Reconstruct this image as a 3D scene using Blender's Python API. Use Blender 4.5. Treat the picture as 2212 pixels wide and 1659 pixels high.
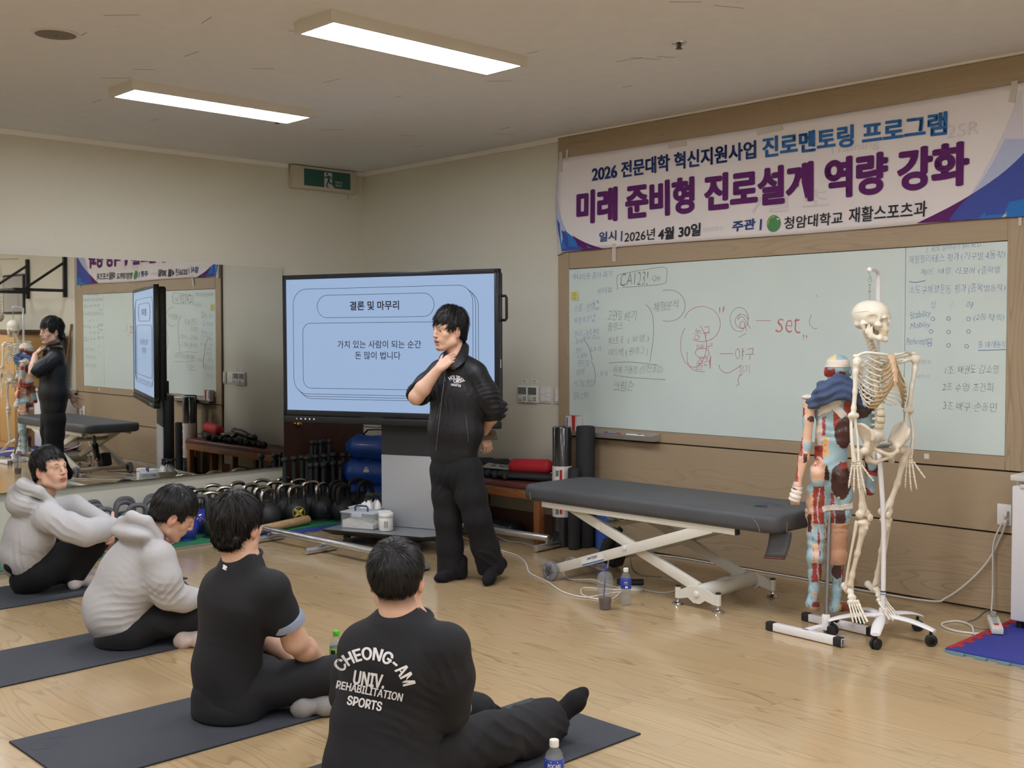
import bpy, bmesh, math, random, time
import numpy as np
from mathutils import Vector, Matrix
T0 = time.time()
scene = bpy.context.scene
for _o in list(bpy.data.objects):
    bpy.data.objects.remove(_o)
COL = scene.collection
random.seed(7)
PI = math.pi

# ------------------------------------------------------------------ camera
# x runs along the whiteboard wall, y = 0 is the whiteboard wall, x = 0 the mirror wall, z up, metres
CAM = np.array([8.61204477, -6.35345863, 1.55])
YAW, PITCH, ROLL, FPX = math.radians(46.05355131), math.radians(-2.26870731), math.radians(-0.19403918), 2423.0
_f = np.array([-math.sin(YAW) * math.cos(PITCH), math.cos(YAW) * math.cos(PITCH), math.sin(PITCH)])
_r = np.cross(_f, [0, 0, 1.0]); _r /= np.linalg.norm(_r)
_u = np.cross(_r, _f)
CR = _r * math.cos(ROLL) + _u * math.sin(ROLL)
CU = -_r * math.sin(ROLL) + _u * math.cos(ROLL)
cam_data = bpy.data.cameras.new('camera')
cam_data.sensor_width = 36.0
cam_data.lens = 36.0 * FPX / 2212.0
cam_data.clip_start = 0.05
cam = bpy.data.objects.new('camera', cam_data)
COL.objects.link(cam)
cam.matrix_world = Matrix(((CR[0], CU[0], -_f[0], CAM[0]), (CR[1], CU[1], -_f[1], CAM[1]), (CR[2], CU[2], -_f[2], CAM[2]), (0, 0, 0, 1)))
scene.camera = cam

# ------------------------------------------------------------------ world, exposure
world = bpy.data.worlds.new('world'); scene.world = world
world.use_nodes = True
world.node_tree.nodes['Background'].inputs[0].default_value = (1, 0.97, 0.92, 1)
world.node_tree.nodes['Background'].inputs[1].default_value = 0.25
vs = scene.view_settings
scene.display_settings.display_device = 'sRGB'
vs.view_transform = 'Standard'
vs.look = 'None'
vs.gamma = 1.0
vs.use_curve_mapping = False
vs.exposure = 0.47
scene.cycles.use_denoising = True
scene.cycles.use_adaptive_sampling = True
scene.cycles.adaptive_threshold = 0.045
scene.cycles.max_bounces = 8
scene.cycles.diffuse_bounces = 5
scene.cycles.glossy_bounces = 4
scene.cycles.transmission_bounces = 4
scene.cycles.transparent_max_bounces = 12
scene.cycles.caustics_reflective = False
scene.cycles.caustics_refractive = False
scene.cycles.sample_clamp_indirect = 6.0
LAMP_POWER = 24      # radiance of the LED panels
CEIL = 3.115
# ------------------------------------------------------------------ helpers
def ray(px, py):
    return _f + CR * (px - 1106.0) / FPX - CU * (py - 829.5) / FPX
def on_z(px, py, z=0.0):
    d = ray(px, py); return CAM + d * ((z - CAM[2]) / d[2])
def on_y(px, py, y=0.0):
    d = ray(px, py); return CAM + d * ((y - CAM[1]) / d[1])
VF = np.array([_f[0], _f[1], 0]); VF /= np.linalg.norm(VF)      # level viewing direction
VR = np.array([VF[1], -VF[0], 0])                               # level, to the right of the view
def on_v(base, px, py, away=0.0):
    """point of the upright plane through base that faces the viewer, pushed `away` metres further"""
    d = ray(px, py); b = np.asarray(base, float)
    return CAM + d * (((b - CAM) @ VF + away) / (d @ VF))

def srgb(r, g=None, b=None):
    if g is None: r, g, b = r
    f = lambda c: (c / 12.92 if c <= 0.04045 else ((c + 0.055) / 1.055) ** 2.4)
    return (f(r / 255.0), f(g / 255.0), f(b / 255.0), 1.0)

MATS = {}
def mat(name, color, rough=0.6, metal=0.0, spec=0.5, noise=0.0, nscale=40.0, bump=0.0, bscale=200.0, stretch=(1, 1, 1), coat=0.0, emit=None, estr=0.0, trans=0.0, ior=1.45, sheen=0.0, alpha=1.0, aniso=0.0):
    if name in MATS: return MATS[name]
    m = bpy.data.materials.new(name); m.use_nodes = True
    nt = m.node_tree; b = nt.nodes['Principled BSDF']
    col = tuple(color) if len(color) == 4 else tuple(color) + (1,)
    b.inputs['Base Color'].default_value = col
    b.inputs['Roughness'].default_value = rough
    b.inputs['Metallic'].default_value = metal
    b.inputs['Specular IOR Level'].default_value = spec
    b.inputs['Coat Weight'].default_value = coat
    b.inputs['Coat Roughness'].default_value = 0.08
    b.inputs['Transmission Weight'].default_value = trans
    b.inputs['IOR'].default_value = ior
    b.inputs['Sheen Weight'].default_value = sheen
    b.inputs['Alpha'].default_value = alpha
    b.inputs['Anisotropic'].default_value = aniso
    if emit:
        b.inputs['Emission Color'].default_value = emit; b.inputs['Emission Strength'].default_value = estr
    if noise or bump:
        tc = nt.nodes.new('ShaderNodeTexCoord'); mp = nt.nodes.new('ShaderNodeMapping')
        mp.inputs['Scale'].default_value = stretch
        nt.links.new(tc.outputs['Object'], mp.inputs['Vector'])
    if noise:
        n = nt.nodes.new('ShaderNodeTexNoise'); n.inputs['Scale'].default_value = nscale; n.inputs['Detail'].default_value = 4
        nt.links.new(mp.outputs['Vector'], n.inputs['Vector'])
        r = nt.nodes.new('ShaderNodeMapRange'); r.inputs['From Min'].default_value = 0.3; r.inputs['From Max'].default_value = 0.7
        r.inputs['To Min'].default_value = 1 - noise; r.inputs['To Max'].default_value = 1 + noise
        nt.links.new(n.outputs['Fac'], r.inputs['Value'])
        mx = nt.nodes.new('ShaderNodeMix'); mx.data_type = 'RGBA'; mx.blend_type = 'MULTIPLY'; mx.inputs['Factor'].default_value = 1
        mx.inputs['A'].default_value = col
        nt.links.new(r.outputs['Result'], mx.inputs['B']); nt.links.new(mx.outputs['Result'], b.inputs['Base Color'])
    if bump:
        n2 = nt.nodes.new('ShaderNodeTexNoise'); n2.inputs['Scale'].default_value = bscale; n2.inputs['Detail'].default_value = 3
        nt.links.new(mp.outputs['Vector'], n2.inputs['Vector'])
        bp = nt.nodes.new('ShaderNodeBump'); bp.inputs['Strength'].default_value = bump; bp.inputs['Distance'].default_value = 0.01
        nt.links.new(n2.outputs['Fac'], bp.inputs['Height']); nt.links.new(bp.outputs['Normal'], b.inputs['Normal'])
    MATS[name] = m
    return m

def clear_mat(name, color, alpha=0.15, rough=0.06):
    """thin clear plastic: light passes straight through, highlights stay"""
    m = mat(name, color, rough, alpha=alpha, spec=0.6); return m

def wood_mat(name, light, dark, along='x', scale=1.0, rough=0.4, plank=None, contrast=1.0, spec=0.5, ring=22.0, coat=0.0):
    """grain runs `along` an object axis; plank = (length, width, plank axis pair) adds joints"""
    if name in MATS: return MATS[name]
    m = bpy.data.materials.new(name); m.use_nodes = True
    nt = m.node_tree; N = nt.nodes.new; L = nt.links.new
    b = nt.nodes['Principled BSDF']; b.inputs['Roughness'].default_value = rough; b.inputs['Specular IOR Level'].default_value = spec
    b.inputs['Coat Weight'].default_value = coat; b.inputs['Coat Roughness'].default_value = 0.12
    tc = N('ShaderNodeTexCoord'); mp = N('ShaderNodeMapping')
    sc = {'x': (0.12, 1, 1), 'y': (1, 0.12, 1), 'z': (1, 1, 0.12)}[along]
    mp.inputs['Scale'].default_value = tuple(s * scale for s in sc)
    L(tc.outputs['Object'], mp.inputs['Vector'])
    vec = mp.outputs['Vector']
    if plank:
        br = N('ShaderNodeTexBrick'); br.inputs['Scale'].default_value = 1.0
        br.inputs['Brick Width'].default_value = plank[0]; br.inputs['Row Height'].default_value = plank[1]
        br.inputs['Mortar Size'].default_value = 0.0012; br.inputs['Mortar Smooth'].default_value = 0.2
        br.offset = 0.37
        br.inputs['Color1'].default_value = (0.0, 0, 0, 1); br.inputs['Color2'].default_value = (1, 1, 1, 1)
        br.inputs['Mortar'].default_value = (0.5, 0.5, 0.5, 1)
        L(tc.outputs['Object'], br.inputs['Vector'])
        ad = N('ShaderNodeVectorMath'); ad.operation = 'MULTIPLY_ADD'
        ad.inputs[1].default_value = (3.7, 5.1, 2.3)
        L(br.outputs['Color'], ad.inputs[0]); L(vec, ad.inputs[2]); vec = ad.outputs['Vector']
    n1 = N('ShaderNodeTexNoise'); n1.inputs['Scale'].default_value = 2.2; n1.inputs['Detail'].default_value = 2; L(vec, n1.inputs['Vector'])
    w = N('ShaderNodeMath'); w.operation = 'MULTIPLY'; w.inputs[1].default_value = ring; L(n1.outputs['Fac'], w.inputs[0])
    fr = N('ShaderNodeMath'); fr.operation = 'FRACT'; L(w.outputs[0], fr.inputs[0])
    cr = N('ShaderNodeValToRGB'); e = cr.color_ramp.elements
    e[0].position = 0.0; e[0].color = (1, 1, 1, 1); e[1].position = 1.0; e[1].color = (0.9, 0.9, 0.9, 1)
    q = cr.color_ramp.elements.new(0.72); q.color = (0.85, 0.85, 0.85, 1)
    q = cr.color_ramp.elements.new(0.9); q.color = (0.25, 0.25, 0.25, 1)
    L(fr.outputs[0], cr.inputs['Fac'])
    mp2 = N('ShaderNodeMapping'); mp2.inputs['Scale'].default_value = tuple((s if s < 1 else 14) * scale for s in sc); L(tc.outputs['Object'], mp2.inputs['Vector'])
    n2 = N('ShaderNodeTexNoise'); n2.inputs['Scale'].default_value = 14; n2.inputs['Detail'].default_value = 4; n2.inputs['Roughness'].default_value = 0.7; L(mp2.outputs['Vector'], n2.inputs['Vector'])
    n3 = N('ShaderNodeTexNoise'); n3.inputs['Scale'].default_value = 1.1; L(vec, n3.inputs['Vector'])
    # mask that lets the rings come and go
    mr = N('ShaderNodeMapRange'); mr.inputs['From Min'].default_value = 0.38; mr.inputs['From Max'].default_value = 0.62; L(n3.outputs['Fac'], mr.inputs['Value'])
    m1 = N('ShaderNodeMix'); m1.data_type = 'FLOAT'; m1.inputs['A'].default_value = 0.82
    L(mr.outputs['Result'], m1.inputs['Factor']); L(cr.outputs['Color'], m1.inputs['B'])
    m2 = N('ShaderNodeMath'); m2.operation = 'MULTIPLY_ADD'; m2.inputs[1].default_value = 0.55
    s2 = N('ShaderNodeMath'); s2.operation = 'MULTIPLY'; s2.inputs[1].default_value = 0.5; L(n2.outputs['Fac'], s2.inputs[0])
    L(m1.outputs['Result'], m2.inputs[0]); L(s2.outputs[0], m2.inputs[2])
    mc = N('ShaderNodeMapRange'); mc.inputs['From Min'].default_value = 0.5 - 0.35 / contrast; mc.inputs['From Max'].default_value = 0.62 + 0.2 / contrast
    L(m2.outputs[0], mc.inputs['Value'])
    mx = N('ShaderNodeMix'); mx.data_type = 'RGBA'; mx.inputs['A'].default_value = dark; mx.inputs['B'].default_value = light
    L(mc.outputs['Result'], mx.inputs['Factor'])
    out = mx.outputs['Result']
    if plank:
        tv = N('ShaderNodeMapRange'); tv.inputs['To Min'].default_value = 0.93; tv.inputs['To Max'].default_value = 1.05
        L(br.outputs['Color'], tv.inputs['Value'])
        m3 = N('ShaderNodeMix'); m3.data_type = 'RGBA'; m3.blend_type = 'MULTIPLY'; m3.inputs['Factor'].default_value = 1
        L(out, m3.inputs['A']); L(tv.outputs['Result'], m3.inputs['B'])
        m4 = N('ShaderNodeMix'); m4.data_type = 'RGBA'; m4.inputs['B'].default_value = tuple(c * 0.6 for c in dark[:3]) + (1,)
        sm = N('ShaderNodeMath'); sm.operation = 'MULTIPLY'; sm.inputs[1].default_value = 0.35; L(br.outputs['Fac'], sm.inputs[0])
        L(sm.outputs[0], m4.inputs['Factor']); L(m3.outputs['Result'], m4.inputs['A']); out = m4.outputs['Result']
    L(out, b.inputs['Base Color'])
    MATS[name] = m
    return m

def attr_mat(name, rough=0.5, spec=0.4, bump=0.0, bscale=120.0, sss=0.0, coat=0.0):
    """base colour from the mesh's own colour attribute 'pattern' (each thing's real local colours)"""
    if name in MATS: return MATS[name]
    m = bpy.data.materials.new(name); m.use_nodes = True
    nt = m.node_tree; b = nt.nodes['Principled BSDF']
    a = nt.nodes.new('ShaderNodeVertexColor'); a.layer_name = 'pattern'
    nt.links.new(a.outputs['Color'], b.inputs['Base Color'])
    b.inputs['Roughness'].default_value = rough; b.inputs['Specular IOR Level'].default_value = spec
    b.inputs['Coat Weight'].default_value = coat
    if sss:
        b.inputs['Subsurface Weight'].default_value = sss; b.inputs['Subsurface Scale'].default_value = 0.01
        b.inputs['Subsurface Radius'].default_value = (1.0, 0.4, 0.2)
    if bump:
        tc = nt.nodes.new('ShaderNodeTexCoord')
        n2 = nt.nodes.new('ShaderNodeTexNoise'); n2.inputs['Scale'].default_value = bscale
        nt.links.new(tc.outputs['Object'], n2.inputs['Vector'])
        bp = nt.nodes.new('ShaderNodeBump'); bp.inputs['Strength'].default_value = bump; bp.inputs['Distance'].default_value = 0.003
        nt.links.new(n2.outputs['Fac'], bp.inputs['Height']); nt.links.new(bp.outputs['Normal'], b.inputs['Normal'])
    MATS[name] = m
    return m

V3 = lambda v: np.asarray(v, float)
def unit(v):
    v = V3(v); n = np.linalg.norm(v); return v / n if n else v
def frame_from(z, x=(1, 0, 0)):
    z = unit(z); x = V3(x); x = x - z * (x @ z)
    if np.linalg.norm(x) < 1e-4: x = V3((0, 1, 0)); x = x - z * (x @ z)
    x = unit(x); return np.stack([x, np.cross(z, x), z], 1)
def rotz(a):
    c, s = math.cos(a), math.sin(a); return np.array([[c, -s, 0], [s, c, 0], [0, 0, 1.0]])
def rot_axis(axis, a):
    return np.array(Matrix.Rotation(a, 3, Vector(axis)))

class MB:
    """collects shapes of one mesh"""
    def __init__(s): s.v = []; s.f = []; s.m = []; s.n = 0; s.cur = 0
    def add(s, V, F):
        V = np.asarray(V, float)
        s.v.append(V); o = s.n
        for f in F: s.f.append([i + o for i in f]); s.m.append(s.cur)
        s.n += len(V)
        return s
    def bm(s, bm, M=None, t=None):
        bm.verts.index_update()
        V = np.array([v.co[:] for v in bm.verts]); F = [[v.index for v in f.verts] for f in bm.faces]
        if M is not None: V = V @ np.asarray(M).T
        if t is not None: V = V + V3(t)
        bm.free(); return s.add(V, F)
    def box(s, c, size, R=None, bevel=0.0, seg=2):
        bm = bmesh.new(); bmesh.ops.create_cube(bm, size=1.0)
        for v in bm.verts: v.co = Vector((v.co.x * size[0], v.co.y * size[1], v.co.z * size[2]))
        if bevel: bmesh.ops.bevel(bm, geom=bm.edges[:], offset=bevel, segments=seg, profile=0.5, affect='EDGES')
        return s.bm(bm, R, c)
    def box2(s, lo, hi, bevel=0.0, seg=2):
        lo, hi = V3(lo), V3(hi); return s.box((lo + hi) / 2, hi - lo, None, bevel, seg)
    def bar(s, a, b, w, h, up=(0, 0, 1), bevel=0.0):
        a, b = V3(a), V3(b); z = unit(b - a); x = unit(np.cross(up, z)); y = np.cross(z, x)
        return s.box((a + b) / 2, (w, h, np.linalg.norm(b - a)), np.stack([x, y, z], 1), bevel)
    def tube(s, pts, r, seg=10, cap=True, flat=1.0, side=None):
        pts = [V3(p) for p in pts]; n = len(pts)
        rs = [r] * n if np.isscalar(r) else list(r)
        rows = []; x = None
        for i, p in enumerate(pts):
            d = unit(pts[min(i + 1, n - 1)] - pts[max(i - 1, 0)])
            if x is None: x = frame_from(d, side if side is not None else (0.3, 0.9, 0.2))[:, 0]
            x = x - d * (x @ d); x = unit(x); y = np.cross(d, x)
            a = np.arange(seg) * 2 * PI / seg
            rows.append(p + rs[i] * (np.cos(a)[:, None] * x + flat * np.sin(a)[:, None] * y))
        return s.rings(rows, cap)
    def rings(s, rows, cap=True, closed=True):
        k = len(rows[0]); n = len(rows); F = []
        for i in range(n - 1):
            for j in range(k if closed else k - 1):
                j2 = (j + 1) % k
                F.append([i * k + j, i * k + j2, (i + 1) * k + j2, (i + 1) * k + j])
        if cap and closed:
            F.append(list(range(k))[::-1]); F.append([(n - 1) * k + j for j in range(k)])
        return s.add(np.concatenate(rows), F)
    def cyl(s, a, b, r0, r1=None, seg=20, bevel=0.0):
        r1 = r0 if r1 is None else r1; a, b = V3(a), V3(b)
        if bevel:
            d = unit(b - a) * bevel
            return s.tube([a, a + d * 0.3, a + d, b - d, b - d * 0.3, b], [r0 - bevel, r0 - 0.3 * bevel, r0, r1, r1 - 0.3 * bevel, r1 - bevel], seg)
        return s.tube([a, b], [r0, r1], seg)
    def lathe(s, prof, seg=24, M=None, t=(0, 0, 0), cap=True):
        a = np.arange(seg) * 2 * PI / seg; rows = []
        for r, z in prof:
            R = np.stack([r * np.cos(a), r * np.sin(a), np.full(seg, z)], 1)
            if M is not None: R = R @ np.asarray(M).T
            rows.append(R + V3(t))
        return s.rings(rows, cap)
    def prism(s, poly, z0, z1, M=None, t=(0, 0, 0)):
        n = len(poly); p = np.array(poly, float)
        V = np.concatenate([np.c_[p, np.full(n, z0)], np.c_[p, np.full(n, z1)]])
        if M is not None: V = V @ np.asarray(M).T
        F = [list(range(n))[::-1], [n + i for i in range(n)]] + [[i, (i + 1) % n, n + (i + 1) % n, n + i] for i in range(n)]
        return s.add(V + V3(t), F)
    def ball(s, c, r, seg=16, rows=10, M=None):
        r = (r, r, r) if np.isscalar(r) else r; rr = []
        a = np.arange(seg) * 2 * PI / seg
        for i in range(rows + 1):
            th = PI * i / rows; q = max(math.sin(th), 1e-3)
            P = np.stack([r[0] * q * np.cos(a), r[1] * q * np.sin(a), np.full(seg, -r[2] * math.cos(th))], 1)
            if M is not None: P = P @ np.asarray(M).T
            rr.append(P + V3(c))
        return s.rings(rr)
    def mesh(s, name, sharp=40):
        me = bpy.data.meshes.new(name)
        V = np.concatenate(s.v) if s.v else np.zeros((0, 3))
        me.from_pydata(V.tolist(), [], s.f)
        me.polygons.foreach_set('material_index', s.m)
        me.polygons.foreach_set('use_smooth', [True] * len(me.polygons))
        me.update()
        bm = bmesh.new(); bm.from_mesh(me); bmesh.ops.recalc_face_normals(bm, faces=bm.faces[:]); bm.to_mesh(me); bm.free()
        me.set_sharp_from_angle(angle=math.radians(sharp))
        return me

def mw(o):
    m = o.matrix_basis
    return mw(o.parent) @ o.matrix_parent_inverse @ m if o.parent else m.copy()
def link_mesh(name, me, mats, parent=None):
    o = bpy.data.objects.new(name, me); COL.objects.link(o)
    for m in (mats if isinstance(mats, (list, tuple)) else [mats]): me.materials.append(m)
    if parent is not None:
        o.parent = parent; o.matrix_parent_inverse = mw(parent).inverted()
    return o
def obj(name, mb, mats, parent=None, label=None, sharp=40):
    o = link_mesh(name, mb.mesh(name, sharp), mats, parent)
    if label: o['label'] = label
    return o
def tag(o, label, cat, group=None, kind=None):
    o['label'] = label; o['category'] = cat
    if group: o['group'] = group
    if kind: o['kind'] = kind
    return o
def thing(name, label, cat, loc=(0, 0, 0), rz=0.0, group=None):
    o = bpy.data.objects.new(name, None); COL.objects.link(o); o.empty_display_size = 0.1
    o.location = [float(c) for c in loc]; o.rotation_euler = (0, 0, rz)
    return tag(o, label, cat, group)
def struct(name, mb, mats, label=None, cat=None, parent=None, sharp=40):
    o = obj(name, mb, mats, parent, None, sharp); o['kind'] = 'structure'
    if label: o['label'] = label
    if cat: o['category'] = cat
    return o
KIDS = {}
def dup(root, loc, rz=None, label=None, group=None, scale=None):
    r = root.copy(); COL.objects.link(r); r.location = [float(c) for c in loc]
    if rz is not None: r.rotation_euler = (0, 0, rz)
    if scale: r.scale = (scale,) * 3 if np.isscalar(scale) else scale
    if label: r['label'] = label
    if group: r['group'] = group
    for ch in [c for c in COL.objects if c.parent == root]:
        c = ch.copy(); COL.objects.link(c); c.parent = r
        for g in [g for g in COL.objects if g.parent == ch]:
            d = g.copy(); COL.objects.link(d); d.parent = c
    return r

TEXTS = []
def text(name, body, size, m, origin, xdir, ydir, parent, bold=0.0, align='LEFT', sx=1.0, shear=0.0, lift=0.002, width=None, height=None, warp=None, bend=None, stamp=0.0, font=None):
    """lettering as a flat mesh with its lower left (or centre) at origin, reading along xdir; set in one go by set_type()"""
    TEXTS.append(dict(name=name, body=body, size=size, m=m, origin=V3(origin), xd=unit(xdir), yd=unit(ydir), parent=parent, bold=bold, align=align, sx=sx, shear=shear, lift=lift, width=width, height=height, warp=warp, bend=bend, stamp=stamp, font=font))
def set_type():
    groups = {}
    for t in TEXTS: groups.setdefault((t['bold'], t['shear'], t['font']), []).append(t)
    for (bold, shear, font), ts_ in groups.items():
        cu = bpy.data.curves.new('lettering', 'FONT'); cu.body = '\n'.join(t['body'] for t in ts_); cu.size = 1.0; cu.offset = bold; cu.shear = shear
        if font == 'grotesk':
            try: cu.font = bpy.data.fonts.load(bpy.utils.system_resource('DATAFILES', path='fonts') + '/Inter.woff2')      # the interface typeface that ships with Blender
            except Exception: pass
        cu.space_line = 3.0; cu.resolution_u = 5
        sc_ = bpy.data.scenes.new('lettering_scene'); o = bpy.data.objects.new('lettering_source', cu); sc_.collection.objects.link(o)
        sc_.view_layers[0].update(); dg = sc_.view_layers[0].depsgraph
        me = bpy.data.meshes.new_from_object(o.evaluated_get(dg))
        bpy.data.objects.remove(o); bpy.data.curves.remove(cu); bpy.data.scenes.remove(sc_)
        P = np.empty(len(me.vertices) * 3); me.vertices.foreach_get('co', P); P = P.reshape(-1, 3)
        F = [tuple(p.vertices) for p in me.polygons]; bpy.data.meshes.remove(me)
        line = np.round((0.3 - P[:, 1]) / 3.0).astype(int); fl = np.array([line[f[0]] for f in F])
        for i, t in enumerate(ts_):
            vi = np.nonzero(line == i)[0]; mp_ = np.full(len(P), -1); mp_[vi] = np.arange(len(vi)); Q = P[vi]
            ff = [[int(mp_[v]) for v in F[k]] for k in np.nonzero(fl == i)[0]]
            if t['stamp']:
                k = t['stamp']; n0_ = len(Q); sh = [(-k, 0), (k, 0), (0, k * .5), (0, -k * .5), (-k / 2, 0), (k / 2, 0)]
                ff = [[v + n0_ * j for v in f] for j in range(len(sh)) for f in ff]; Q = np.concatenate([Q + V3((a, b, 0.0004 * j)) for j, (a, b) in enumerate(sh)])
            lo, hi = Q.min(0), Q.max(0); X = Q[:, 0] - lo[0]; Y = Q[:, 1] - lo[1]; w, h = hi[0] - lo[0], hi[1] - lo[1]
            sxx = (t['width'] / w) if t['width'] else t['size'] * t['sx']
            X = X * sxx; Y = Y * ((t['height'] / h) if t['height'] else t['size'])
            if t['align'] == 'CENTER': X = X - w * sxx / 2
            if t['bend'] is not None: X, Y = t['bend'](X, Y, w * sxx)
            R_ = t['origin'] + X[:, None] * t['xd'] + Y[:, None] * t['yd'] + t['lift'] * np.cross(t['xd'], t['yd'])
            if t['warp'] is not None: R_ = t['warp'](R_)
            # one mesh per word
            iv = sorted((min(X[v] for v in f), max(X[v] for v in f), k) for k, f in enumerate(ff)) if t['bend'] is None else [(0, 0, k) for k in range(len(ff))]
            wds, reach, gap = [[]], None, .30 * sxx
            for a, b, k in iv:
                if reach is not None and a - reach > gap: wds.append([])
                wds[-1].append(k); reach = b if reach is None else max(reach, b)
            for wd in wds:
                us_ = sorted({v for k in wd for v in ff[k]}); ix = {v: j for j, v in enumerate(us_)}
                nm = bpy.data.meshes.new(t['name']); nm.from_pydata(R_[us_].tolist(), [], [[ix[v] for v in ff[k]] for k in wd]); nm.update()
                link_mesh(t['name'], nm, t['m'], t['parent'])

def smooth_path(P, n=8):
    P = np.array(P, float); q = []
    for i in range(len(P) - 1):
        p0, p1, p2, p3 = P[max(i - 1, 0)], P[i], P[i + 1], P[min(i + 2, len(P) - 1)]
        for k in range(n):
            f = k / n; q.append(.5 * (2 * p1 + (p2 - p0) * f + (2 * p0 - 5 * p1 + 4 * p2 - p3) * f * f + (3 * p1 - p0 - 3 * p2 + p3) * f ** 3))
    return q + [P[-1]]
def stroke(name, paths, r, m, parent, nrm=(0, -1, 0)):
    """drawn lines: thin flat tubes lying on a surface"""
    mb = MB()
    for p in paths: mb.tube(p, r, 5, True)
    return obj(name, mb, m, parent)

# ------------------------------------------------------------------ implicit surfaces -> one continuous mesh
_RS = np.random.RandomState(3).rand(32, 32, 32).astype(np.float32)
def vnoise(P, sc, off=0.0):
    Q = P * sc + off; i = np.floor(Q).astype(np.int64); f = (Q - i); f = f * f * (3 - 2 * f); i &= 31; j = (i + 1) & 31
    x0, y0, z0 = i[:, 0], i[:, 1], i[:, 2]; x1, y1, z1 = j[:, 0], j[:, 1], j[:, 2]
    fx, fy, fz = f[:, 0], f[:, 1], f[:, 2]; g = _RS
    a = g[x0, y0, z0] * (1 - fx) + g[x1, y0, z0] * fx; b = g[x0, y1, z0] * (1 - fx) + g[x1, y1, z0] * fx
    c = g[x0, y0, z1] * (1 - fx) + g[x1, y0, z1] * fx; d = g[x0, y1, z1] * (1 - fx) + g[x1, y1, z1] * fx
    return (a * (1 - fy) + b * fy) * (1 - fz) + (c * (1 - fy) + d * fy) * fz - 0.5

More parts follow.
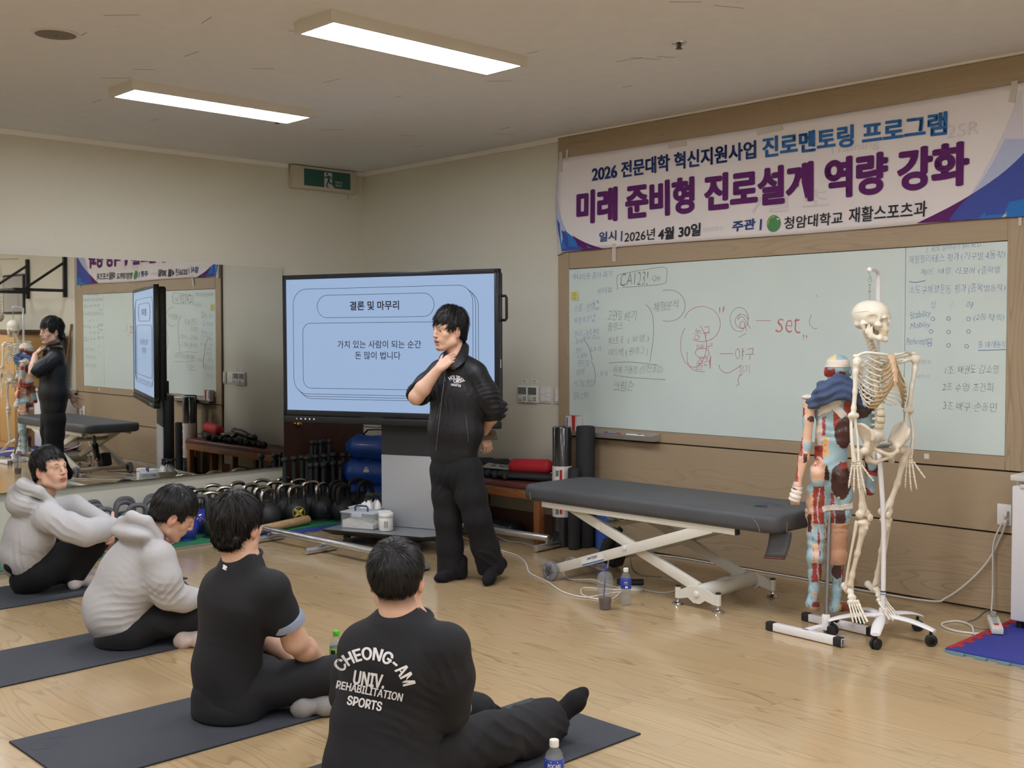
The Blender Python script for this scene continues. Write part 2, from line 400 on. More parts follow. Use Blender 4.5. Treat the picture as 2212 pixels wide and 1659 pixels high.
class SDF:
    def __init__(s): s.ops = []; s.disp = []
    def _add(s, fn, lo, hi, k, op): s.ops.append((fn, V3(lo), V3(hi), k, op)); return s
    def cap(s, a, b, ra, rb=None, k=0.01, op='u'):
        a, b = V3(a), V3(b); rb = ra if rb is None else rb; ab = b - a; L = ab @ ab + 1e-12; r = max(ra, rb)
        def fn(P):
            t = np.clip((P - a) @ ab / L, 0, 1)
            return np.linalg.norm(P - a - t[:, None] * ab, axis=1) - (ra + (rb - ra) * t)
        return s._add(fn, np.minimum(a, b) - r, np.maximum(a, b) + r, k, op)
    def chain(s, pts, rs, k=0.01):
        for i in range(len(pts) - 1): s.cap(pts[i], pts[i + 1], rs[i], rs[i + 1], k)
        return s
    def ell(s, c, r, R=None, k=0.01, op='u'):
        c = V3(c); r = V3((r, r, r) if np.isscalar(r) else r); R = np.eye(3) if R is None else np.asarray(R)
        def fn(P):
            q = (P - c) @ R; k0 = np.linalg.norm(q / r, axis=1); k1 = np.linalg.norm(q / (r * r), axis=1) + 1e-9
            return k0 * (k0 - 1) / k1
        m = np.abs(R) @ r
        return s._add(fn, c - m, c + m, k, op)
    def sec(s, a, b, ra, rb, side, k=0.03, op='u'):
        """elliptic limb from a to b: radii (along side, across) at both ends"""
        a, b = V3(a), V3(b); ab = b - a; L = np.linalg.norm(ab); z = ab / L; x = V3(side); x = unit(x - z * (x @ z)); y = np.cross(z, x)
        ra, rb = V3(ra), V3(rb)
        def fn(P):
            q = P - a; t = q @ z; tc = np.clip(t / L, 0, 1); w = t - tc * L
            r = ra + (rb - ra) * tc[:, None]; u = q @ x; v = q @ y; m = r.min(1)
            e = np.sqrt((u / r[:, 0]) ** 2 + (v / r[:, 1]) ** 2 + (w / m) ** 2)
            g = np.sqrt((u / r[:, 0] ** 2) ** 2 + (v / r[:, 1] ** 2) ** 2 + (w / m ** 2) ** 2) + 1e-9
            return e * (e - 1) / g
        r = max(ra.max(), rb.max())
        return s._add(fn, np.minimum(a, b) - r, np.maximum(a, b) + r, k, op)
    def box(s, c, half, R=None, rnd=0.005, k=0.01, op='u'):
        c = V3(c); h = V3(half) - rnd; R = np.eye(3) if R is None else np.asarray(R)
        def fn(P):
            q = np.abs((P - c) @ R) - h
            return np.linalg.norm(np.maximum(q, 0), axis=1) + np.minimum(q.max(1), 0) - rnd
        m = np.abs(R) @ V3(half)
        return s._add(fn, c - m, c + m, k, op)
    def plane(s, p, n, k=0.002, op='i'):
        """keep what lies behind the plane"""
        p, n = V3(p), unit(n)
        return s._add(lambda P: (P - p) @ n, np.full(3, -1e9), np.full(3, 1e9), k, op)
    def displace(s, fn, amp): s.disp.append((fn, amp)); return s
    def ev(s, P, lo=None, hi=None, marg=0.0):
        d = np.full(len(P), 1.0)
        for fn, a, b, k, op in s.ops:
            if lo is not None and op != 'i':
                m = marg + k + 0.005
                if np.any(a - m > hi) or np.any(b + m < lo): continue
            e = fn(P)
            if op == 'u':
                h = np.maximum(k - np.abs(d - e), 0) / k; d = np.minimum(d, e) - h * h * k * 0.25
            elif op == 's':
                e = -e; h = np.maximum(k - np.abs(d - e), 0) / k; d = np.maximum(d, e) + h * h * k * 0.25
            else:
                h = np.maximum(k - np.abs(d - e), 0) / k; d = np.maximum(d, e) + h * h * k * 0.25
        for fn, amp in s.disp: d = d + fn(P)
        return d
    def polygonise(s, h, bs=18):
        lo = np.min([o[1] for o in s.ops if o[4] == 'u'], 0); hi = np.max([o[2] for o in s.ops if o[4] == 'u'], 0)
        amp = sum(a for _, a in s.disp); pad = amp + 3 * h + 0.01
        lo = lo - pad; hi = hi + pad
        nb = np.ceil((hi - lo) / h / bs).astype(int) + 1; n = nb * bs
        D = np.ones(n, np.float32); ax = np.arange(bs) * h
        G = np.stack(np.meshgrid(ax, ax, ax, indexing='ij'), -1).reshape(-1, 3); half = bs * h / 2 * 1.75
        for bi in np.ndindex(*nb):
            o = lo + np.array(bi) * bs * h; o2 = o + bs * h
            hit = False
            for fn, a, b, k, op in s.ops:
                if op == 'u' and not (np.any(a - amp - k > o2) or np.any(b + amp + k < o)): hit = True; break
            if not hit: continue
            c = s.ev((o + o2)[None] / 2, o, o2, amp)[0]
            sl = tuple(slice(i * bs, (i + 1) * bs) for i in bi)
            if abs(c) > half * 1.35 + amp: D[sl] = 1.0 if c > 0 else -1.0; continue
            D[sl] = s.ev(G + o, o, o2, amp).reshape(bs, bs, bs)
        return nets(D, lo, h)

def nets(D, o, h):
    S = D < 0; nx, ny, nz = D.shape
    c = np.zeros((nx - 1, ny - 1, nz - 1), np.uint8)
    for i in (0, 1):
        for j in (0, 1):
            for k in (0, 1): c += S[i:nx - 1 + i, j:ny - 1 + j, k:nz - 1 + k]
    act = (c > 0) & (c < 8); I = np.argwhere(act); idx = np.full(c.shape, -1, np.int32); idx[act] = np.arange(len(I))
    acc = np.zeros((len(I), 3)); cnt = np.zeros(len(I))
    cs = [np.array(q) for q in np.ndindex(2, 2, 2)]
    dv = {tuple(q): D[I[:, 0] + q[0], I[:, 1] + q[1], I[:, 2] + q[2]] for q in cs}
    for a in cs:
        for ax in range(3):
            if a[ax] == 0:
                b = a.copy(); b[ax] = 1; da, db = dv[tuple(a)], dv[tuple(b)]; m = (da < 0) != (db < 0)
                t = np.where(m, da / np.where(m, da - db, 1), 0); t = np.clip(t, 0.02, 0.98); acc[m] += (a + t[:, None] * (b - a))[m]; cnt += m
    V = o + (I + acc / np.maximum(cnt, 1)[:, None]) * h
    Q = []
    for ax in range(3):
        s0 = [slice(None)] * 3; s1 = [slice(None)] * 3; s0[ax] = slice(0, -1); s1[ax] = slice(1, None)
        A, B = S[tuple(s0)], S[tuple(s1)]; E = np.argwhere(A != B); b1, b2 = (ax + 1) % 3, (ax + 2) % 3
        E = E[(E[:, b1] > 0) & (E[:, b2] > 0) & (E[:, b1] < D.shape[b1] - 1) & (E[:, b2] < D.shape[b2] - 1)]
        ins = A[E[:, 0], E[:, 1], E[:, 2]]
        def cell(d1, d2):
            F = E.copy(); F[:, b1] -= d1; F[:, b2] -= d2; return idx[F[:, 0], F[:, 1], F[:, 2]]
        q = np.stack([cell(1, 1), cell(0, 1), cell(0, 0), cell(1, 0)], 1)
        q[~ins] = q[~ins][:, ::-1]; Q.append(q)
    Q = np.concatenate(Q); Q = Q[(Q >= 0).all(1)]
    return V, Q

def vmesh(name, V, Q, color=None):
    me = bpy.data.meshes.new(name); n, q = len(V), len(Q)
    me.vertices.add(n); me.vertices.foreach_set('co', np.ascontiguousarray(V, np.float32).ravel())
    me.loops.add(q * 4); me.loops.foreach_set('vertex_index', np.ascontiguousarray(Q, np.int32).ravel())
    me.polygons.add(q); me.polygons.foreach_set('loop_start', np.arange(q, dtype=np.int32) * 4)
    me.polygons.foreach_set('use_smooth', np.ones(q, bool))
    me.update(calc_edges=True); me.validate()
    if color is not None:
        a = me.color_attributes.new('pattern', 'FLOAT_COLOR', 'POINT')
        a.data.foreach_set('color', np.ascontiguousarray(np.c_[color, np.ones(n)], np.float32).ravel())
    return me
def vsmooth(V, Q, it=1, lam=0.5):
    n = len(V); e = np.concatenate([Q[:, [0, 1]], Q[:, [1, 2]], Q[:, [2, 3]], Q[:, [3, 0]]])
    for _ in range(it):
        acc = np.zeros_like(V); cnt = np.zeros(n)
        for j in range(3): acc[:, j] = np.bincount(e[:, 0], V[e[:, 1], j], n) + np.bincount(e[:, 1], V[e[:, 0], j], n)
        cnt = np.bincount(e[:, 0], minlength=n) + np.bincount(e[:, 1], minlength=n)
        V = V + lam * (acc / np.maximum(cnt, 1)[:, None] - V)
    return V
def body(name, sdf, h, m, parent, color=None, smooth=1):
    V, Q = sdf.polygonise(h)
    if smooth: V = vsmooth(V, Q, smooth)
    col = color(V) if color is not None else None
    return link_mesh(name, vmesh(name, V, Q, col), m, parent)
# ------------------------------------------------------------------ the room
M_WALL = mat('painted_wallpaper', srgb(214, 211, 196), 0.75, spec=0.25, noise=0.02, nscale=60, bump=0.08, bscale=500)
M_CEIL = mat('ceiling_paint', srgb(226, 226, 229), 0.85, spec=0.2, noise=0.02, nscale=9)
M_FLOOR = wood_mat('vinyl_wood_floor', srgb(184, 160, 122), srgb(128, 102, 70), 'x', 1.9, 0.17, plank=(1.2, 0.18), contrast=1.0, spec=0.5, ring=16, coat=0.25)
M_PANEL = wood_mat('oak_laminate_panel', srgb(172, 153, 126), srgb(134, 114, 90), 'x', 2.0, 0.45, contrast=0.8, spec=0.35, ring=20)
M_PANELV = wood_mat('oak_laminate_upright', srgb(172, 153, 126), srgb(134, 114, 90), 'z', 2.0, 0.45, contrast=0.8, spec=0.35, ring=20)
M_TRIM = mat('white_moulding', srgb(236, 233, 226), 0.6)
M_DARK = mat('groove_shadow_gap', srgb(52, 40, 30), 0.8)
M_WHITE = mat('white_plastic', srgb(225, 225, 222), 0.4, noise=0.01)
M_BLACK = mat('black_plastic', srgb(32, 33, 36), 0.45, noise=0.05, nscale=90)
RX, RY = 10.6, -8.4       # far ends of the room (behind the camera)
struct('floor', MB().box2((0, RY, -0.1), (RX, 0, 0)), M_FLOOR, 'glossy light oak vinyl plank floor', 'floor')
struct('ceiling', MB().box2((-0.1, RY - .1, CEIL), (RX + .1, .1, CEIL + 0.1)), M_CEIL, 'plain off-white ceiling', 'ceiling')
struct('wall_left', MB().box2((-0.1, RY, 0), (0, 0, CEIL)), M_WALL, 'beige wall that carries the mirror', 'wall')
struct('wall_back', MB().box2((-0.1, 0, 0), (RX + .1, 0.1, CEIL)), M_WALL, 'beige wall behind the whiteboard', 'wall')
struct('wall_right', MB().box2((RX, RY, 0), (RX + 0.1, 0, CEIL)), M_WALL, 'beige wall out of the frame on the right', 'wall')
struct('wall_front', MB().box2((-0.1, RY - 0.1, 0), (RX + .1, RY, CEIL)), M_WALL, 'beige wall behind the camera', 'wall')
mb = MB()
mb.box2((0, -0.022, CEIL - 0.038), (2.567, 0, CEIL)); mb.box2((6.26, -0.022, CEIL - 0.03), (RX, 0, CEIL)); mb.box2((0, RY, CEIL - 0.038), (0.022, -0.82, CEIL)); mb.box2((0, -0.1, CEIL - 0.03), (0.022, 0, CEIL))
mb.box2((2.567, -0.04, CEIL - 0.012), (6.26, 0, CEIL))
struct('trim_1', mb, M_TRIM, 'thin white ceiling moulding', 'moulding')
# wood panelling, in boards with dark gaps between them
PX0, PX1 = 2.567, 6.26
WL, WR, WT, WB = 2.682, 6.019, 2.0875, 0.888
pan = MB()
pan.box2((PX0, -0.012, 0.004), (PX1, 0, CEIL - 0.012)); pan_b = MB()
top = MB()
Z1, Z2, Z3 = 0.805, 0.452, 0.008
def board(x0, z0, x1, z1): top.box2((x0, -0.026, z0), (x1, -0.004, z1), 0.002, 1)
board(PX0 + .118, WT + .004, PX1 - .24, 2.24); board(PX0 + .001, 2.244, PX1, CEIL - 0.014)
board(PX0 + .118, Z1 + .004, PX1 - .24, WB - .002)
board(PX0 + .001, Z2 + .005, PX1, Z1 - .005); board(PX0 + .001, Z3 + .004, PX1, Z2 - .005)
struct('trim_2', pan, M_DARK, 'dark gaps behind the oak wall boards', 'panelling')
struct('trim_3', top, M_PANEL, 'horizontal oak grain wall boards around the whiteboard', 'panelling')
up = MB(); up.box2((PX0, -0.026, Z1 + .004), (WL - .001, -0.004, 2.24), 0.002, 1); up.box2((WR + .001, -0.026, Z1 + .004), (PX1, -0.004, 2.24), 0.002, 1)
struct('trim_4', up, M_PANELV, 'upright oak grain boards beside the whiteboard', 'panelling')
M_BASE = wood_mat('dark_walnut_base', srgb(96, 66, 50), srgb(62, 42, 34), 'x', 2.0, 0.4, contrast=0.8)
struct('baseboard_back', MB().box2((0, -0.016, 0), (PX0, 0, 0.16)), M_BASE, 'dark brown baseboard under the red bench', 'baseboard')
# door
M_DOOR = wood_mat('dark_cherry_door', srgb(72, 46, 36), srgb(46, 28, 23), 'z', 1.6, 0.4, contrast=0.7)
M_BRASS = mat('polished_brass', srgb(214, 170, 96), 0.18, 1.0, noise=0.03)
dj = struct('door_1', MB().box2((0, -0.90, 0.0), (0.012, -0.845, 2.02)).box2((0, -0.845, 1.98), (0.012, -0.03, 2.02)).box2((0, -0.055, 0), (0.012, -0.02, 2.02)), M_DOOR, 'dark cherry wood door behind the screen', 'door')
obj('door_leaf', MB().box2((0, -0.843, 0.004), (0.008, -0.057, 1.978)), M_DOOR, dj)
kn = MB(); kn.lathe([(.028, 0), (.028, .008), (.012, .012), (.012, .035), (.026, .045), (.03, .06), (.024, .075), (.006, .08)], 18, frame_from((1, 0, 0)), (0.008, -0.77, 0.80))
obj('door_knob', kn, M_BRASS, dj)
# mirror: three tall panes side by side, leaning back very slightly
M_MIR = mat('silvered_glass', (0.86, 0.88, 0.86, 1), 0.012, 1.0, noise=0.005, nscale=3)
a, b = math.radians(0.6), math.radians(-0.35)
Rm = rotz(a) @ rot_axis((0, 1, 0), -b)
mr = thing('wall_mirror', 'wide frameless wall mirror on the left beige wall', 'mirror', (0.012, -0.905, 0.43))
def pane(y0, y1):
    bm = MB().box2((-0.004, y0, 0.0), (0.003, y1, 1.762))
    V = np.concatenate(bm.v); V = V @ Rm.T + V3((0.026, -0.905, 0.43)); bm.v = [V]
    return obj('mirror_pane', bm, M_MIR, mr)
pane(-3.3, 0); pane(-5.4, -3.302)
gl = MB(); gl.box2((0.002, -6.2, 2.183), (0.010, -0.905, 2.196)); gl.box2((0.002, -0.906, 0.43), (0.008, -0.900, 2.19))
obj('edge_strip', gl, M_TRIM, mr)
for y in (-1.3, -2.2, -3.1):
    cl = MB(); cl.box2((0.01, y - .015, 0.425), (0.034 - (y + .9) * -.0105, y + .015, 0.437))
    obj('clip', cl, mat('clip_steel', srgb(150, 150, 145), 0.3, 0.9), mr)

# ------------------------------------------------------------------ ceiling lamps: the light of the room
M_LED = mat('led_diffuser', srgb(255, 255, 255), 0.5, emit=(0.95, 0.965, 1.04, 1), estr=LAMP_POWER)
M_HOUS = mat('lamp_housing', srgb(214, 208, 198), 0.5, noise=0.01)
def led(name, x, y, label, grp='flat LED ceiling lamps'):
    t = thing('ceiling_light', label, 'ceiling light', (x, y, CEIL), 0, grp)
    w, l, d = 0.32, 1.30, 0.055
    h = MB(); h.box2((x - w / 2 + .022, y - l / 2 + .028, CEIL - .012), (x + w / 2 - .022, y + l / 2 - .028, CEIL - .001)); h.box2((x - w / 2, y - l / 2, CEIL - d), (x - w / 2 + .022, y + l / 2, CEIL)); h.box2((x + w / 2 - .022, y - l / 2, CEIL - d), (x + w / 2, y + l / 2, CEIL))
    h.box2((x - w / 2 + .022, y - l / 2, CEIL - d), (x + w / 2 - .022, y - l / 2 + .028, CEIL)); h.box2((x - w / 2 + .022, y + l / 2 - .028, CEIL - d), (x + w / 2 - .022, y + l / 2, CEIL))
    obj('housing', h, M_HOUS, t)
    obj('diffuser', MB().box2((x - w / 2 + .022, y - l / 2 + .028, CEIL - d + .002), (x + w / 2 - .022, y + l / 2 - .028, CEIL - d + .012)), M_LED, t)
led('c', 1.99, -2.63, 'far LED ceiling lamp nearer the mirror wall')
led('c', 4.00, -2.59, 'near LED ceiling lamp in the middle of the ceiling')
for x in (6.05, 8.1, 9.9): led('c', x, -2.6, 'LED ceiling lamp out of the frame')
for x in (1.99, 4.0, 6.05, 8.1, 9.9): led('c', x, -6.0, 'LED ceiling lamp out of the frame')
M_SPK = mat('speaker_grille', srgb(120, 112, 102), 0.7, noise=0.12, nscale=900)
sp = on_z(120, 72, CEIL)
t = thing('ceiling_speaker', 'round recessed speaker grille in the ceiling, upper left', 'speaker', sp)
obj('rim', MB().lathe([(.115, 0), (.115, -.006), (.10, -.01), (.098, -.004), (.098, 0)], 40, None, sp), M_HOUS, t)
obj('grille', MB().lathe([(.099, 0.0), (.099, -.007), (.05, -.009), (.012, -.010)], 40, None, sp).ball(sp + [0, 0, -.010], .007, 10, 6), M_SPK, t)
M_CHR = mat('chrome', srgb(205, 205, 205), 0.12, 1.0, noise=0.02)
def sprinkler(px, py, label):
    p = on_z(px, py, CEIL); t = thing('sprinkler_head', label, 'sprinkler', p, 0, 'ceiling sprinklers')
    obj('flange', MB().lathe([(.04, 0), (.038, -.006), (.02, -.008)], 24, None, p), M_CHR, t)
    q = MB().cyl(p, p + [0, 0, -.03], .010, .007, 12).lathe([(.018, -.03), (.018, -.033)], 16, None, p)
    for s in (-1, 1): q.tube([p + [s * .011, 0, -.006], p + [s * .016, 0, -.018], p + [0, 0, -.032]], .0025, 6)
    obj('deflector', q, mat('dark_brass', srgb(90, 84, 76), 0.35, 0.8), t)
sprinkler(1467, 92, 'small sprinkler head on the right half of the ceiling')
sprinkler(598, 257, 'small sprinkler head beside the far LED lamp')
# hairline scratches of the ceiling boards
rnd = random.Random(5); mb = MB()
for i in range(46):
    x, y, L = rnd.uniform(.8, 6.6), rnd.uniform(-4.6, -.4), rnd.uniform(.05, .2)
    ang = rnd.choice((0.05, 0.9)) + rnd.uniform(-.2, .2); d = V3((math.cos(ang), math.sin(ang), 0)) * L
    mb.bar((x, y, CEIL - .0005), V3((x, y, CEIL - .0005)) + d, .003, .001)
struct('trim_5', mb, mat('ceiling_joint_line', srgb(120, 112, 102), 0.8), 'hairline marks in the ceiling boards', 'ceiling marks')
# ------------------------------------------------------------------ things on the walls
def decal(name, polys, origin, xd, yd, m, parent, lift=0.001, thick=0.0006, label=None):
    xd, yd = unit(xd), unit(yd); M = np.stack([xd, yd, np.cross(xd, yd)], 1); mb = MB()
    for p in polys: mb.prism(p, lift, lift + thick, M, origin)
    return obj(name, mb, m, parent, label)
def rrect(x0, y0, x1, y1, r, n=6):
    P = []
    for cx, cy, a in ((x1 - r, y1 - r, 0), (x0 + r, y1 - r, 90), (x0 + r, y0 + r, 180), (x1 - r, y0 + r, 270)):
        for i in range(n + 1):
            t = math.radians(a + 90 * i / n); P.append((cx + r * math.cos(t), cy + r * math.sin(t)))
    return P
def circ(cx, cy, rx, ry=None, n=24, a0=0, a1=360):
    ry = rx if ry is None else ry
    return [(cx + rx * math.cos(math.radians(a0 + (a1 - a0) * i / n)), cy + ry * math.sin(math.radians(a0 + (a1 - a0) * i / n))) for i in range(n)]
X_, Y_, Z_ = V3((1, 0, 0)), V3((0, 1, 0)), V3((0, 0, 1))

# ---- whiteboard
BY = -0.024
M_BOARD = mat('frosted_glass_board', srgb(206, 220, 216), 0.28, spec=0.5, noise=0.015, nscale=3)
wb = thing('whiteboard', 'wide pale green glass whiteboard covered in handwriting', 'whiteboard', (4.35, BY, WB))
M_BLUEPEN = mat('blue_marker_ink', srgb(104, 132, 182), 0.6, noise=0.15, nscale=60)
M_BLKPEN = mat('black_marker_ink', srgb(116, 124, 120), 0.6, noise=0.2, nscale=60)
M_REDPEN = mat('red_marker_ink', srgb(190, 116, 122), 0.6, noise=0.15, nscale=60)
M_GHOST = mat('wiped_ink', srgb(176, 192, 192), 0.6)
obj('writing_surface', MB().box2((WL, BY, WB), (5.4185, -0.004, WT), 0.002, 1), M_BOARD, wb)
obj('writing_surface', MB().box2((5.4205, BY, WB), (WR, -0.004, WT), 0.002, 1), M_BOARD, wb)
obj('joint', MB().box2((5.4185, BY + .003, WB), (5.4205, -0.004, WT)), M_BLACK, wb)
PEN = {'b': M_BLUEPEN, 'k': M_BLKPEN, 'r': M_REDPEN, 'g': M_GHOST}
def shaky(h):
    s_ = 1.1 / h
    def f(Q):
        for j, off in ((0, 3.1), (2, 7.7)): Q[:, j] += h * .26 * vnoise(Q, s_, off) + h * .10 * vnoise(Q, s_ * 3, off + 2)
        return Q
    return f
def pen(body_, xl, yl, xr, yr, h, c='b', shear=0.15, bold=-0.017):
    """handwriting between two baseline pixels of the photo, laid on the board plane"""
    a, b_ = on_y(xl, yl, BY), on_y(xr, yr, BY); t = on_y(xl, yl - h, BY)
    text('handwriting', body_, 1, PEN[c], a, b_ - a, t - a, wb, bold=bold, width=np.linalg.norm(b_ - a), height=np.linalg.norm(t - a), shear=shear, lift=0.0012, warp=shaky(np.linalg.norm(t - a)))
def ink(paths, c='k', r=0.0022):
    stroke('handwriting', [smooth_path([on_y(x, y, BY - .0005) for x, y in p], 4) for p in paths], r, PEN[c], wb)
def arc(cx, cy, rx, ry, a0, a1, n=22): return [(cx + rx * math.cos(math.radians(a0 + (a1 - a0) * i / n)), cy - ry * math.sin(math.radians(a0 + (a1 - a0) * i / n))) for i in range(n + 1)]
for w in [('잭나이프 홀더 피커', 1237, 606, 1323, 598, 14), ('바이퍼', 1292, 636, 1322, 634, 14), ('스윙 - 왼양', 1240, 674, 1285, 670, 16), ('L R', 1282, 657, 1294, 656, 8), ('30', 1285, 670, 1294, 669, 7),
          ('바텐 끼기', 1241, 699, 1273, 696, 13), ('L R', 1276, 687, 1287, 685, 7), ('30', 1277, 697, 1285, 696, 7), ('친니드 - 동측 편측', 1241, 727, 1294, 724, 13), ('테스트 15 15', 1259, 735, 1295, 733, 8),
          ('할레', 1244, 743, 1259, 742, 10), ('클린', 1244, 763, 1257, 762, 12), ('L R 15', 1277, 759, 1299, 757, 9), ('스내치', 1246, 775, 1268, 774, 11), ('윈드밀', 1249, 791, 1273, 790, 13), ('암바', 1245, 810, 1263, 808, 12),
          ('L R 10', 1292, 813, 1312, 811, 10), ('허그밀 겟업', 1240, 835, 1281, 834, 13), ('랜지 스쿼트', 1240, 863, 1271, 861, 15)]: pen(*w)
for w in [('CA123!', 1341, 617, 1402, 614, 26, 'k'), ('Q#', 1409, 609, 1426, 608, 13, 'k'), ('고관절 9분기', 1312, 693, 1375, 692, 22, 'k'), ('플랭크', 1313, 716, 1345, 712, 17, 'k'), ('베스트 록', 1314, 744, 1346, 742, 17, 'k'), ('( 보행 )', 1356, 743, 1402, 738, 16, 'k'),
          ('데드백 ( 원레그 )', 1315, 772, 1399, 768, 18, 'k'), ('어깨 가동성 (인천클강)', 1324, 810, 1432, 808, 20, 'k'), ('크림슨', 1325, 846, 1369, 844, 22, 'k'), ('체형분석', 1411, 673, 1466, 666, 20, 'k')]: pen(*w)
for w in [('농구', 1499, 737, 1535, 733, 28, 'r'), ('배구', 1505, 757, 1540, 754, 14, 'r'), ('줄러', 1503, 800, 1537, 795, 24, 'r'), ('set', 1676, 719, 1730, 720, 30, 'r'), (',,', 1734, 736, 1744, 736, 12, 'r'), ('야구', 1590, 780, 1628, 778, 26, 'r'), ('정기', 1597, 806, 1620, 806, 18, 'r'), ('"', 1554, 678, 1564, 676, 14, 'r')]: pen(*w)
for w in [('1. 외발 일어나기 5회 Rt Lt', 2002, 546, 2121, 533, 15), ('재활필라테스 평가 (기구별 4동작)', 1962, 572, 2170, 560, 19), ('체어  바렐  리포머 (종목별', 1989, 598, 2162, 592, 17), ('소도구재활운동 평가 (종목별동작)', 1964, 638, 2171, 633, 20), ('상', 2011, 666, 2022, 666, 17), ('고', 2048, 664, 2059, 664, 14, 'g'), ('하', 2088, 665, 2104, 665, 14),
          ('Stability', 1966, 692, 2010, 686, 18), ('Mobility', 1967, 715, 2010, 710, 16), ('Performance', 1960, 747, 2014, 741, 15), ('(2동작씩)', 2104, 695, 2170, 694, 16), ('총 18개동작', 2113, 752, 2174, 751, 15), ('스쿼트잉', 1980, 787, 2011, 786, 9), ('바란스', 1978, 817, 2009, 817, 7)]: pen(*w)
for w in [('1조. 태권도 김소영', 2041, 808, 2158, 806, 17, 'k'), ('2조 수영 조건희', 2035, 845, 2146, 847, 19, 'k'), ('3조 배구 손동민', 2036, 885, 2153, 891, 20, 'k')]: pen(*w)
ink([[(1334, 626), (1333, 600), (1342, 592), (1400, 581), (1430, 577), (1440, 582), (1440, 600), (1437, 611), (1412, 616), (1344, 621)], arc(1444, 660, 36, 34, 110, -110), [(1395, 658), (1404, 668), (1411, 690), (1411, 730), (1404, 782)], [(1316, 784), (1360, 782), (1420, 788)], [(1325, 810), (1360, 815), (1437, 820)]], 'k', .0016)
ink([[(1262, 735), (1272, 750), (1277, 768), (1279, 778)], [(1277, 780), (1284, 795), (1286, 815), (1284, 831)], [(1964, 608), (1978, 610), (1999, 606)], [(2113, 757), (2175, 755)]], 'b', .0022)
ink([arc(1498, 745, 28, 48, 60, -230), arc(1516, 700, 40, 38, 160, -120), arc(1517, 762, 15, 10, 0, 360), [(1484, 760), (1486, 785), (1500, 800), (1522, 803)], [(1633, 692), (1666, 693)], [(1555, 764), (1584, 764)], [(1553, 788), (1557, 799), (1572, 806), (1592, 795), (1600, 789)], [(1600, 808), (1594, 820), (1596, 830), (1590, 833)], arc(1602, 694, 14, 15, 20, -340), arc(1604, 702, 6, 8, 0, 360), [(1608, 700), (1613, 715)], [(1596, 812), (1604, 808)]], 'r', .0018)
ink([arc(1597, 690, 20, 26, 0, 300), [(1598, 677), (1594, 690), (1604, 684), (1621, 710)], [(1753, 680), (1748, 698), (1758, 710), (1766, 708)], [(1764, 637), (1765, 641)], [(1595, 729), (1612, 720)]], 'k', .0014)
for x, y in ((2015, 689), (2049, 688), (2092, 689), (2011, 716), (2049, 717), (2092, 716), (2008, 744), (2049, 746), (2088, 748)): ink([arc(x, y, 4, 4, 0, 360, 10)], 'b', .0016)
sn = thing('sticky_note', 'small yellow sticky note with scribbled lines, left edge of whiteboard', 'sticky note', on_y(1241, 640, BY - .002))
nb = MB(); rows = []
for i in range(6):
    rows.append([on_y(1233 + 16 * i / 5., y, BY - .002 - (.008 * (i / 5) ** 2 if y > 640 else .002)) for y in (649, 640, 629)])
nb.rings([np.array(r) for r in rows], False, False); obj('paper', nb, mat('yellow_paper', srgb(222, 214, 128), 0.8, noise=0.03), sn)
nt_ = MB()
for k in range(4): nt_.tube([on_y(1236, 634 + 4 * k, BY - .009), on_y(1245, 633 + 4 * k, BY - .011)], .0012, 4)
obj('scribble', nt_, M_BLKPEN, sn)

# ---- marker tray, markers, box
M_STEEL = mat('brushed_steel', srgb(172, 168, 160), 0.42, 0.3, noise=0.06, nscale=80, stretch=(1, 30, 30))
tr = thing('marker_tray', 'thin steel marker tray under the left of the whiteboard', 'tray', (3.1, -0.05, 0.84))
prof = [(-.026, .05), (-.028, .004), (-.10, 0), (-.118, .034), (-.121, .033), (-.104, -.004), (-.026, 0)]
tb = MB(); rows = [np.array([(x, y, .822 + z) for y, z in prof]) for x in (2.70, 3.575)]; tb.rings(rows); obj('channel', tb, M_STEEL, tr); obj('ledge', MB().box2((2.70, -.106, .838), (3.575, -.03, .843)), M_STEEL, tr)
obj('end_cap', MB().prism([(-.026, .05), (-.028, 0), (-.104, -.004), (-.121, .036)], 0, .004, np.stack([Y_, Z_, X_], 1), (3.575, 0, .822)), M_STEEL, tr)
def marker(x, y, z, dx, dy, body_m, cap_m, label, L=.135):
    t = thing('marker_pen', label, 'marker', (x, y, z)); d = unit((dx, dy, 0.0)); p = V3((x, y, z + .009))
    obj('barrel', MB().cyl(p - d * L / 2, p + d * L * .22, .0085, seg=14, bevel=.003), body_m, t)
    obj('cap', MB().cyl(p + d * L * .2, p + d * L / 2, .0098, seg=14, bevel=.003), cap_m, t)
    return t
M_RED = mat('red_plastic', srgb(178, 44, 44), 0.4, noise=0.05); M_BLU = mat('blue_plastic', srgb(54, 70, 150), 0.4, noise=0.05)
marker(3.37, -.070, .8435, 1, .1, M_WHITE, M_BLACK, 'black capped marker lying at the right end of the tray')
marker(3.42, -.094, .8435, 1, -.05, M_WHITE, M_WHITE, 'white capped marker at the front right of the tray')
marker(3.14, -.066, .8435, -1, .12, M_WHITE, M_RED, 'red capped marker in the middle of the tray')
marker(3.18, -.090, .8435, 1, .2, M_BLU, M_RED, 'blue marker with red end in the middle of the tray')
bx = thing('marker_box', 'small white carton with a red stripe, left end of the tray', 'box', (2.765, -.062, .824))
b_ = MB(); b_.box2((2.71, -.092, .8435), (2.825, -.034, .965)); obj('carton', b_, mat('white_card', srgb(212, 208, 208), 0.6, noise=0.02), bx)
decal('stripe', [[(.068, 0), (.094, .01), (.1, .125), (.062, .125)]], (2.71, -.092, .8435), X_, Z_, M_RED, bx)
decal('print', [[(.010, .03), (.02, .03), (.02, .11), (.010, .11)]], (2.71, -.092, .8435), X_, Z_, M_BLU, bx)
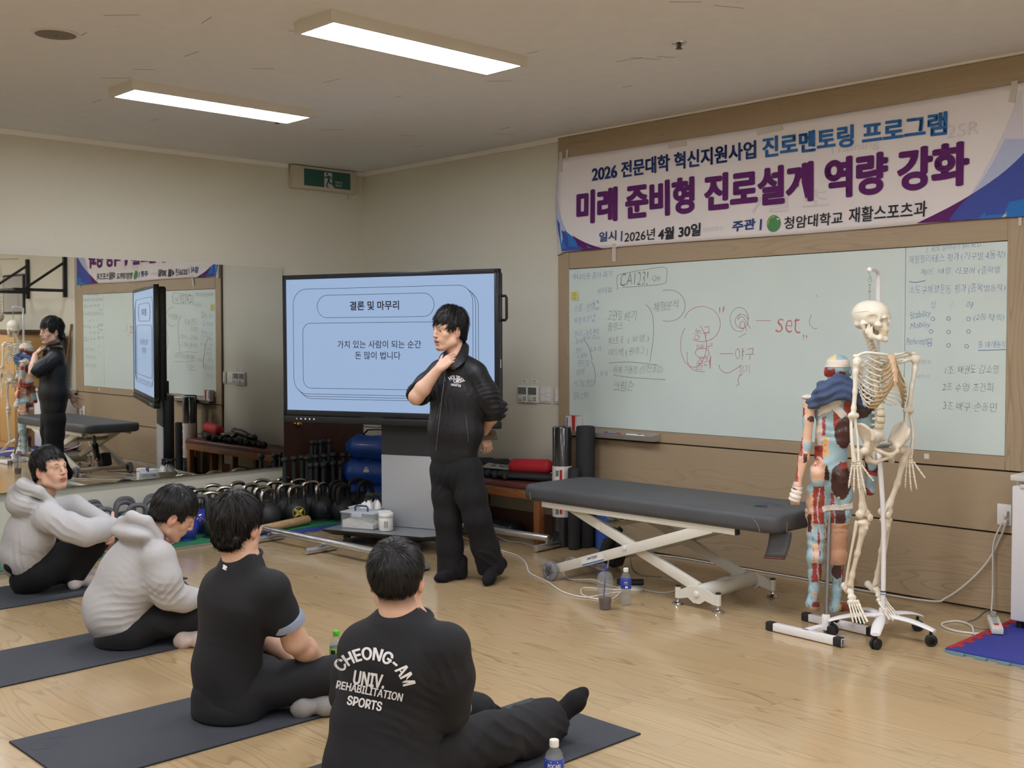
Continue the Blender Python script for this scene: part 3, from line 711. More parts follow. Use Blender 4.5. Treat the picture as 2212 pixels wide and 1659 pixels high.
decal('flap', [[(.0, .0), (.115, .0), (.115, .05), (.0, .05)]], (2.71, -.09, .965), X_, Y_, mat('card_inside', srgb(160, 150, 140), .8), bx)

# ---- banner
def ban_y(x, z):
    u = (x - 2.58) / 3.55
    return -0.034 - 0.004 * math.sin(u * 17 + z * 3) - 0.004 * math.sin(u * 7 + 1) * math.cos(z * 5) - (0.010 * math.exp(-((z - 2.23) / .05) ** 2))
bn = thing('banner', 'long white event banner with blue and purple Korean lettering above the whiteboard', 'banner', (4.35, -.03, 2.23))
BX0, BX1 = 2.585, 6.16
def ztop(x): return 2.945 - .012 * math.sin((x - BX0) / 3.57 * PI)
def zbot(x): return 2.222 + .006 * math.sin((x - BX0) * 2)
g = MB(); nx, nz = 80, 20
V = []
for j in range(nz + 1):
    for i in range(nx + 1):
        x = BX0 + (BX1 - BX0) * i / nx; v = j / nz
        if i == 0: x -= .03 * math.sin(v * PI)
        z = zbot(x) * (1 - v) + ztop(x) * v; V.append((x, ban_y(x, z), z))
g.add(V, [[j * (nx + 1) + i, j * (nx + 1) + i + 1, (j + 1) * (nx + 1) + i + 1, (j + 1) * (nx + 1) + i] for j in range(nz) for i in range(nx)])
M_CLOTH = mat('banner_fabric', srgb(226, 220, 220), 0.8, spec=0.2, bump=0.05, bscale=900)
cl = obj('cloth', g, M_CLOTH, bn); md = cl.modifiers.new('thickness', 'SOLIDIFY'); md.thickness = 0.0015; md.offset = 1
PRINT = {}
def pm(r, g_, b, nm): return PRINT.setdefault(nm, mat('print_' + nm, srgb(r, g_, b), 0.75, spec=0.2, noise=0.02))
P_NAVY, P_BLUE, P_PURP, P_INK = pm(52, 70, 128, 'navy'), pm(58, 110, 172, 'blue'), pm(96, 40, 104, 'purple'), pm(48, 50, 58, 'ink')
def wrapb(k):
    def f(Q):
        for q in Q: q[1] = ban_y(q[0], q[2]) - k
        return Q
    return f
def btext(s, xl, yl, xr, yr, ytl, m, bold, lift=.0055, stamp=0.0):
    a, b_, t = on_y(xl, yl, -.035), on_y(xr, yr, -.035), on_y(xl, ytl, -.035)
    text('lettering', s, 1, m, a, b_ - a, Z_, bn, bold=bold, width=np.linalg.norm(b_ - a), height=(t - a)[2], warp=wrapb(lift), stamp=stamp)
btext('2026 전문대학 혁신지원사업', 1279, 394, 1633, 342, 359, P_NAVY, .018, stamp=.014)
btext('진로멘토링 프로그램', 1646, 342, 2046, 291, 297, P_BLUE, .018, stamp=.022)
btext('미래 준비형 진로설계 역량 강화', 1247, 486, 2094, 400, 413, P_PURP, .022, stamp=.034)
btext('일시 |', 1296, 527, 1345, 521, 502, P_NAVY, .02)
btext('2026년', 1350, 524, 1415, 517, 500, P_INK, .006)
btext('4월 30일', 1422, 520, 1515, 509, 493, P_INK, .028)
btext('주관 |', 1583, 505, 1646, 497, 478, P_NAVY, .028)
btext('청암대학교', 1694, 496, 1821, 484, 469, P_INK, .012)
btext('재활스포츠과', 1834, 482, 2004, 468, 449, P_INK, .012)
def bpoly(name, px, m, lift, sub=8):
    """printed area, outlined on the wall plane"""
    P = [on_y(x, y, -.035) for x, y in px]; mb = MB()
    bm = bmesh.new(); vs_ = [bm.verts.new((p[0], 0, p[2])) for p in P]; f = bm.faces.new(vs_)
    for k in range(1, 40):
        bmesh.ops.bisect_plane(bm, geom=bm.verts[:] + bm.edges[:] + bm.faces[:], plane_co=(2.5 + .1 * k, 0, 0), plane_no=(1, 0, 0))
    for v in bm.verts: v.co.y = ban_y(v.co.x, v.co.z) - lift
    mb.bm(bm); return obj(name, mb, m, bn)
def crv(p0, p1, p2, n=10): return [((1 - t) ** 2 * p0[0] + 2 * t * (1 - t) * p1[0] + t * t * p2[0], (1 - t) ** 2 * p0[1] + 2 * t * (1 - t) * p1[1] + t * t * p2[1]) for t in [i / n for i in range(n + 1)]]
P_SKY, P_LAV, P_MID, P_AZ, P_GOLD, P_WHT = pm(176, 186, 214, 'sky'), pm(208, 204, 216, 'lavender'), pm(70, 84, 160, 'mid'), pm(52, 116, 190, 'azure'), pm(206, 190, 140, 'gold'), pm(240, 240, 244, 'white')
bpoly('artwork', crv((1203, 418), (1210, 490), (1252, 541)) + [(1216, 543), (1205, 500)], P_SKY, .0024)
bpoly('artwork', crv((1204, 470), (1222, 512), (1288, 538)) + [(1216, 543), (1208, 505)], P_AZ, .003)
bpoly('artwork', crv((1206, 478), (1226, 512), (1266, 540)) + [(1216, 543), (1208, 505)], P_MID, .0034)
bpoly('artwork', crv((1238, 508), (1262, 526), (1306, 537)) + [(1258, 541)], P_PURP, .0038)
bpoly('artwork', [(2207, 193)] + crv((2202, 198), (2165, 310), (2090, 430)) + [(2212, 335)], P_LAV, .0024)
bpoly('artwork', crv((2170, 300), (2140, 370), (2090, 430)) + [(2140, 398), (2212, 335), (2212, 300)], P_SKY, .0027)
bpoly('artwork', crv((2230, 312), (2160, 398), (1982, 483)) + [(2100, 475), (2230, 467)], P_PURP, .003)
bpoly('artwork', crv((2230, 312), (2170, 380), (2085, 430)) + crv((2085, 430), (2060, 462), (2052, 477)) + [(2100, 474), (2230, 467)], P_MID, .0034)
bpoly('artwork', crv((2230, 335), (2190, 400), (2115, 473)) + [(2230, 466)], P_AZ, .0038)
bpoly('artwork', [(2165, 469), (2222, 418), (2222, 425), (2172, 469)], P_GOLD, .0043)
s = []
for k in range(8):
    a = k * PI / 4; a1 = a + PI / 8; R = 17 if k % 2 == 0 else 13
    s += [(2177 + R * math.cos(a), 436 + R * math.sin(a)), (2177 + 4.5 * math.cos(a1), 436 + 4.5 * math.sin(a1))]
bpoly('artwork', s, P_WHT, .0046)
for x, y, r in ((2187, 427, 2.2), (2193, 420, 2), (2200, 424, 1.5), (2206, 417, 3), (2199, 415, 1.2)): bpoly('artwork', circ(x, y, r, n=10), P_WHT, .0046)
bpoly('emblem', circ(1671.5, 483, 15, 18.5, 24), pm(86, 140, 92, 'green'), .003)
bpoly('emblem', crv((1657, 487), (1668, 505), (1686, 482)) + crv((1686, 482), (1676, 478), (1670, 487)) + crv((1670, 487), (1664, 492), (1657, 487)), pm(38, 92, 160, 'cobalt'), .0036)
bpoly('emblem', crv((1663, 478), (1672, 470), (1682, 472)) + crv((1682, 474), (1672, 478), (1664, 490)), P_WHT, .004)
bpoly('emblem', crv((1658, 484), (1660, 468), (1674, 466)) + crv((1674, 467), (1664, 472), (1661, 488)), pm(168, 190, 90, 'lime'), .0042)
# faint show-through of older print
P_GH = pm(212, 204, 208, 'ghost')
for s_, a in (('7월 초', (1620, 462, 1790, 448, 422)), ('Training', (1790, 338, 1900, 322, 318)), ('2SR', (2045, 300, 2115, 288, 272)), ('체육문화부', (1518, 503, 1563, 499, 492))):
    btext(s_, *a, P_GH, .0, .003)
M_TAPE = mat('masking_tape', srgb(208, 200, 190), 0.6, alpha=0.9)
def tape(px):
    P = [on_y(x, y, 0) for x, y in px]; mb = MB()
    mb.add([(p[0], min(ban_y(p[0], p[2]) - .0035, -.031) if p[2] > 2.2 else -.031, p[2]) for p in P] + [(p[0], -.028, p[2]) for p in P],
           [[0, 1, 2, 3], [7, 6, 5, 4], [0, 4, 5, 1], [1, 5, 6, 2], [2, 6, 7, 3], [3, 7, 4, 0]])
    obj('tape_strip', mb, M_TAPE, bn)
for p in ([(1215, 330), (1221, 329), (1222, 372), (1216, 373)], [(1229, 326), (1235, 323), (1232, 345), (1229, 350)], [(1214, 528), (1226, 533), (1222, 548), (1212, 552)], [(1331, 527), (1338, 527), (1336, 565), (1328, 565)],
          [(1450, 312), (1490, 305), (1491, 316), (1451, 323)], [(1642, 283), (1697, 271), (1698, 282), (1642, 294)], [(2191, 178), (2205, 176), (2199, 225), (2184, 222)], [(2206, 445), (2212, 444), (2212, 488), (2205, 488)]): tape(p)

# ---- exit sign on the mirror wall under the ceiling
ex = thing('exit_sign', 'green running man exit sign in a beige box under the ceiling corner', 'sign', (0, -.455, 2.91))
obj('case', MB().box2((.0, -.805, 2.905), (.07, -.108, 3.108), .008, 2), mat('aged_beige_plastic', srgb(196, 188, 170), 0.5, noise=0.03, nscale=8), ex)
M_EXG = mat('exit_green', srgb(46, 92, 84), 0.4, noise=0.02); M_EXW = mat('exit_white', srgb(190, 190, 196), 0.5)
EO = (.0705, -.69, 2.935); EW, EH = .505, .15
decal('face', [[(0, 0), (EW, 0), (EW, EH), (0, EH)]], EO, Y_, Z_, M_EXG, ex, .0)
decal('pictogram_door', [[(.215, 0), (.30, 0), (.30, .135), (.215, .135)], [(.30, 0), (.325, 0), (.30, .03)]], EO, Y_, Z_, M_EXW, ex, .0012)
def limb(*p, r=.006):
    L = []
    for a, b_ in zip(p[:-1], p[1:]):
        a, b_ = np.array(a), np.array(b_); d = (b_ - a) / np.linalg.norm(b_ - a); n = np.array([-d[1], d[0]]) * r
        L.append([tuple(a + n), tuple(a - n), tuple(b_ - n + d * r * .5), tuple(b_ + n + d * r * .5)])
    return L
decal('pictogram_man', [circ(.245, .122, .011, n=14)] + limb((.255, .105), (.262, .068), r=.010) + limb((.25, .104), (.238, .09), (.218, .088)) + limb((.262, .106), (.278, .10), (.286, .08)) + limb((.262, .07), (.252, .045), (.238, .018)) + limb((.264, .07), (.272, .045), (.297, .036)) + limb((.236, .012), (.255, 0.004)), EO, Y_, Z_, M_EXG, ex, .0024)
text('lettering', '비상구', 1, M_EXW, V3(EO) + (0, .335, .045), Y_, Z_, ex, width=.08, height=.024, lift=.0016, bold=.01)
text('lettering', 'EXIT', 1, M_EXW, V3(EO) + (0, .338, .016), Y_, Z_, ex, width=.072, height=.02, lift=.0016, bold=.01)
hk = thing('wall_hook', 'tiny screw hook in the wall below the exit sign', 'hook', (0, -.18, 2.87))
obj('hook', MB().tube([(0, -.17, 2.885), (.015, -.17, 2.885), (.02, -.17, 2.87), (.012, -.17, 2.86), (.006, -.17, 2.868)], .003, 6), M_STEEL, hk)

# ---- thermostats and switches beside the panelling
M_LCD = mat('grey_lcd', srgb(92, 96, 94), 0.25, noise=0.04); M_PRT = mat('grey_print', srgb(150, 150, 150), 0.6)
for k, x0 in enumerate((2.104, 2.219)):
    t = thing('thermostat', 'white thermostat with grey screen, ' + ('left one of the pair' if k == 0 else 'right one of the pair, beside the light switch'), 'thermostat', (x0 + .056, 0, 1.04))
    obj('case', MB().box2((x0, -.022, 1.043), (x0 + .112, 0, 1.178), .004, 2), M_WHITE, t)
    obj('screen', MB().box2((x0 + .010, -.0235, 1.108), (x0 + .102, -.02, 1.166)), M_LCD, t)
    decal('print', [[(.012, .052), (.04, .052), (.04, .055), (.012, .055)], [(.012, .03), (.05, .03), (.05, .034), (.012, .034)], [(.012, .012), (.055, .012), (.055, .02), (.012, .02)]], (x0, -.022, 1.043), X_, Z_, M_PRT, t)
    bb = MB()
    for i in range(2):
        for j in range(2): bb.box2((x0 + .070 + .017 * i, -.0245, 1.058 + .018 * j), (x0 + .083 + .017 * i, -.021, 1.072 + .018 * j))
    obj('keypad', bb, M_PRT, t)
    q = thing('wall_label', 'small white paper label above the ' + ('left' if k == 0 else 'right') + ' thermostat', 'label', (x0 + .07, 0, 1.2))
    obj('paper', MB().box2((x0 + .042, -.0015, 1.192), (x0 + .10, 0, 1.232)), M_WHITE, q)
    decal('print', [[(.052, .168), (.075, .168), (.075, .18), (.052, .18)], [(.045, .154), (.09, .154), (.09, .158), (.045, .158)]], (x0, -.0015, 1.043), X_, Z_, M_PRT, q)
M_SWP = mat('ivory_switch', srgb(214, 210, 202), 0.4)
def switch(x0, x1, label, n):
    t = thing('light_switch', label, 'light switch', ((x0 + x1) / 2, 0, 1.05))
    obj('plate', MB().box2((x0, -.010, 1.044), (x1, 0, 1.18), .004, 2), M_SWP, t)
    for c in range(n):
        w = (x1 - x0 - .03) / n
        for r_ in range(2 if c == 0 else 3):
            h = .105 / (2 if c == 0 else 3)
            obj('rocker', MB().box2((x0 + .015 + w * c + .001, -.0145, 1.06 + h * r_ + .001), (x0 + .015 + w * (c + 1) - .001, -.008, 1.06 + h * (r_ + 1) - .001), .0015, 1), M_WHITE, t)
switch(2.343, 2.472, 'wide white light switch plate beside the right thermostat', 2)
switch(2.50, 2.566, 'narrow white light switch plate touching the oak upright', 1)
# ---- wall socket with two plugs beside the fridge
ws = thing('wall_socket', 'white wall socket with two plugs on the oak boards beside the fridge', 'socket', (6.03, -.026, .53))
obj('plate', MB().box2((5.985, -.036, .50), (6.065, -.026, .62), .004, 2), M_WHITE, ws)
obj('plug', MB().box2((6.03, -.075, .555), (6.055, -.036, .585), .005), M_WHITE, ws); obj('plug', MB().box2((6.03, -.075, .515), (6.055, -.036, .54), .005), M_SWP, ws)
pl = thing('wall_label', 'tiny white sticker on the oak board below the whiteboard', 'label', (5.56, -.026, .85))
obj('paper', MB().box2((5.55, -.0275, .84), (5.58, -.026, .87)), M_WHITE, pl)
# ------------------------------------------------------------------ display on a wheeled stand
TA = math.radians(21); TU = V3((math.cos(TA), math.sin(TA), 0)); TN = V3((math.sin(TA), -math.cos(TA), 0))   # along the screen, towards the viewer
TC = V3((1.965, -1.245, 0)); TM = np.stack([TU, TN * -1, Z_], 1)
TW, TZ0, TZ1 = 1.86, 0.915, 2.052
def tl(u, d, z): return TC + TU * u + TN * d + Z_ * z
tv = thing('interactive_display', 'large black interactive display on wheeled stand showing a pale blue slide', 'display', TC)
M_BEZ = mat('black_bezel', srgb(30, 32, 38), 0.3, spec=0.5, noise=0.03); M_GREY = mat('silver_grey_sheet', srgb(176, 180, 184), 0.42, 0.25, noise=0.015, nscale=300)
M_DGREY = mat('dark_grey_sheet', srgb(58, 60, 66), 0.5, noise=0.02, nscale=200); M_BLKM = mat('black_sheet_metal', srgb(28, 29, 32), 0.45, noise=0.03)
M_SCR = mat('slide_background', srgb(20, 24, 34), 0.25, emit=srgb(164, 190, 226), estr=0.60, noise=0.0)
M_SLN = mat('slide_ink', srgb(24, 28, 44), 0.5)
f = MB(); zb = .972
for u0, u1, z0, z1 in ((-TW / 2, TW / 2, TZ1 - .035, TZ1), (-TW / 2, TW / 2, zb, zb + .04), (-TW / 2, -TW / 2 + .034, zb, TZ1), (TW / 2 - .034, TW / 2, zb, TZ1)):
    f.box(tl((u0 + u1) / 2, -.02, (z0 + z1) / 2), (u1 - u0, .05, z1 - z0), TM, .004)
obj('bezel', f, M_BEZ, tv)
obj('back_housing', MB().box(tl(0, -.075, 1.51), (TW - .03, .07, TZ1 - zb - .03), TM, .02), M_BLKM, tv)
sc = obj('screen', MB().box(tl(0, -.003, (zb + TZ1) / 2), (TW - .06, .006, TZ1 - zb - .06), TM), M_SCR, tv)
sp_ = MB().box(tl(0, -.018, (TZ0 + zb) / 2 - .002), (TW, .06, zb - TZ0 - .006), TM, .006); obj('control_bar', sp_, M_BLKM, tv)
for k in range(5): obj('button', MB().box(tl(-.80 + .04 * k, .0135, .945), (.012 if k else .006, .003, .012), TM), M_WHITE, tv)
obj('badge', MB().box(tl(.85, .0135, .953), (.08, .003, .003), TM), M_WHITE, tv)
SO = tl(-TW / 2 + .034, .0005, zb + .04); SW, SH = TW - .068, TZ1 - zb - .075
def outline(x0, y0, x1, y1, r, skip=None):
    P = rrect(x0, y0, x1, y1, r, 8); P.append(P[0])
    if skip: P = [p for p in P if not skip(p)]
    return [SO + TU * x + Z_ * y + TN * .001 for x, y in P]
w, h = SW, SH
main = (.036 * w, .125 * h, .905 * w, .925 * h)
paths = [outline(*main, .11 * w * .6), outline(.085 * w, .17 * h, .845 * w, .665 * h, .07), outline(.16 * w, .705 * h, .73 * w, .875 * h, .09)]
for k in (1, 2):
    o_ = k * .0125 * w; x0, y0, x1, y1 = main; P = rrect(x0 + o_, y0 - o_ * .8, x1 + o_, y1 - o_ * .8, .11 * w * .6, 10)
    paths.append([SO + TU * x + Z_ * y + TN * .001 for x, y in P[-3:] + P[:7]]); 
    q = [p for p in P if p[1] < y0 + .02 or p[0] > x1 - .02]
    P2 = rrect(x0 + o_, y0 - o_ * .8, x1 + o_, y1 - o_ * .8, .11 * w * .6, 10)
    seq = P2[26:44] + P2[0:8]
    paths[-1] = [SO + TU * x + Z_ * y + TN * .001 for x, y in seq]
stroke('slide_outline', paths, .0017, M_SLN, tv)
def slide_text(s, x0, x1, y, hh, bold): text('slide_text', s, 1, M_SLN, SO + TU * (x0 * w) + Z_ * (y * h), TU, Z_, tv, bold=bold, width=(x1 - x0) * w, height=hh * h, lift=.001)
slide_text('결론 및 마무리', .325, .565, .757, .068, .022)
slide_text('가치 있는 사람이 되는 순간', .262, .668, .474, .058, .006)
slide_text('돈 많이 법니다', .349, .57, .392, .058, .006)
hd = MB(); p0 = tl(TW / 2 - .002, -.05, 1.86)
hd.tube([p0, p0 + TU * .032, p0 + TU * .04 + Z_ * -.012, p0 + TU * .04 + Z_ * -.16, p0 + TU * .032 + Z_ * -.172, p0 + Z_ * -.172], .010, 8); obj('handle', hd, M_BLKM, tv)
obj('side_label', MB().box(tl(TW / 2 + .0005, -.03, 1.38), (.002, .012, .06), TM), M_WHITE, tv)
# stand
CW = .50; CD = -.17
def cl_(u, d, z): return tl(u + .105, d, z)
obj('column', MB().box(cl_(0, CD - .05, .56), (CW - .004, .10, .86), TM, .006), M_BLKM, tv)
obj('column_side', MB().box(cl_(CW / 2 + .02, CD - .06, .62), (.045, .11, .98), TM, .006), M_BLKM, tv)
obj('upper_cover', MB().box(cl_(0, CD + .004, .80), (CW, .012, .24), TM, .003), M_DGREY, tv)
obj('lower_cover', MB().box(cl_(0, CD + .006, .405), (CW, .014, .545), TM, .003), M_GREY, tv)
obj('mount', MB().box(cl_(-.1, -.13, 1.35), (.5, .06, .55), TM, .005), M_BLKM, tv)
PL = on_z(696.5, 1143, .13); 
def bp(u, d, z): return V3((PL[0], PL[1], 0)) + TU * u - TN * d + Z_ * z
bw, bd = .93, .60
pl_ = MB(); P = [(0.0, .0), (bw - .07, .0), (bw, .07), (bw, bd), (.0, bd)]
top_ = [(x, y) for x, y in P]; bot = [(.06 + (x / bw) * (bw - .12), .05 + y / bd * (bd - .1)) for x, y in P]
V = [bp(x, y, .13) for x, y in top_] + [bp(x, y, .118) for x, y in top_] + [bp(x, y, .085) for x, y in bot]
n = len(P); pl_.add(V, [list(range(n))] + [[i, (i + 1) % n, n + (i + 1) % n, n + i] for i in range(n)] + [[n + i, n + (i + 1) % n, 2 * n + (i + 1) % n, 2 * n + i] for i in range(n)] + [[2 * n + i for i in range(n)][::-1]])
M_BPL = mat('grey_steel_plate', srgb(150, 154, 158), 0.3, 0.4, noise=0.02, nscale=60)
pl_.m = [0] + [1] * (len(pl_.f) - 1)
obj('base_plate', pl_, [M_BPL, M_BLKM], tv)
M_RUB = mat('black_rubber', srgb(30, 30, 32), 0.6, noise=0.08, nscale=120)
for u, d in ((.16, .09), (bw - .16, .09), (.16, bd - .09), (bw - .16, bd - .09)):
    c = bp(u, d, .034); m_ = MB(); ax = unit(TU * .5 + TN * .8)
    fk = obj('caster', MB().box(c + Z_ * .036, (.045, .045, .012), TM, .003).cyl(c + Z_ * .03, c + Z_ * .052, .012).box(c + ax * .017 + Z_ * .014, (.008, .04, .04), frame_from(Z_, ax)).box(c - ax * .017 + Z_ * .014, (.008, .04, .04), frame_from(Z_, ax)), M_BLKM, tv)
    obj('wheel', MB().cyl(c - ax * .013, c + ax * .013, .034, seg=20, bevel=.004), M_RUB, fk)
    obj('hub', MB().cyl(c - ax * .0145, c + ax * .0145, .016, seg=14), M_CHR, fk)

# ---- things on the base plate
M_CLR = clear_mat('clear_plastic', (0.5, 0.53, 0.56, 1), .16, .08); M_POW = mat('white_chalk_powder', srgb(236, 234, 228), 0.95, noise=0.03, bump=0.6, bscale=60)
cb = thing('storage_box', 'clear plastic box of white powder with a blue handle on the display stand', 'storage box', bp(.26, .11, .13)); 
c0 = bp(.245, .10, .131)
def lb(u, d, z): return c0 + TU * u - TN * d + Z_ * z
bx_ = MB()
for (u, d, su, sd) in ((0, 0, .285, .004), (0, .172, .285, .004), (-.1405, .086, .004, .172), (.1405, .086, .004, .172)):
    bx_.box(lb(u, d, .058), (su, sd, .116), TM)
bx_.box(lb(0, .086, .003), (.285, .172, .005), TM)
obj('tub', bx_, M_CLR, cb)
gr = MB(); nn = 14; V = []
for j in range(nn + 1):
    for i in range(nn + 1):
        u = -.134 + .268 * i / nn; d = .006 + .16 * j / nn
        z = .058 + .022 * math.exp(-((u + .04) / .08) ** 2) - .018 * max(0, u) / .13 + .008 * (vnoise(np.array([[u * 30, d * 30, 1.0]]), 1)[0])
        V.append(lb(u, d, z))
top_f = [[j * (nn + 1) + i, j * (nn + 1) + i + 1, (j + 1) * (nn + 1) + i + 1, (j + 1) * (nn + 1) + i] for j in range(nn) for i in range(nn)]
ring = [i for i in range(nn + 1)] + [(j) * (nn + 1) + nn for j in range(1, nn + 1)] + [nn * (nn + 1) + i for i in range(nn - 1, -1, -1)] + [j * (nn + 1) for j in range(nn - 1, 0, -1)]
base_n = len(V); V += [V3((V[i][0], V[i][1], 0)) + Z_ * (c0[2] + .0065) for i in ring]
gr.add(V, top_f + [[ring[k], ring[(k + 1) % len(ring)], base_n + (k + 1) % len(ring), base_n + k] for k in range(len(ring))] + [[base_n + k for k in range(len(ring))]])
pw = obj('powder', gr, M_POW, cb); pw['kind'] = 'stuff'
M_LID = clear_mat('frosted_lid', (0.72, 0.80, 0.9, 1), .5, .3)
obj('lid', MB().box(lb(0, .086, .122), (.30, .19, .012), TM, .004), M_LID, cb)
M_NAVY = mat('navy_plastic', srgb(54, 70, 122), 0.4, noise=0.03)
obj('handle', MB().tube([lb(-.055, .06, .126), lb(-.056, .06, .155), lb(-.045, .06, .168), lb(.045, .06, .168), lb(.056, .06, .155), lb(.055, .06, .126)], .0075, 8), M_NAVY, cb)
obj('clip', MB().box(lb(0, -.008, .108), (.09, .006, .03), TM, .002), M_LID, cb)
def jar(u, d, label, s=1.0):
    p = bp(u, d, .131); t = thing('white_jar', label, 'jar', p)
    obj('jar_body', MB().lathe([(.046, 0), (.052, .003), (.053, .008), (.053, .098), (.049, .103)], 28, np.eye(3) * s, p), M_WHITE, t)
    obj('lid', MB().lathe([(.054, .103), (.056, .106), (.056, .128), (.053, .132)], 28, np.eye(3) * s, p), mat('white_lid', srgb(236, 236, 236), 0.35), t)
    q = MB()
    for k in range(5):
        a = -.9 + .12 * k; q.box(p + V3((.0535 * math.cos(a) , .0535 * math.sin(a), .05 + .006 * (k % 2))), (.0012, .004, .05), rotz(a))
    obj('print', q, M_PRT, t)
jar(.475, .135, 'white screw-lid jar in front, right of the clear powder box'); jar(.41, .22, 'white screw-lid jar half hidden behind the clear powder box', .98)
bk = thing('white_basket', 'white woven plastic basket of spray bottles behind the clear powder box', 'basket', bp(.3, .37, .13))
kk = MB(); bc = bp(.20, .33, .131)
rows = []
for z, sx_, sy_ in ((0, .11, .075), (.002, .118, .08), (.13, .135, .095), (.136, .14, .10), (.13, .13, .09), (.006, .112, .075)):
    rows.append(np.array([bc + TU * x * sx_ - TN * y * sy_ + Z_ * z for x, y in rrect(-1, -1, 1, 1, .3, 5)]))
kk.rings(rows)
obj('basket_body', kk, mat('white_woven_plastic', srgb(222, 220, 212), 0.5, bump=0.8, bscale=140), bk)
for k, (u, d, yw) in enumerate(((-.075, -.02, 2.6), (-.02, .03, 2.9), (.03, -.03, .4), (.085, .02, .2), (.04, .05, 2.2))):
    p = bc + TU * u - TN * d + Z_ * .012
    t = thing('spray_bottle', ('white spray bottle with black trigger leaning out at the left of the basket', 'white spray bottle with black trigger, second from the left in the basket', 'white spray bottle with black trigger in the front middle of the basket', 'white spray bottle with black trigger at the right of the basket, by the column', 'white spray bottle with black trigger at the back of the basket')[k], 'spray bottle', p, 0, 'spray bottles in the white basket')
    Rl = rot_axis(TN, (-.35, -.1, .05, .1, 0)[k])
    obj('bottle', MB().lathe([(.028, 0), (.033, .004), (.033, .12), (.024, .155), (.012, .17), (.012, .18)], 20, Rl, p), M_WHITE, t)
    hv = Rl @ Z_; hp = p + hv * .18; fd = V3((math.cos(yw), math.sin(yw), 0)); 
    obj('spray_head', MB().cyl(hp, hp + hv * .022, .014, .012, 14).bar(hp + hv * .036 - fd * .022, hp + hv * .044 + fd * .05, .018, .02, hv, .004).tube([hp + hv * .03 + fd * .025, hp + hv * .01 + fd * .034, hp - hv * .012 + fd * .03], .004, 8), M_BLACK, t)
# loose black lead hanging under the display
obj('lead', MB().tube([tl(-.28, -.03, .915), tl(-.2, -.02, .898), tl(-.1, -.02, .893), tl(0, -.03, .912)], .003, 6), M_BLKM, tv)
obj('lead', MB().tube([cl_(.27, -.3, .30), cl_(.30, -.31, .2), cl_(.31, -.28, .14), cl_(.36, -.26, .145)], .004, 6), M_BLKM, tv)
# ------------------------------------------------------------------ green mat, kettlebells, clubs, bags by the mirror wall
M_GRN = mat('green_foam', srgb(40, 122, 84), 0.7, noise=0.05, nscale=25, bump=0.1, bscale=300); M_GRE = mat('grey_foam_edge', srgb(128, 128, 122), 0.8)
MT = 0.03
def tile(x0, y0, x1, y1, m, name, label, edge=M_GRE, z=0.0, h=MT, grp=None):
    t = thing(name, label, 'floor mat', ((x0 + x1) / 2, (y0 + y1) / 2, z), 0, grp)
    obj('foam_core', MB().box2((x0, y0, z), (x1, y1, z + h * .6), .002, 1), edge, t); obj('top_layer', MB().box2((x0 + .001, y0 + .001, z + h * .6), (x1 - .001, y1 - .001, z + h), .002, 1), m, t)
ys = [-3.75, -2.82, -1.89, -0.96, -0.03]
for i in range(4):
    tile(.012, ys[i] + .001, .93, ys[i + 1] - .001, M_GRN, 'foam_tile', ('green foam tile under the far left end of the kettlebell rows', 'green foam tile under the grey handled and blue kettlebells', 'green foam tile under the chrome handled kettlebells', 'green foam tile under the standing clubs beside the door')[i], grp='green foam tiles along the mirror wall')
M_BLUEF = mat('blue_foam', srgb(48, 66, 150), 0.7, noise=0.05, nscale=30)
tl_ = thing('foam_strip', 'narrow blue foam tile with jigsaw teeth lying in front of the green tiles', 'floor mat', (.99, -1.4, 0))
P = [(.935, -1.93)]; y = -1.93; k = 0
while y < -0.96:
    P += [(1.06 if k % 2 else 1.035, y), (1.06 if k % 2 else 1.035, y + .07)]; y += .07; k += 1
P += [(.935, y)]
obj('foam_core', MB().prism(P, 0.0005, .014), M_GRE, tl_); obj('top_layer', MB().prism([(x - .004 if x > 1 else x, yy) for x, yy in P], .014, .024), M_BLUEF, tl_)
ws_ = thing('wooden_club', 'thick bare wooden stick lying on the blue foam strip', 'wooden stick', (.9, -1.5, .03))
a, b_ = V3((.97, -1.87, .062)), V3((.80, -1.17, .068))
obj('stick', MB().cyl(a, b_, .034, .038, 20, .008), wood_mat('bare_wood', srgb(196, 164, 120), srgb(160, 126, 84), 'y', 3, .6), ws_)

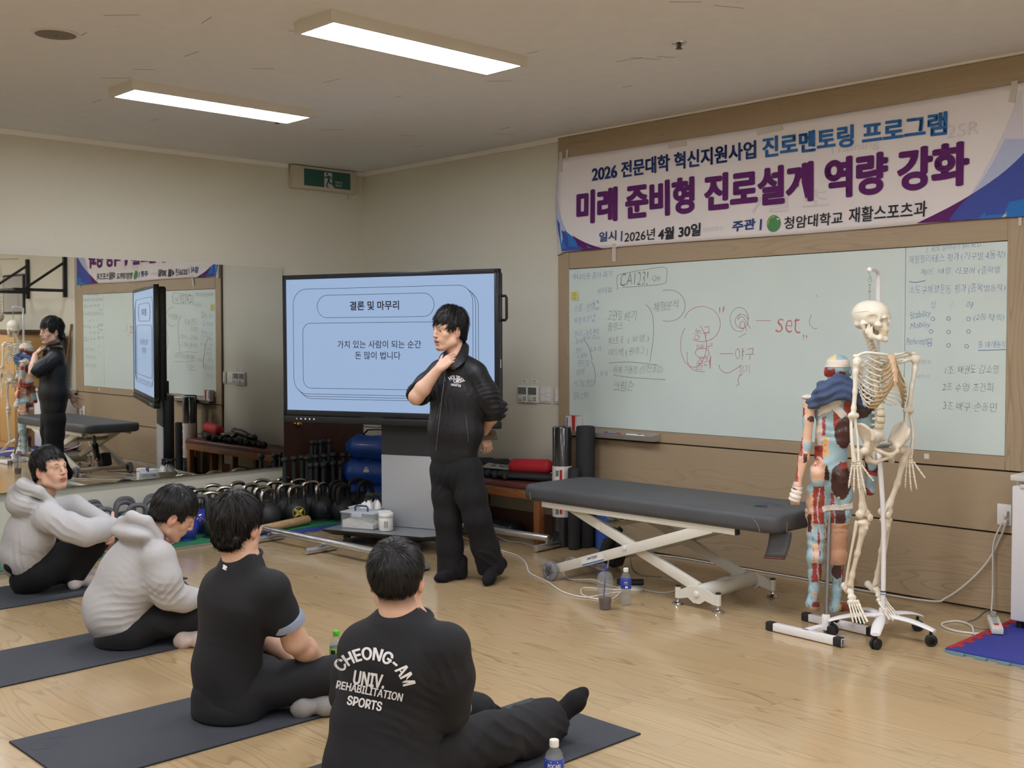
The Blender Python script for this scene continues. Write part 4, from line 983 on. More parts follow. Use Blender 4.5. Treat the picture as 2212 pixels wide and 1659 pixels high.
M_KB = mat('black_rubber_coat', srgb(40, 41, 43), 0.5, noise=0.08, nscale=60, bump=0.1, bscale=300)
M_KBG = mat('grey_powder_handle', srgb(98, 99, 104), 0.55, noise=0.06, nscale=150); M_GUN = mat('worn_chrome', srgb(178, 172, 162), 0.2, 1.0, noise=0.05, nscale=30)
M_PINK = mat('pink_vinyl', srgb(206, 140, 146), 0.4, noise=0.03); M_BLUV = mat('glossy_blue_vinyl', srgb(48, 60, 158), 0.2, noise=0.04, coat=0.5); M_GRNV = mat('dark_green_vinyl', srgb(34, 62, 56), 0.35, noise=0.04)
M_YEL = mat('yellow_print', srgb(206, 190, 60), 0.6)
def kettlebell(body_m, handle_m, comp=True, name='kettlebell', r=.108, H=.31, hw=.075):
    t = thing(name, 'kettlebell', 'kettlebell')
    z0 = r * .92
    prof = [(r * .55, 0), (r * .72, .004)]
    for i in range(1, 15):
        th = -1.05 + 2.2 * i / 14; prof.append((r * math.cos(th), z0 + r * math.sin(th)))
    prof.append((0.002, z0 + r * .93))
    obj('bell', MB().lathe(prof, 30), body_m, t)
    zt = z0 + r * .72; hz = H; hr = .0165 if comp else .0185
    if comp:
        for s in (-1, 1): obj('horn', MB().cyl((0, s * hw, zt - .03), (0, s * hw, zt + .055), .024, .019, 14), body_m, t)
        pts = [(0, -hw, zt + .03), (0, -hw - .002, hz - .055), (0, -hw + .01, hz - .022), (0, -hw + .035, hz - .006), (0, 0, hz), (0, hw - .035, hz - .006), (0, hw - .01, hz - .022), (0, hw + .002, hz - .055), (0, hw, zt + .03)]
    else:
        pts = [(0, -hw * .95, zt - .02), (0, -hw * 1.05, zt + .035), (0, -hw * .95, hz - .045), (0, -hw * .6, hz - .016), (0, 0, hz - .008), (0, hw * .6, hz - .016), (0, hw * .95, hz - .045), (0, hw * 1.05, zt + .035), (0, hw * .95, zt - .02)]
    # smooth the handle path
    Pn = np.array(pts); ts = np.linspace(0, len(pts) - 1, 26); q = []
    for u in ts:
        i = min(int(u), len(pts) - 2); f = u - i; p0, p1, p2, p3 = Pn[max(i - 1, 0)], Pn[i], Pn[i + 1], Pn[min(i + 2, len(pts) - 1)]
        q.append(.5 * (2 * p1 + (p2 - p0) * f + (2 * p0 - 5 * p1 + 4 * p2 - p3) * f * f + (3 * p1 - p0 - 3 * p2 + p3) * f ** 3))
    obj('handle', MB().tube(q, hr, 12), handle_m, t)
    return t
KB1 = kettlebell(M_KB, M_GUN); n1 = 0
KX = [.135, .335, .54, .70]
cols = [-.965, -1.20, -1.435, -1.67, -1.90]
ordn = ('first', 'second', 'third', 'fourth', 'fifth')
rown = ('row against the wall', 'second row', 'third row', 'front row')
spots = [(KX[r], cols[c] + (.0, 0.01, .0, .0)[r], r, c) for r in range(3) for c in range(5)] + [(KX[3], -.96, 3, 0), (KX[3], -1.215, 3, 1), (KX[3] + .02, -1.50, 3, 2)]
for i, (x, y, r, c) in enumerate(spots):
    o = KB1 if i == 0 else dup(KB1, (0, 0, 0))
    o.location = (x, y, MT); o.rotation_euler = (0, 0, random.uniform(-.35, .35) + (.5 if (r, c) == (3, 0) else 0))
    tag(o, 'black kettlebell with chrome handle, %s from the door, %s' % (ordn[c], rown[r]), 'kettlebell', 'chrome handled competition kettlebells')
# printed discs on the two kettlebells nearest the viewer
lg = [o for o in COL.objects if o.get('label', '').startswith('black kettlebell with chrome handle, second from the door, front row')][0]
lg['label'] = 'black kettlebell with chrome handle and round yellow emblem, front row'
d_ = unit(V3((1.0, -.42, 0.05))); yy = unit(np.cross(Z_, d_)); zz = np.cross(d_, yy)
def on_bell(o, name, polys, m, lift=.001, parent=None):
    """polygons wrapped on the ball"""
    c = V3(o.location) + Z_ * .0994; mb = MB()
    for P in polys:
        bm = bmesh.new(); f = bm.faces.new([bm.verts.new((x, y, 0)) for x, y in P])
        for k in range(-5, 6):
            bmesh.ops.bisect_plane(bm, geom=bm.verts[:] + bm.edges[:] + bm.faces[:], plane_co=(k * .01, 0, 0), plane_no=(1, 0, 0)); bmesh.ops.bisect_plane(bm, geom=bm.verts[:] + bm.edges[:] + bm.faces[:], plane_co=(0, k * .01, 0), plane_no=(0, 1, 0))
        for v in bm.verts:
            q = d_ * .108 + yy * v.co.x + zz * v.co.y; v.co = Vector(c + unit(q) * (.108 + lift))
        mb.bm(bm)
    return obj(name, mb, m, o)
bpy.context.view_layer.update()
ring_o, ring_i = circ(0, 0, .056, n=36), circ(0, 0, .0515, n=36)
on_bell(lg, 'emblem_disc', [circ(0, 0, .0565, n=30)], M_BLKM, .0006)
on_bell(lg, 'emblem', [[ring_o[i], ring_o[(i + 1) % 36], ring_i[(i + 1) % 36], ring_i[i]] for i in range(36)] + [[(x * math.cos(a) - y * math.sin(a), x * math.sin(a) + y * math.cos(a)) for x, y in circ(0, 0, .049, .0115, 20)] for a in (.72, -.72)], M_YEL, .0014)
on_bell(lg, 'emblem_band', [[(x * math.cos(-.72) - y * math.sin(-.72), x * math.sin(-.72) + y * math.cos(-.72)) for x, y in ((-.034, -.006), (.034, -.006), (.034, .006), (-.034, .006))]], M_BLKM, .002)
on_bell(lg, 'emblem_text', [[(x * math.cos(-.72) - y * math.sin(-.72), x * math.sin(-.72) + y * math.cos(-.72)) for x, y in ((u, -.004), (u + .005, -.004), (u + .005, .004), (u, .004))] for u in (-.032, -.023, -.014, -.005, .004, .013, .022)], M_YEL, .0026)
lg2 = [o for o in COL.objects if o.get('label', '').startswith('black kettlebell with chrome handle, first from the door, front row')][0]
lg2['label'] = 'black kettlebell with chrome handle and dark round badge, front row'
on_bell(lg2, 'badge_disc', [circ(0, 0, .05, n=30)], M_BLKM, .0006)
on_bell(lg2, 'badge_mark', [[(-.004, -.012), (.008, -.012), (.008, .018), (.002, .026), (-.004, .016)], [(-.02, -.028), (.02, -.024), (.02, -.018), (-.02, -.022)]], mat('blue_badge', srgb(60, 74, 120), .5), .0014)
# vinyl kettlebells with grey handles
KG = kettlebell(M_GRNV, M_KBG, False, r=.095, H=.285, hw=.07)
gspots = [(.14, -2.20), (.14, -2.44), (.14, -2.70), (.34, -2.29), (.34, -2.54), (.35, -2.78), (.55, -2.53), (.56, -2.80)]
for i, (x, y) in enumerate(gspots):
    o = KG if i == 0 else dup(KG, (0, 0, 0)); o.location = (x, y, MT); o.rotation_euler = (0, 0, random.uniform(-.3, .3))
    tag(o, 'dark green vinyl kettlebell with grey handle, %s' % ('nearest the blue ones by the wall', 'second along the wall', 'third along the wall', 'middle row nearest the blue ones', 'second in the middle row', 'third in the middle row', 'front row, right one', 'front row, left one')[i], 'kettlebell', 'grey handled vinyl kettlebells')
KP = kettlebell(M_PINK, M_KBG, False, r=.088, H=.26, hw=.068)
for i, (x, y) in enumerate(((.75, -2.68), (.76, -2.90), (.82, -2.44))):
    o = KP if i == 0 else dup(KP, (0, 0, 0)); o.location = (x, y, MT); o.rotation_euler = (0, 0, random.uniform(-.3, .3))
    tag(o, ('pink vinyl kettlebell with grey handle behind the grey hoodie backs', 'pink vinyl kettlebell with grey handle, leftmost in view', 'pink vinyl kettlebell partly behind the lowered face of the seated man')[i], 'kettlebell', 'pink vinyl kettlebells')
KU = kettlebell(M_BLUV, M_KBG, False, r=.105, H=.30, hw=.072)
for i, (x, y) in enumerate(((.56, -2.02), (.74, -2.24))):
    o = KU if i == 0 else dup(KU, (0, 0, 0)); o.location = (x, y, MT); o.rotation_euler = (0, 0, .2 - .5 * i)
    tag(o, ('glossy blue vinyl kettlebell with grey handle, right one', 'glossy blue vinyl kettlebell, left one, behind the lowered head')[i], 'kettlebell', 'blue vinyl kettlebells')
KR = kettlebell(M_KB, M_RUB, False, r=.10, H=.30, hw=.078)
for i, (x, y, rz) in enumerate(((.80, -2.02, .3), (.56, -.72, .2), (.74, -.80, .1), (.56, -.50, -.1), (.76, -.56, .1), (.95, -.78, .4))):
    o = KR if i == 0 else dup(KR, (0, 0, 0)); o.location = (x, y, MT if x < .93 else 0.0); o.rotation_euler = (0, 0, rz)
    if x > .93: o.location = (.86, -.86, MT)
    tag(o, ('all black rubber kettlebell beside the blue one', 'all black rubber kettlebell nearest the standing clubs', 'all black rubber kettlebell behind the white basket', 'all black rubber kettlebell by the blue sandbags', 'all black rubber kettlebell nearest the display column', 'all black rubber kettlebell in front, left of the white basket')[i], 'kettlebell', 'black rubber kettlebells')
# standing steel clubs (ball ended)
M_CLUB = mat('black_club_coat', srgb(44, 46, 50), 0.5, noise=0.1, nscale=80)
def club(kind):
    t = thing('exercise_club', 'club', 'exercise club'); L = {'tall': .62, 'mid': .50, 'short': .44}[kind]
    obj('shaft', MB().lathe([(.030, 0), (.034, .006), (.034, .02), (.0335, L * .3), (.021, L * .62), (.0165, L - .03)], 16), M_CLUB, t)
    if kind == 'mid': obj('pommel', MB().ball((0, 0, L - .02), (.034, .034, .026), 16, 10), M_CLUB, t)
    else: obj('pommel', MB().ball((0, 0, L - .022), .0285, 16, 10), M_CLUB, t)
    return t
PC = {k: club(k) for k in ('tall', 'mid', 'short')}; used = set()
cl_sp = [('tall', .10, -.66), ('tall', .10, -.625), ('tall', .11, -.57), ('tall', .11, -.48), ('tall', .09, -.53), ('mid', .22, -1.02), ('mid', .18, -.90), ('mid', .15, -.80), ('mid', .24, -.80), ('mid', .17, -.74), ('mid', .2, -.69), ('mid', .20, -.60), ('mid', .18, -.49), ('mid', .26, -.43), ('mid', .29, -.37),
         ('short', .32, -.82), ('short', .33, -.77), ('short', .26, -.72), ('short', .36, -.715), ('short', .25, -.62), ('short', .32, -.585), ('short', .24, -.53), ('short', .34, -.52)]
for i, (k, x, y) in enumerate(cl_sp):
    o = PC[k] if k not in used else dup(PC[k], (0, 0, 0)); used.add(k)
    o.location = (x, y, MT); o.rotation_euler = (0, 0, random.uniform(0, 6))
    tag(o, 'black ball ended exercise club standing by the dark door', 'exercise club', 'black clubs standing by the dark door')
# blue water bags, stacked between the clubs and the display column
M_BAG = mat('blue_vinyl_bag', srgb(44, 84, 170), 0.38, noise=0.06, nscale=9, bump=0.25, bscale=14, coat=0.2)
M_STRAP = mat('black_webbing', srgb(24, 24, 26), 0.8, bump=0.3, bscale=500)
bag0 = None
for k in range(3):
    t = thing('sandbag', '', 'sandbag') if k == 0 else None
    if k == 0:
        s_ = SDF(); s_.cap((-.24, 0, .105), (.24, 0, .105), .115, .115, .03); s_.displace(lambda P: .006 * np.sin(P[:, 0] * 60) * np.clip((np.abs(P[:, 0]) - .18) / .08, 0, 1) + .012 * vnoise(P, 9), .02)
        body('bag', s_, .012, M_BAG, t)
        obj('strap', MB().tube([(-.2, .0, .214), (-.14, 0, .265), (.0, 0, .272), (.1, 0, .262), (.17, 0, .214)], .014, 8, flat=.4), M_STRAP, t)
        obj('strap', MB().tube([(-.26, -.05, .16), (-.33, -.05, .17), (-.345, -.03, .12), (-.32, -.02, .08), (-.27, -.02, .07)], .012, 8, flat=.4), M_STRAP, t)
        obj('end_patch', MB().box((-.335, -.02, .12), (.02, .09, .05), None, .006), M_BAG, t); bag0 = t
        decal('print', [[(-.075, .0), (-.02, .0), (-.02, .03), (-.068, .03)], [(-.062, .034), (-.03, .034), (-.038, .05), (-.05, .052)]], (0, -.118, .12), X_, Z_, M_WHITE, t, lift=.004)
    else: t = dup(bag0, (0, 0, 0))
    if k == 2:
        for c in [c for c in COL.objects if c.parent == t and c.name.startswith('print')]: bpy.data.objects.remove(c)
    t.location = (.56 - .03 * (k == 1), -.27 + .02 * k, MT + .222 * k); t.rotation_euler = (0, 0, math.radians(21 + (0, 4, -3)[k]))
    tag(t, ('blue sandbag with black strap at the bottom of its stack', 'blue sandbag with white print in the middle of its stack', 'blue sandbag on top of its stack')[k], 'sandbag', 'blue sandbags stacked behind the display column')

# ------------------------------------------------------------------ bench along the wall
M_LEATH = mat('oxblood_leather', srgb(98, 52, 46), 0.4, noise=0.12, nscale=14, bump=0.1, bscale=90)
M_PINE = wood_mat('stained_pine', srgb(152, 98, 56), srgb(84, 46, 26), 'x', 2.2, 0.4, contrast=1.0); M_PINEV = wood_mat('stained_pine_leg', srgb(140, 88, 52), srgb(76, 42, 24), 'z', 2.2, 0.4)
be = thing('padded_bench', 'low wooden bench with oxblood leather top along the beige wall', 'bench', (1.65, -.2, 0))
BX_0, BX_1, BF, BH = .80, 2.715, -.385, .452
obj('cushion', MB().box2((BX_0, BF, .405), (BX_1, -.03, BH), .018, 3), M_LEATH, be)
pp = MB(); 
for z in (.408, .42): pp.tube([(BX_0, BF - .002, z), (BX_1, BF - .002, z), (BX_1 + .002, -.03, z)], .004, 6)
obj('piping', pp, M_LEATH, be)
obj('apron', MB().box2((BX_0, BF, .335), (BX_1 - .005, BF + .03, .405), .004), M_PINE, be); obj('apron', MB().box2((BX_1 - .035, BF + .03, .335), (BX_1 - .005, -.03, .405), .004), M_PINEV, be)
for x in (BX_0 + .02, 1.75, BX_1 - .075):
    for y in (BF + .008, -.11): obj('leg', MB().box2((x, y, 0), (x + .06, y + .06, .338), .004), M_PINEV, be)
# lying clubs, magazine, red roller on the bench
for i in range(11):
    x = 1.28 + .105 * i; L = .47
    o = dup(PC['mid'], (0, 0, 0)); y0 = -.34 + .012 * (i % 3)
    ang = math.radians(28 + 6 * math.sin(i * 2.1))
    hd_ = V3((x - .05, y0, BH + .036)); dr = unit(V3((math.cos(ang), math.sin(ang) * .62, 0)))
    if i == 10: hd_ = V3((2.30, -.345, BH + .036)); dr = unit(V3((.92, .42, 0)))
    tail = hd_ + dr * .48
    zax = unit(hd_ - tail); R = frame_from(zax, Z_); o.rotation_euler = Matrix(R.tolist()).to_euler(); o.location = tail
    tag(o, 'black ball ended club lying on the oxblood bench', 'exercise club', 'black clubs lying on the bench')
for i, (x, y, a) in enumerate(((1.55, -.13, .35), (1.70, -.10, .3))):
    o = dup(PC['mid'], (0, 0, 0)); hd_ = V3((x, y - .14, BH + .088)); tail = hd_ + V3((.42, .10, .02)); R = frame_from(unit(hd_ - tail), Z_); o.rotation_euler = Matrix(R.tolist()).to_euler(); o.location = tail
    tag(o, 'black club lying on top of the other clubs on the bench, ' + ('left one' if i == 0 else 'right one'), 'exercise club', 'upper clubs on the bench')
mg = thing('magazine', 'grey printed magazine lying across the clubs under the red roller', 'magazine', (2.1, -.2, BH))
R = rotz(.4) @ rot_axis(X_, .12) @ rot_axis(Y_, .04); mc = V3((2.10, -.19, BH + .088))
obj('pages', MB().box(mc, (.27, .19, .012), R, .001, 1), mat('paper_grey', srgb(176, 174, 168), .7), mg)
cv = MB(); rs = random.Random(3)
for k in range(16):
    u, v = rs.uniform(-.11, .09), rs.uniform(-.07, .06); cv.box(mc + R @ V3((u, v, .0066)), (rs.uniform(.015, .045), rs.uniform(.01, .03), .0006), R)
obj('cover_print', cv, mat('cover_dark', srgb(84, 84, 82), .6, noise=.3, nscale=60), mg)
rr = thing('foam_roller', 'short red rounded foam roller lying on clubs at the bench end', 'foam roller', (2.42, -.2, .5))
a, b_ = on_y(1122, 1016, -.215), on_y(1178, 1004, -.2); a, b_ = V3(a), V3(b_)
a = V3((2.29, -.225, BH + .105)); b_ = V3((2.585, -.175, BH + .118))
s_ = SDF(); s_.cap(a, b_, .0565, .0565, .02)
body('foam', s_, .007, mat('red_foam', srgb(192, 44, 56), .6, noise=.03, nscale=40, bump=.08, bscale=300), rr)
# black soft bag under the bench
bgx = thing('duffel_bag', 'flat black bag on the floor under the bench', 'bag', (1.95, -.2, 0)); s_ = SDF(); s_.sec((1.75, -.17, .06), (2.22, -.17, .05), (.13, .06), (.10, .05), (0, 1, 0), .03); s_.displace(lambda P: .012 * vnoise(P, 16), .008)
body('shell', s_, .01, mat('black_nylon', srgb(36, 38, 42), .45, noise=.1), bgx)

# ------------------------------------------------------------------ foam rollers standing by the panelling
def roller(x, y, r, h, m, label):
    t = thing('foam_roller', label, 'foam roller', (x, y, 0)); obj('foam', MB().lathe([(r - .008, 0), (r, .006), (r, h - .012), (r - .004, h - .004), (r - .014, h), (.025, h), (.022, h - .01), (.002, h - .01)], 36, None, (x, y, 0)), m, t); return t
M_FOAM = mat('black_epp_foam', srgb(42, 43, 46), 0.75, noise=0.15, nscale=250, bump=0.2, bscale=300)
M_WRAP = mat('black_foam_in_film', srgb(40, 40, 43), 0.22, noise=0.3, nscale=26, stretch=(1, 1, .06), bump=0.5, bscale=30, coat=0.6)
t = roller(2.838, -.27, .072, .90, M_WRAP, 'tall black foam roller in clear film with a white paper label')
p = V3((2.838, -.27, 0)); a0 = math.atan2(CAM[1] - p[1], CAM[0] - p[0])
obj('paper_label', MB().lathe([(.0732, .225), (.0738, .23), (.0738, .60), (.0732, .605)], 40, None, p, False), mat('white_label_paper', srgb(222, 218, 214), .5, noise=.02), t)
def onroll(a, z, w, h, m, nm): 
    q = MB(); rows = []
    for k in range(7):
        aa = a0 + a + w * (k / 6 - .5) / .074; rows.append(np.array([p + V3((.0745 * math.cos(aa), .0745 * math.sin(aa), z)), p + V3((.0745 * math.cos(aa), .0745 * math.sin(aa), z + h))]))
    q.rings(rows, False, False); obj(nm, q, m, t)
onroll(-.12, .34, .020, .24, M_RED, 'label_stripe')
onroll(-.12, .25, .020, .06, M_RED, 'label_stripe')
for k, z in enumerate((.53, .455, .40, .355, .29, .245)): 
    for j in range(2): onroll(-.62 + .19 * j, z, .009, .045, M_BLACK, 'label_print')
for k in range(7): onroll(.25 + .08 * k, .27 + .01 * (k % 2), .0016, .30, M_PRT, 'label_print')
for k in range(5): onroll(.80, .30 + .06 * k, .018, .03, M_BLACK, 'label_print')
roller(2.985, -.17, .070, .905, M_FOAM, 'tall plain black foam roller beside the labelled one')
roller(2.995, -.277 - .03, .045, .605, M_FOAM, 'shorter thin black foam roller standing in front of the tall ones')
roller(3.13, -.12, .068, .46, mat('blue_marbled_foam', srgb(48, 84, 158), .6, noise=.35, nscale=20, stretch=(1, 1, .1)), 'blue marbled foam roller half hidden behind the treatment table')

# ------------------------------------------------------------------ aluminium barres lying on the floor
M_ALU = mat('satin_aluminium', srgb(196, 198, 200), 0.28, 0.9, noise=0.02, nscale=60)
def barre(a, b_, feet, label, extra=None):
    t = thing('ballet_barre', label, 'barre', a); a, b_ = V3(a), V3(b_)
    obj('rail', MB().cyl(a, b_, .0265, .0265, 20, .004), M_ALU, t)
    d = unit(b_ - a); s_ = V3((-d[1], d[0], 0))
    for f in feet:
        c = a + (b_ - a) * f; c0 = V3((c[0], c[1], .026))
        ft = obj('foot', MB().cyl(c0 - s_ * .13, c0 + s_ * .13, .0255, seg=18, bevel=.003), M_ALU, t)
        obj('bracket', MB().cyl(c0 + Z_ * .02, V3((c[0], c[1], a[2] - .02)), .011, seg=12), M_CHR, ft)
    return t
barre(tuple(on_z(572, 1143, .088)), tuple(on_z(905, 1211, .088)), (.03, .40, .97), 'long aluminium barre on short feet lying in front of the display')
barre(tuple(on_z(900, 1119, .088)), tuple(on_z(1186, 1163, .088)), (.32, .985), 'second aluminium barre behind the standing man, by the bench')
# ------------------------------------------------------------------ treatment table
M_WMET = mat('cream_enamel', srgb(214, 212, 202), 0.35, noise=0.015, nscale=30); M_PAD = mat('charcoal_vinyl', srgb(76, 78, 82), 0.5, spec=0.45, noise=0.05, nscale=6, bump=0.15, bscale=700)
tt = thing('treatment_table', 'long charcoal padded treatment table on a cream scissor frame', 'treatment table', (4.33, -.88, 0))
bx0, bx1, by0, by1, bz0, bz1 = 3.345, 5.295, -1.205, -.57, .498, .598
pb = MB(); P = rrect(bx0, by0, bx1, by1, .085, 8); rows = []
for z, ins in ((bz0, .02), (bz0 + .012, .004), (bz0 + .03, 0), (bz1 - .03, 0), (bz1 - .012, .004), (bz1 - .003, .014), (bz1, .03)):
    rows.append(np.array([((x - 4.32) * (1 - ins / .97) + 4.32, (y + .8875) * (1 - ins / .3175) - .8875, z) for x, y in P]))
bm_rows = rows
# padded top with a face hole near the right end
hx, hy = 5.02, -.86
n = len(P); pb.rings(rows, False)
top_i = (len(rows) - 1) * n
hole = [(hx + .088 * math.cos(2 * PI * i / n + .2), hy + .075 * math.sin(2 * PI * i / n + .2)) for i in range(n)]
# match the rim to the hole by angle, with rings between
def ang(p): return math.atan2(p[1] - hy, p[0] - hx)
outer = rows[-1]; order = sorted(range(n), key=lambda i: ang(outer[i])); O = [outer[i] for i in order]
H_ = sorted(hole, key=ang); R3 = [np.array(O)]
for f in (.5, .85, .95): R3.append(np.array([(o[0] * (1 - f) + q[0] * f, o[1] * (1 - f) + q[1] * f, bz1 + (.001 if f < .9 else -.003)) for o, q in zip(O, H_)]))
R3.append(np.array([(q[0], q[1], bz1 - .014) for q in H_])); R3.append(np.array([(hx + (q[0] - hx) * .9, hy + (q[1] - hy) * .9, bz1 - .05) for q in H_])); R3.append(np.array([(hx + (q[0] - hx) * .9, hy + (q[1] - hy) * .9, bz0 + .002) for q in H_]))
pb.rings(R3, False)
pb.add(rows[0], [list(range(n))])
obj('padded_top', pb, M_PAD, tt, sharp=60)
st = MB(); M_STI = mat('beige_stitching', srgb(150, 138, 116), .8)
e_ = .0012
st.tube([(5.20, by0 - e_, bz0 + .008), (5.185, by0 - e_, bz0 + .045), (5.15, by0 + .0, bz1 - .018), (5.18, by0 + .02, bz1 - .004), (5.26, by0 + .06, bz1 - .006), (bx1 - .01, by0 + .10, bz1 - .012), (bx1 + e_, by0 + .115, bz0 + .05), (bx1 + e_, by0 + .11, bz0 + .01)], .0016, 5)
obj('stitching', st, M_STI, tt)
st = MB(); st.tube([(bx0 + .10, by0 - e_, bz0 + .01), (bx0 + .09, by0 - e_, bz0 + .05), (bx0 + .04, by0 + .02, bz1 - .016), (bx0 + .0, by0 + .10, bz1 - .03)], .0016, 5); obj('stitching', st, M_STI, tt)
FY, BY_ = -1.165, -.625
for y in (FY, BY_):
    obj('side_rail', MB().box2((3.52, y - .018, .462), (5.02, y + .018, .498), .003), M_WMET, tt)
    obj('rail_cap', MB().box2((5.02, y - .016, .463), (5.032, y + .016, .497)), M_BLACK, tt)
def beam(x0, z0, x1, z1, y, w, h): return MB().bar((x0, y, z0), (x1, y, z1), h, w, (0, 1, 0), .004)
piv = (4.223, .288)
for y, s_ in ((FY, 1), (BY_, -1)):
    obj('scissor_beam', beam(3.645, .075, 4.86, .485, y, .035, .062), M_WMET, tt)
    obj('scissor_beam', beam(3.70, .49, 4.735, .115, y + s_ * .04, .034, .06), M_WMET, tt)
    obj('pivot_cap', MB().cyl((piv[0], y - .026, piv[1]), (piv[0], y + .07 * s_, piv[1]), .016, seg=16, bevel=.003), M_WHITE, tt)
    wl_ = obj('wheel', MB().lathe([(.03, -.017), (.05, -.019), (.062, -.012), (.063, 0), (.062, .012), (.05, .019), (.03, .017), (.03, -.017)], 32, frame_from((0, 1, 0)), (3.625, y - s_ * .045, .063), False), mat('grey_rubber_tyre', srgb(126, 128, 132), .5, noise=.05), tt)
    q = MB().lathe([(.012, -.016), (.031, -.010), (.031, .010), (.012, .016)], 24, frame_from((0, 1, 0)), (3.625, y - s_ * .045, .063))
    for k in range(6):
        a = k * PI / 3; q.bar((3.625 + .012 * math.cos(a), y - s_ * .058, .063 + .012 * math.sin(a)), (3.625 + .048 * math.cos(a), y - s_ * .062, .063 + .048 * math.sin(a)), .008, .01, (0, 1, 0))
    obj('wheel_hub', q, M_KBG, wl_); obj('axle_nut', MB().cyl((3.625, y - s_ * .07, .063), (3.625, y - s_ * .02, .063), .008, seg=6), M_BRASS, wl_)
obj('wheel_tube', MB().cyl((3.655, FY, .075), (3.655, BY_, .075), .024, seg=18), M_WMET, tt)
obj('cross_bar', MB().cyl((3.98, FY + .02, .385), (3.98, BY_ - .02, .385), .022, seg=16), M_WMET, tt)
obj('base_tube', MB().cyl((4.742, -1.135, .088), (4.742, -.60, .088), .047, seg=26, bevel=.004), M_WMET, tt)
for y in (-1.145, -.592):
    poly = [(4.60, .085), (4.60, .045), (4.62, .04), (4.68, .055), (4.72, .03), (4.765, .03), (4.80, .055), (4.865, .04), (4.885, .045), (4.885, .085), (4.865, .09), (4.80, .118), (4.742, .128), (4.68, .118), (4.62, .092)]
    fp = obj('foot_plate', MB().prism(poly, -.012, .012, np.stack([X_, Z_, -Y_], 1), (0, y, 0)), M_WMET, tt)
    obj('end_cap', MB().cyl((4.742, y - .022, .085), (4.742, y + .022, .085), .017, seg=14, bevel=.003), M_WHITE, fp)
    for x in (4.60, 4.885):
        obj('foot_sleeve', MB().cyl((x, y, .04), (x, y, .105), .017, seg=14), M_WMET, fp); obj('sleeve_cap', MB().cyl((x, y, .105), (x, y, .114), .0165, seg=14, bevel=.003), M_BLACK, fp)
        obj('levelling_foot', MB().lathe([(.034, 0), (.036, .004), (.03, .014), (.012, .018), (.009, .022), (.009, .042)], 22, None, (x, y, 0)), M_CHR, fp)
decal('maker_plate', [[(-.02, -.05), (.035, -.05), (.035, .04), (-.02, .04)]], (4.742, -.88, .1352), X_, Y_, M_WHITE, tt, .0)
# motor and lift arm
obj('lift_arm', MB().cyl((3.93, -.86, .42), (3.80, -.88, .16), .022, seg=16), M_ALU, tt); obj('motor', MB().box((3.80, -.80, .15), (.15, .12, .15), rot_axis(Y_, .35), .02), M_BLACK, tt)
obj('motor', MB().cyl((3.90, -.86, .33), (3.80, -.88, .17), .034, seg=16), M_BLACK, tt)
fl = MB(); rows = []
for i in range(9):
    v = i / 8; z = bz0 - .002 - .135 * v; rows.append(np.array([(5.19 + u * .11 * (1 - .06 * v) - .012 * v * v, -1.10 + .05 * u - .03 * v * v - .0, z) for u in np.linspace(0, 1, 5)]))
fl.rings(rows, False, False); o = obj('hanging_flap', fl, M_PAD, tt); md = o.modifiers.new('thickness', 'SOLIDIFY'); md.thickness = .004
fl = MB(); fl.rings([r for r in rows[-1:]] + [rows[-1] + V3((-.003, -.006, -.012))], False, False); o = obj('flap_hem', fl, M_LEATH, tt); md = o.modifiers.new('thickness', 'SOLIDIFY'); md.thickness = .005
dd = unit(V3((4.86 - 3.645, 0, .485 - .075))); nn_ = np.cross(dd, -Y_) * -1
LO = V3((3.645, FY - .0178, .075)) + dd * .24
decal('maker_label', [[(0, -.024), (.19, -.024), (.19, .02), (0, .02)]], LO, dd, np.cross(-Y_, dd), M_WHITE, tt, .0002)
decal('maker_label_band', [[(0, -.024), (.19, -.024), (.19, -.016), (0, -.016)]], LO, dd, np.cross(-Y_, dd), mat('label_blue', srgb(60, 120, 190), .5), tt, .001)
text('lettering', 'OIM 한일욕', 1, P_NAVY, LO + dd * .05, dd, np.cross(-Y_, dd), tt, width=.09, height=.018, lift=.0016, bold=.022)
sb = thing('cable_bundle', 'white coiled connectors tied under the treatment table', 'cable', (3.93, -.95, .41)); obj('coil', MB().tube([V3((3.92 + .05 * math.cos(t_), -.96, .425 + .025 * math.sin(t_))) + V3((t_ * .006, 0, 0)) for t_ in np.linspace(0, 13, 60)], .006, 6), M_WHITE, sb)

# ------------------------------------------------------------------ cables on the floor
M_CAB = mat('white_cable', srgb(206, 204, 200), 0.5, noise=0.02); M_GCAB = mat('grey_cable', srgb(140, 140, 138), 0.5, noise=0.02)
def cable(px, label, r=.005, m=None, extra=()):
    P = [on_z(x, y, r) for x, y in px] + [V3(e) for e in extra]; t = tag(obj('cable', MB().tube(smooth_path(P), r, 8), m or M_CAB), label, 'cable'); return t
cable([(975, 1150), (1010, 1165), (1060, 1183), (1112, 1198), (1135, 1215), (1145, 1238), (1180, 1255), (1215, 1278), (1262, 1290), (1300, 1285), (1345, 1278)], 'white cable wandering from the display to the treatment table wheel')
cable([(1072, 1157), (1095, 1168), (1125, 1172), (1165, 1181), (1195, 1175)], 'short white cable lying beside the second aluminium barre', .004)
cable([(1345, 1276), (1330, 1268), (1300, 1260), (1280, 1252), (1235, 1252), (1218, 1240), (1218, 1222), (1235, 1205)], 'white cable looping by the wheel of the treatment table', .005, None, ((3.80, -.9, .05), (3.85, -.9, .12)))
cable([(1368, 1268), (1385, 1272), (1410, 1278), (1440, 1280), (1468, 1273), (1485, 1262)], 'white pedal cable running under the scissor frame', .004)
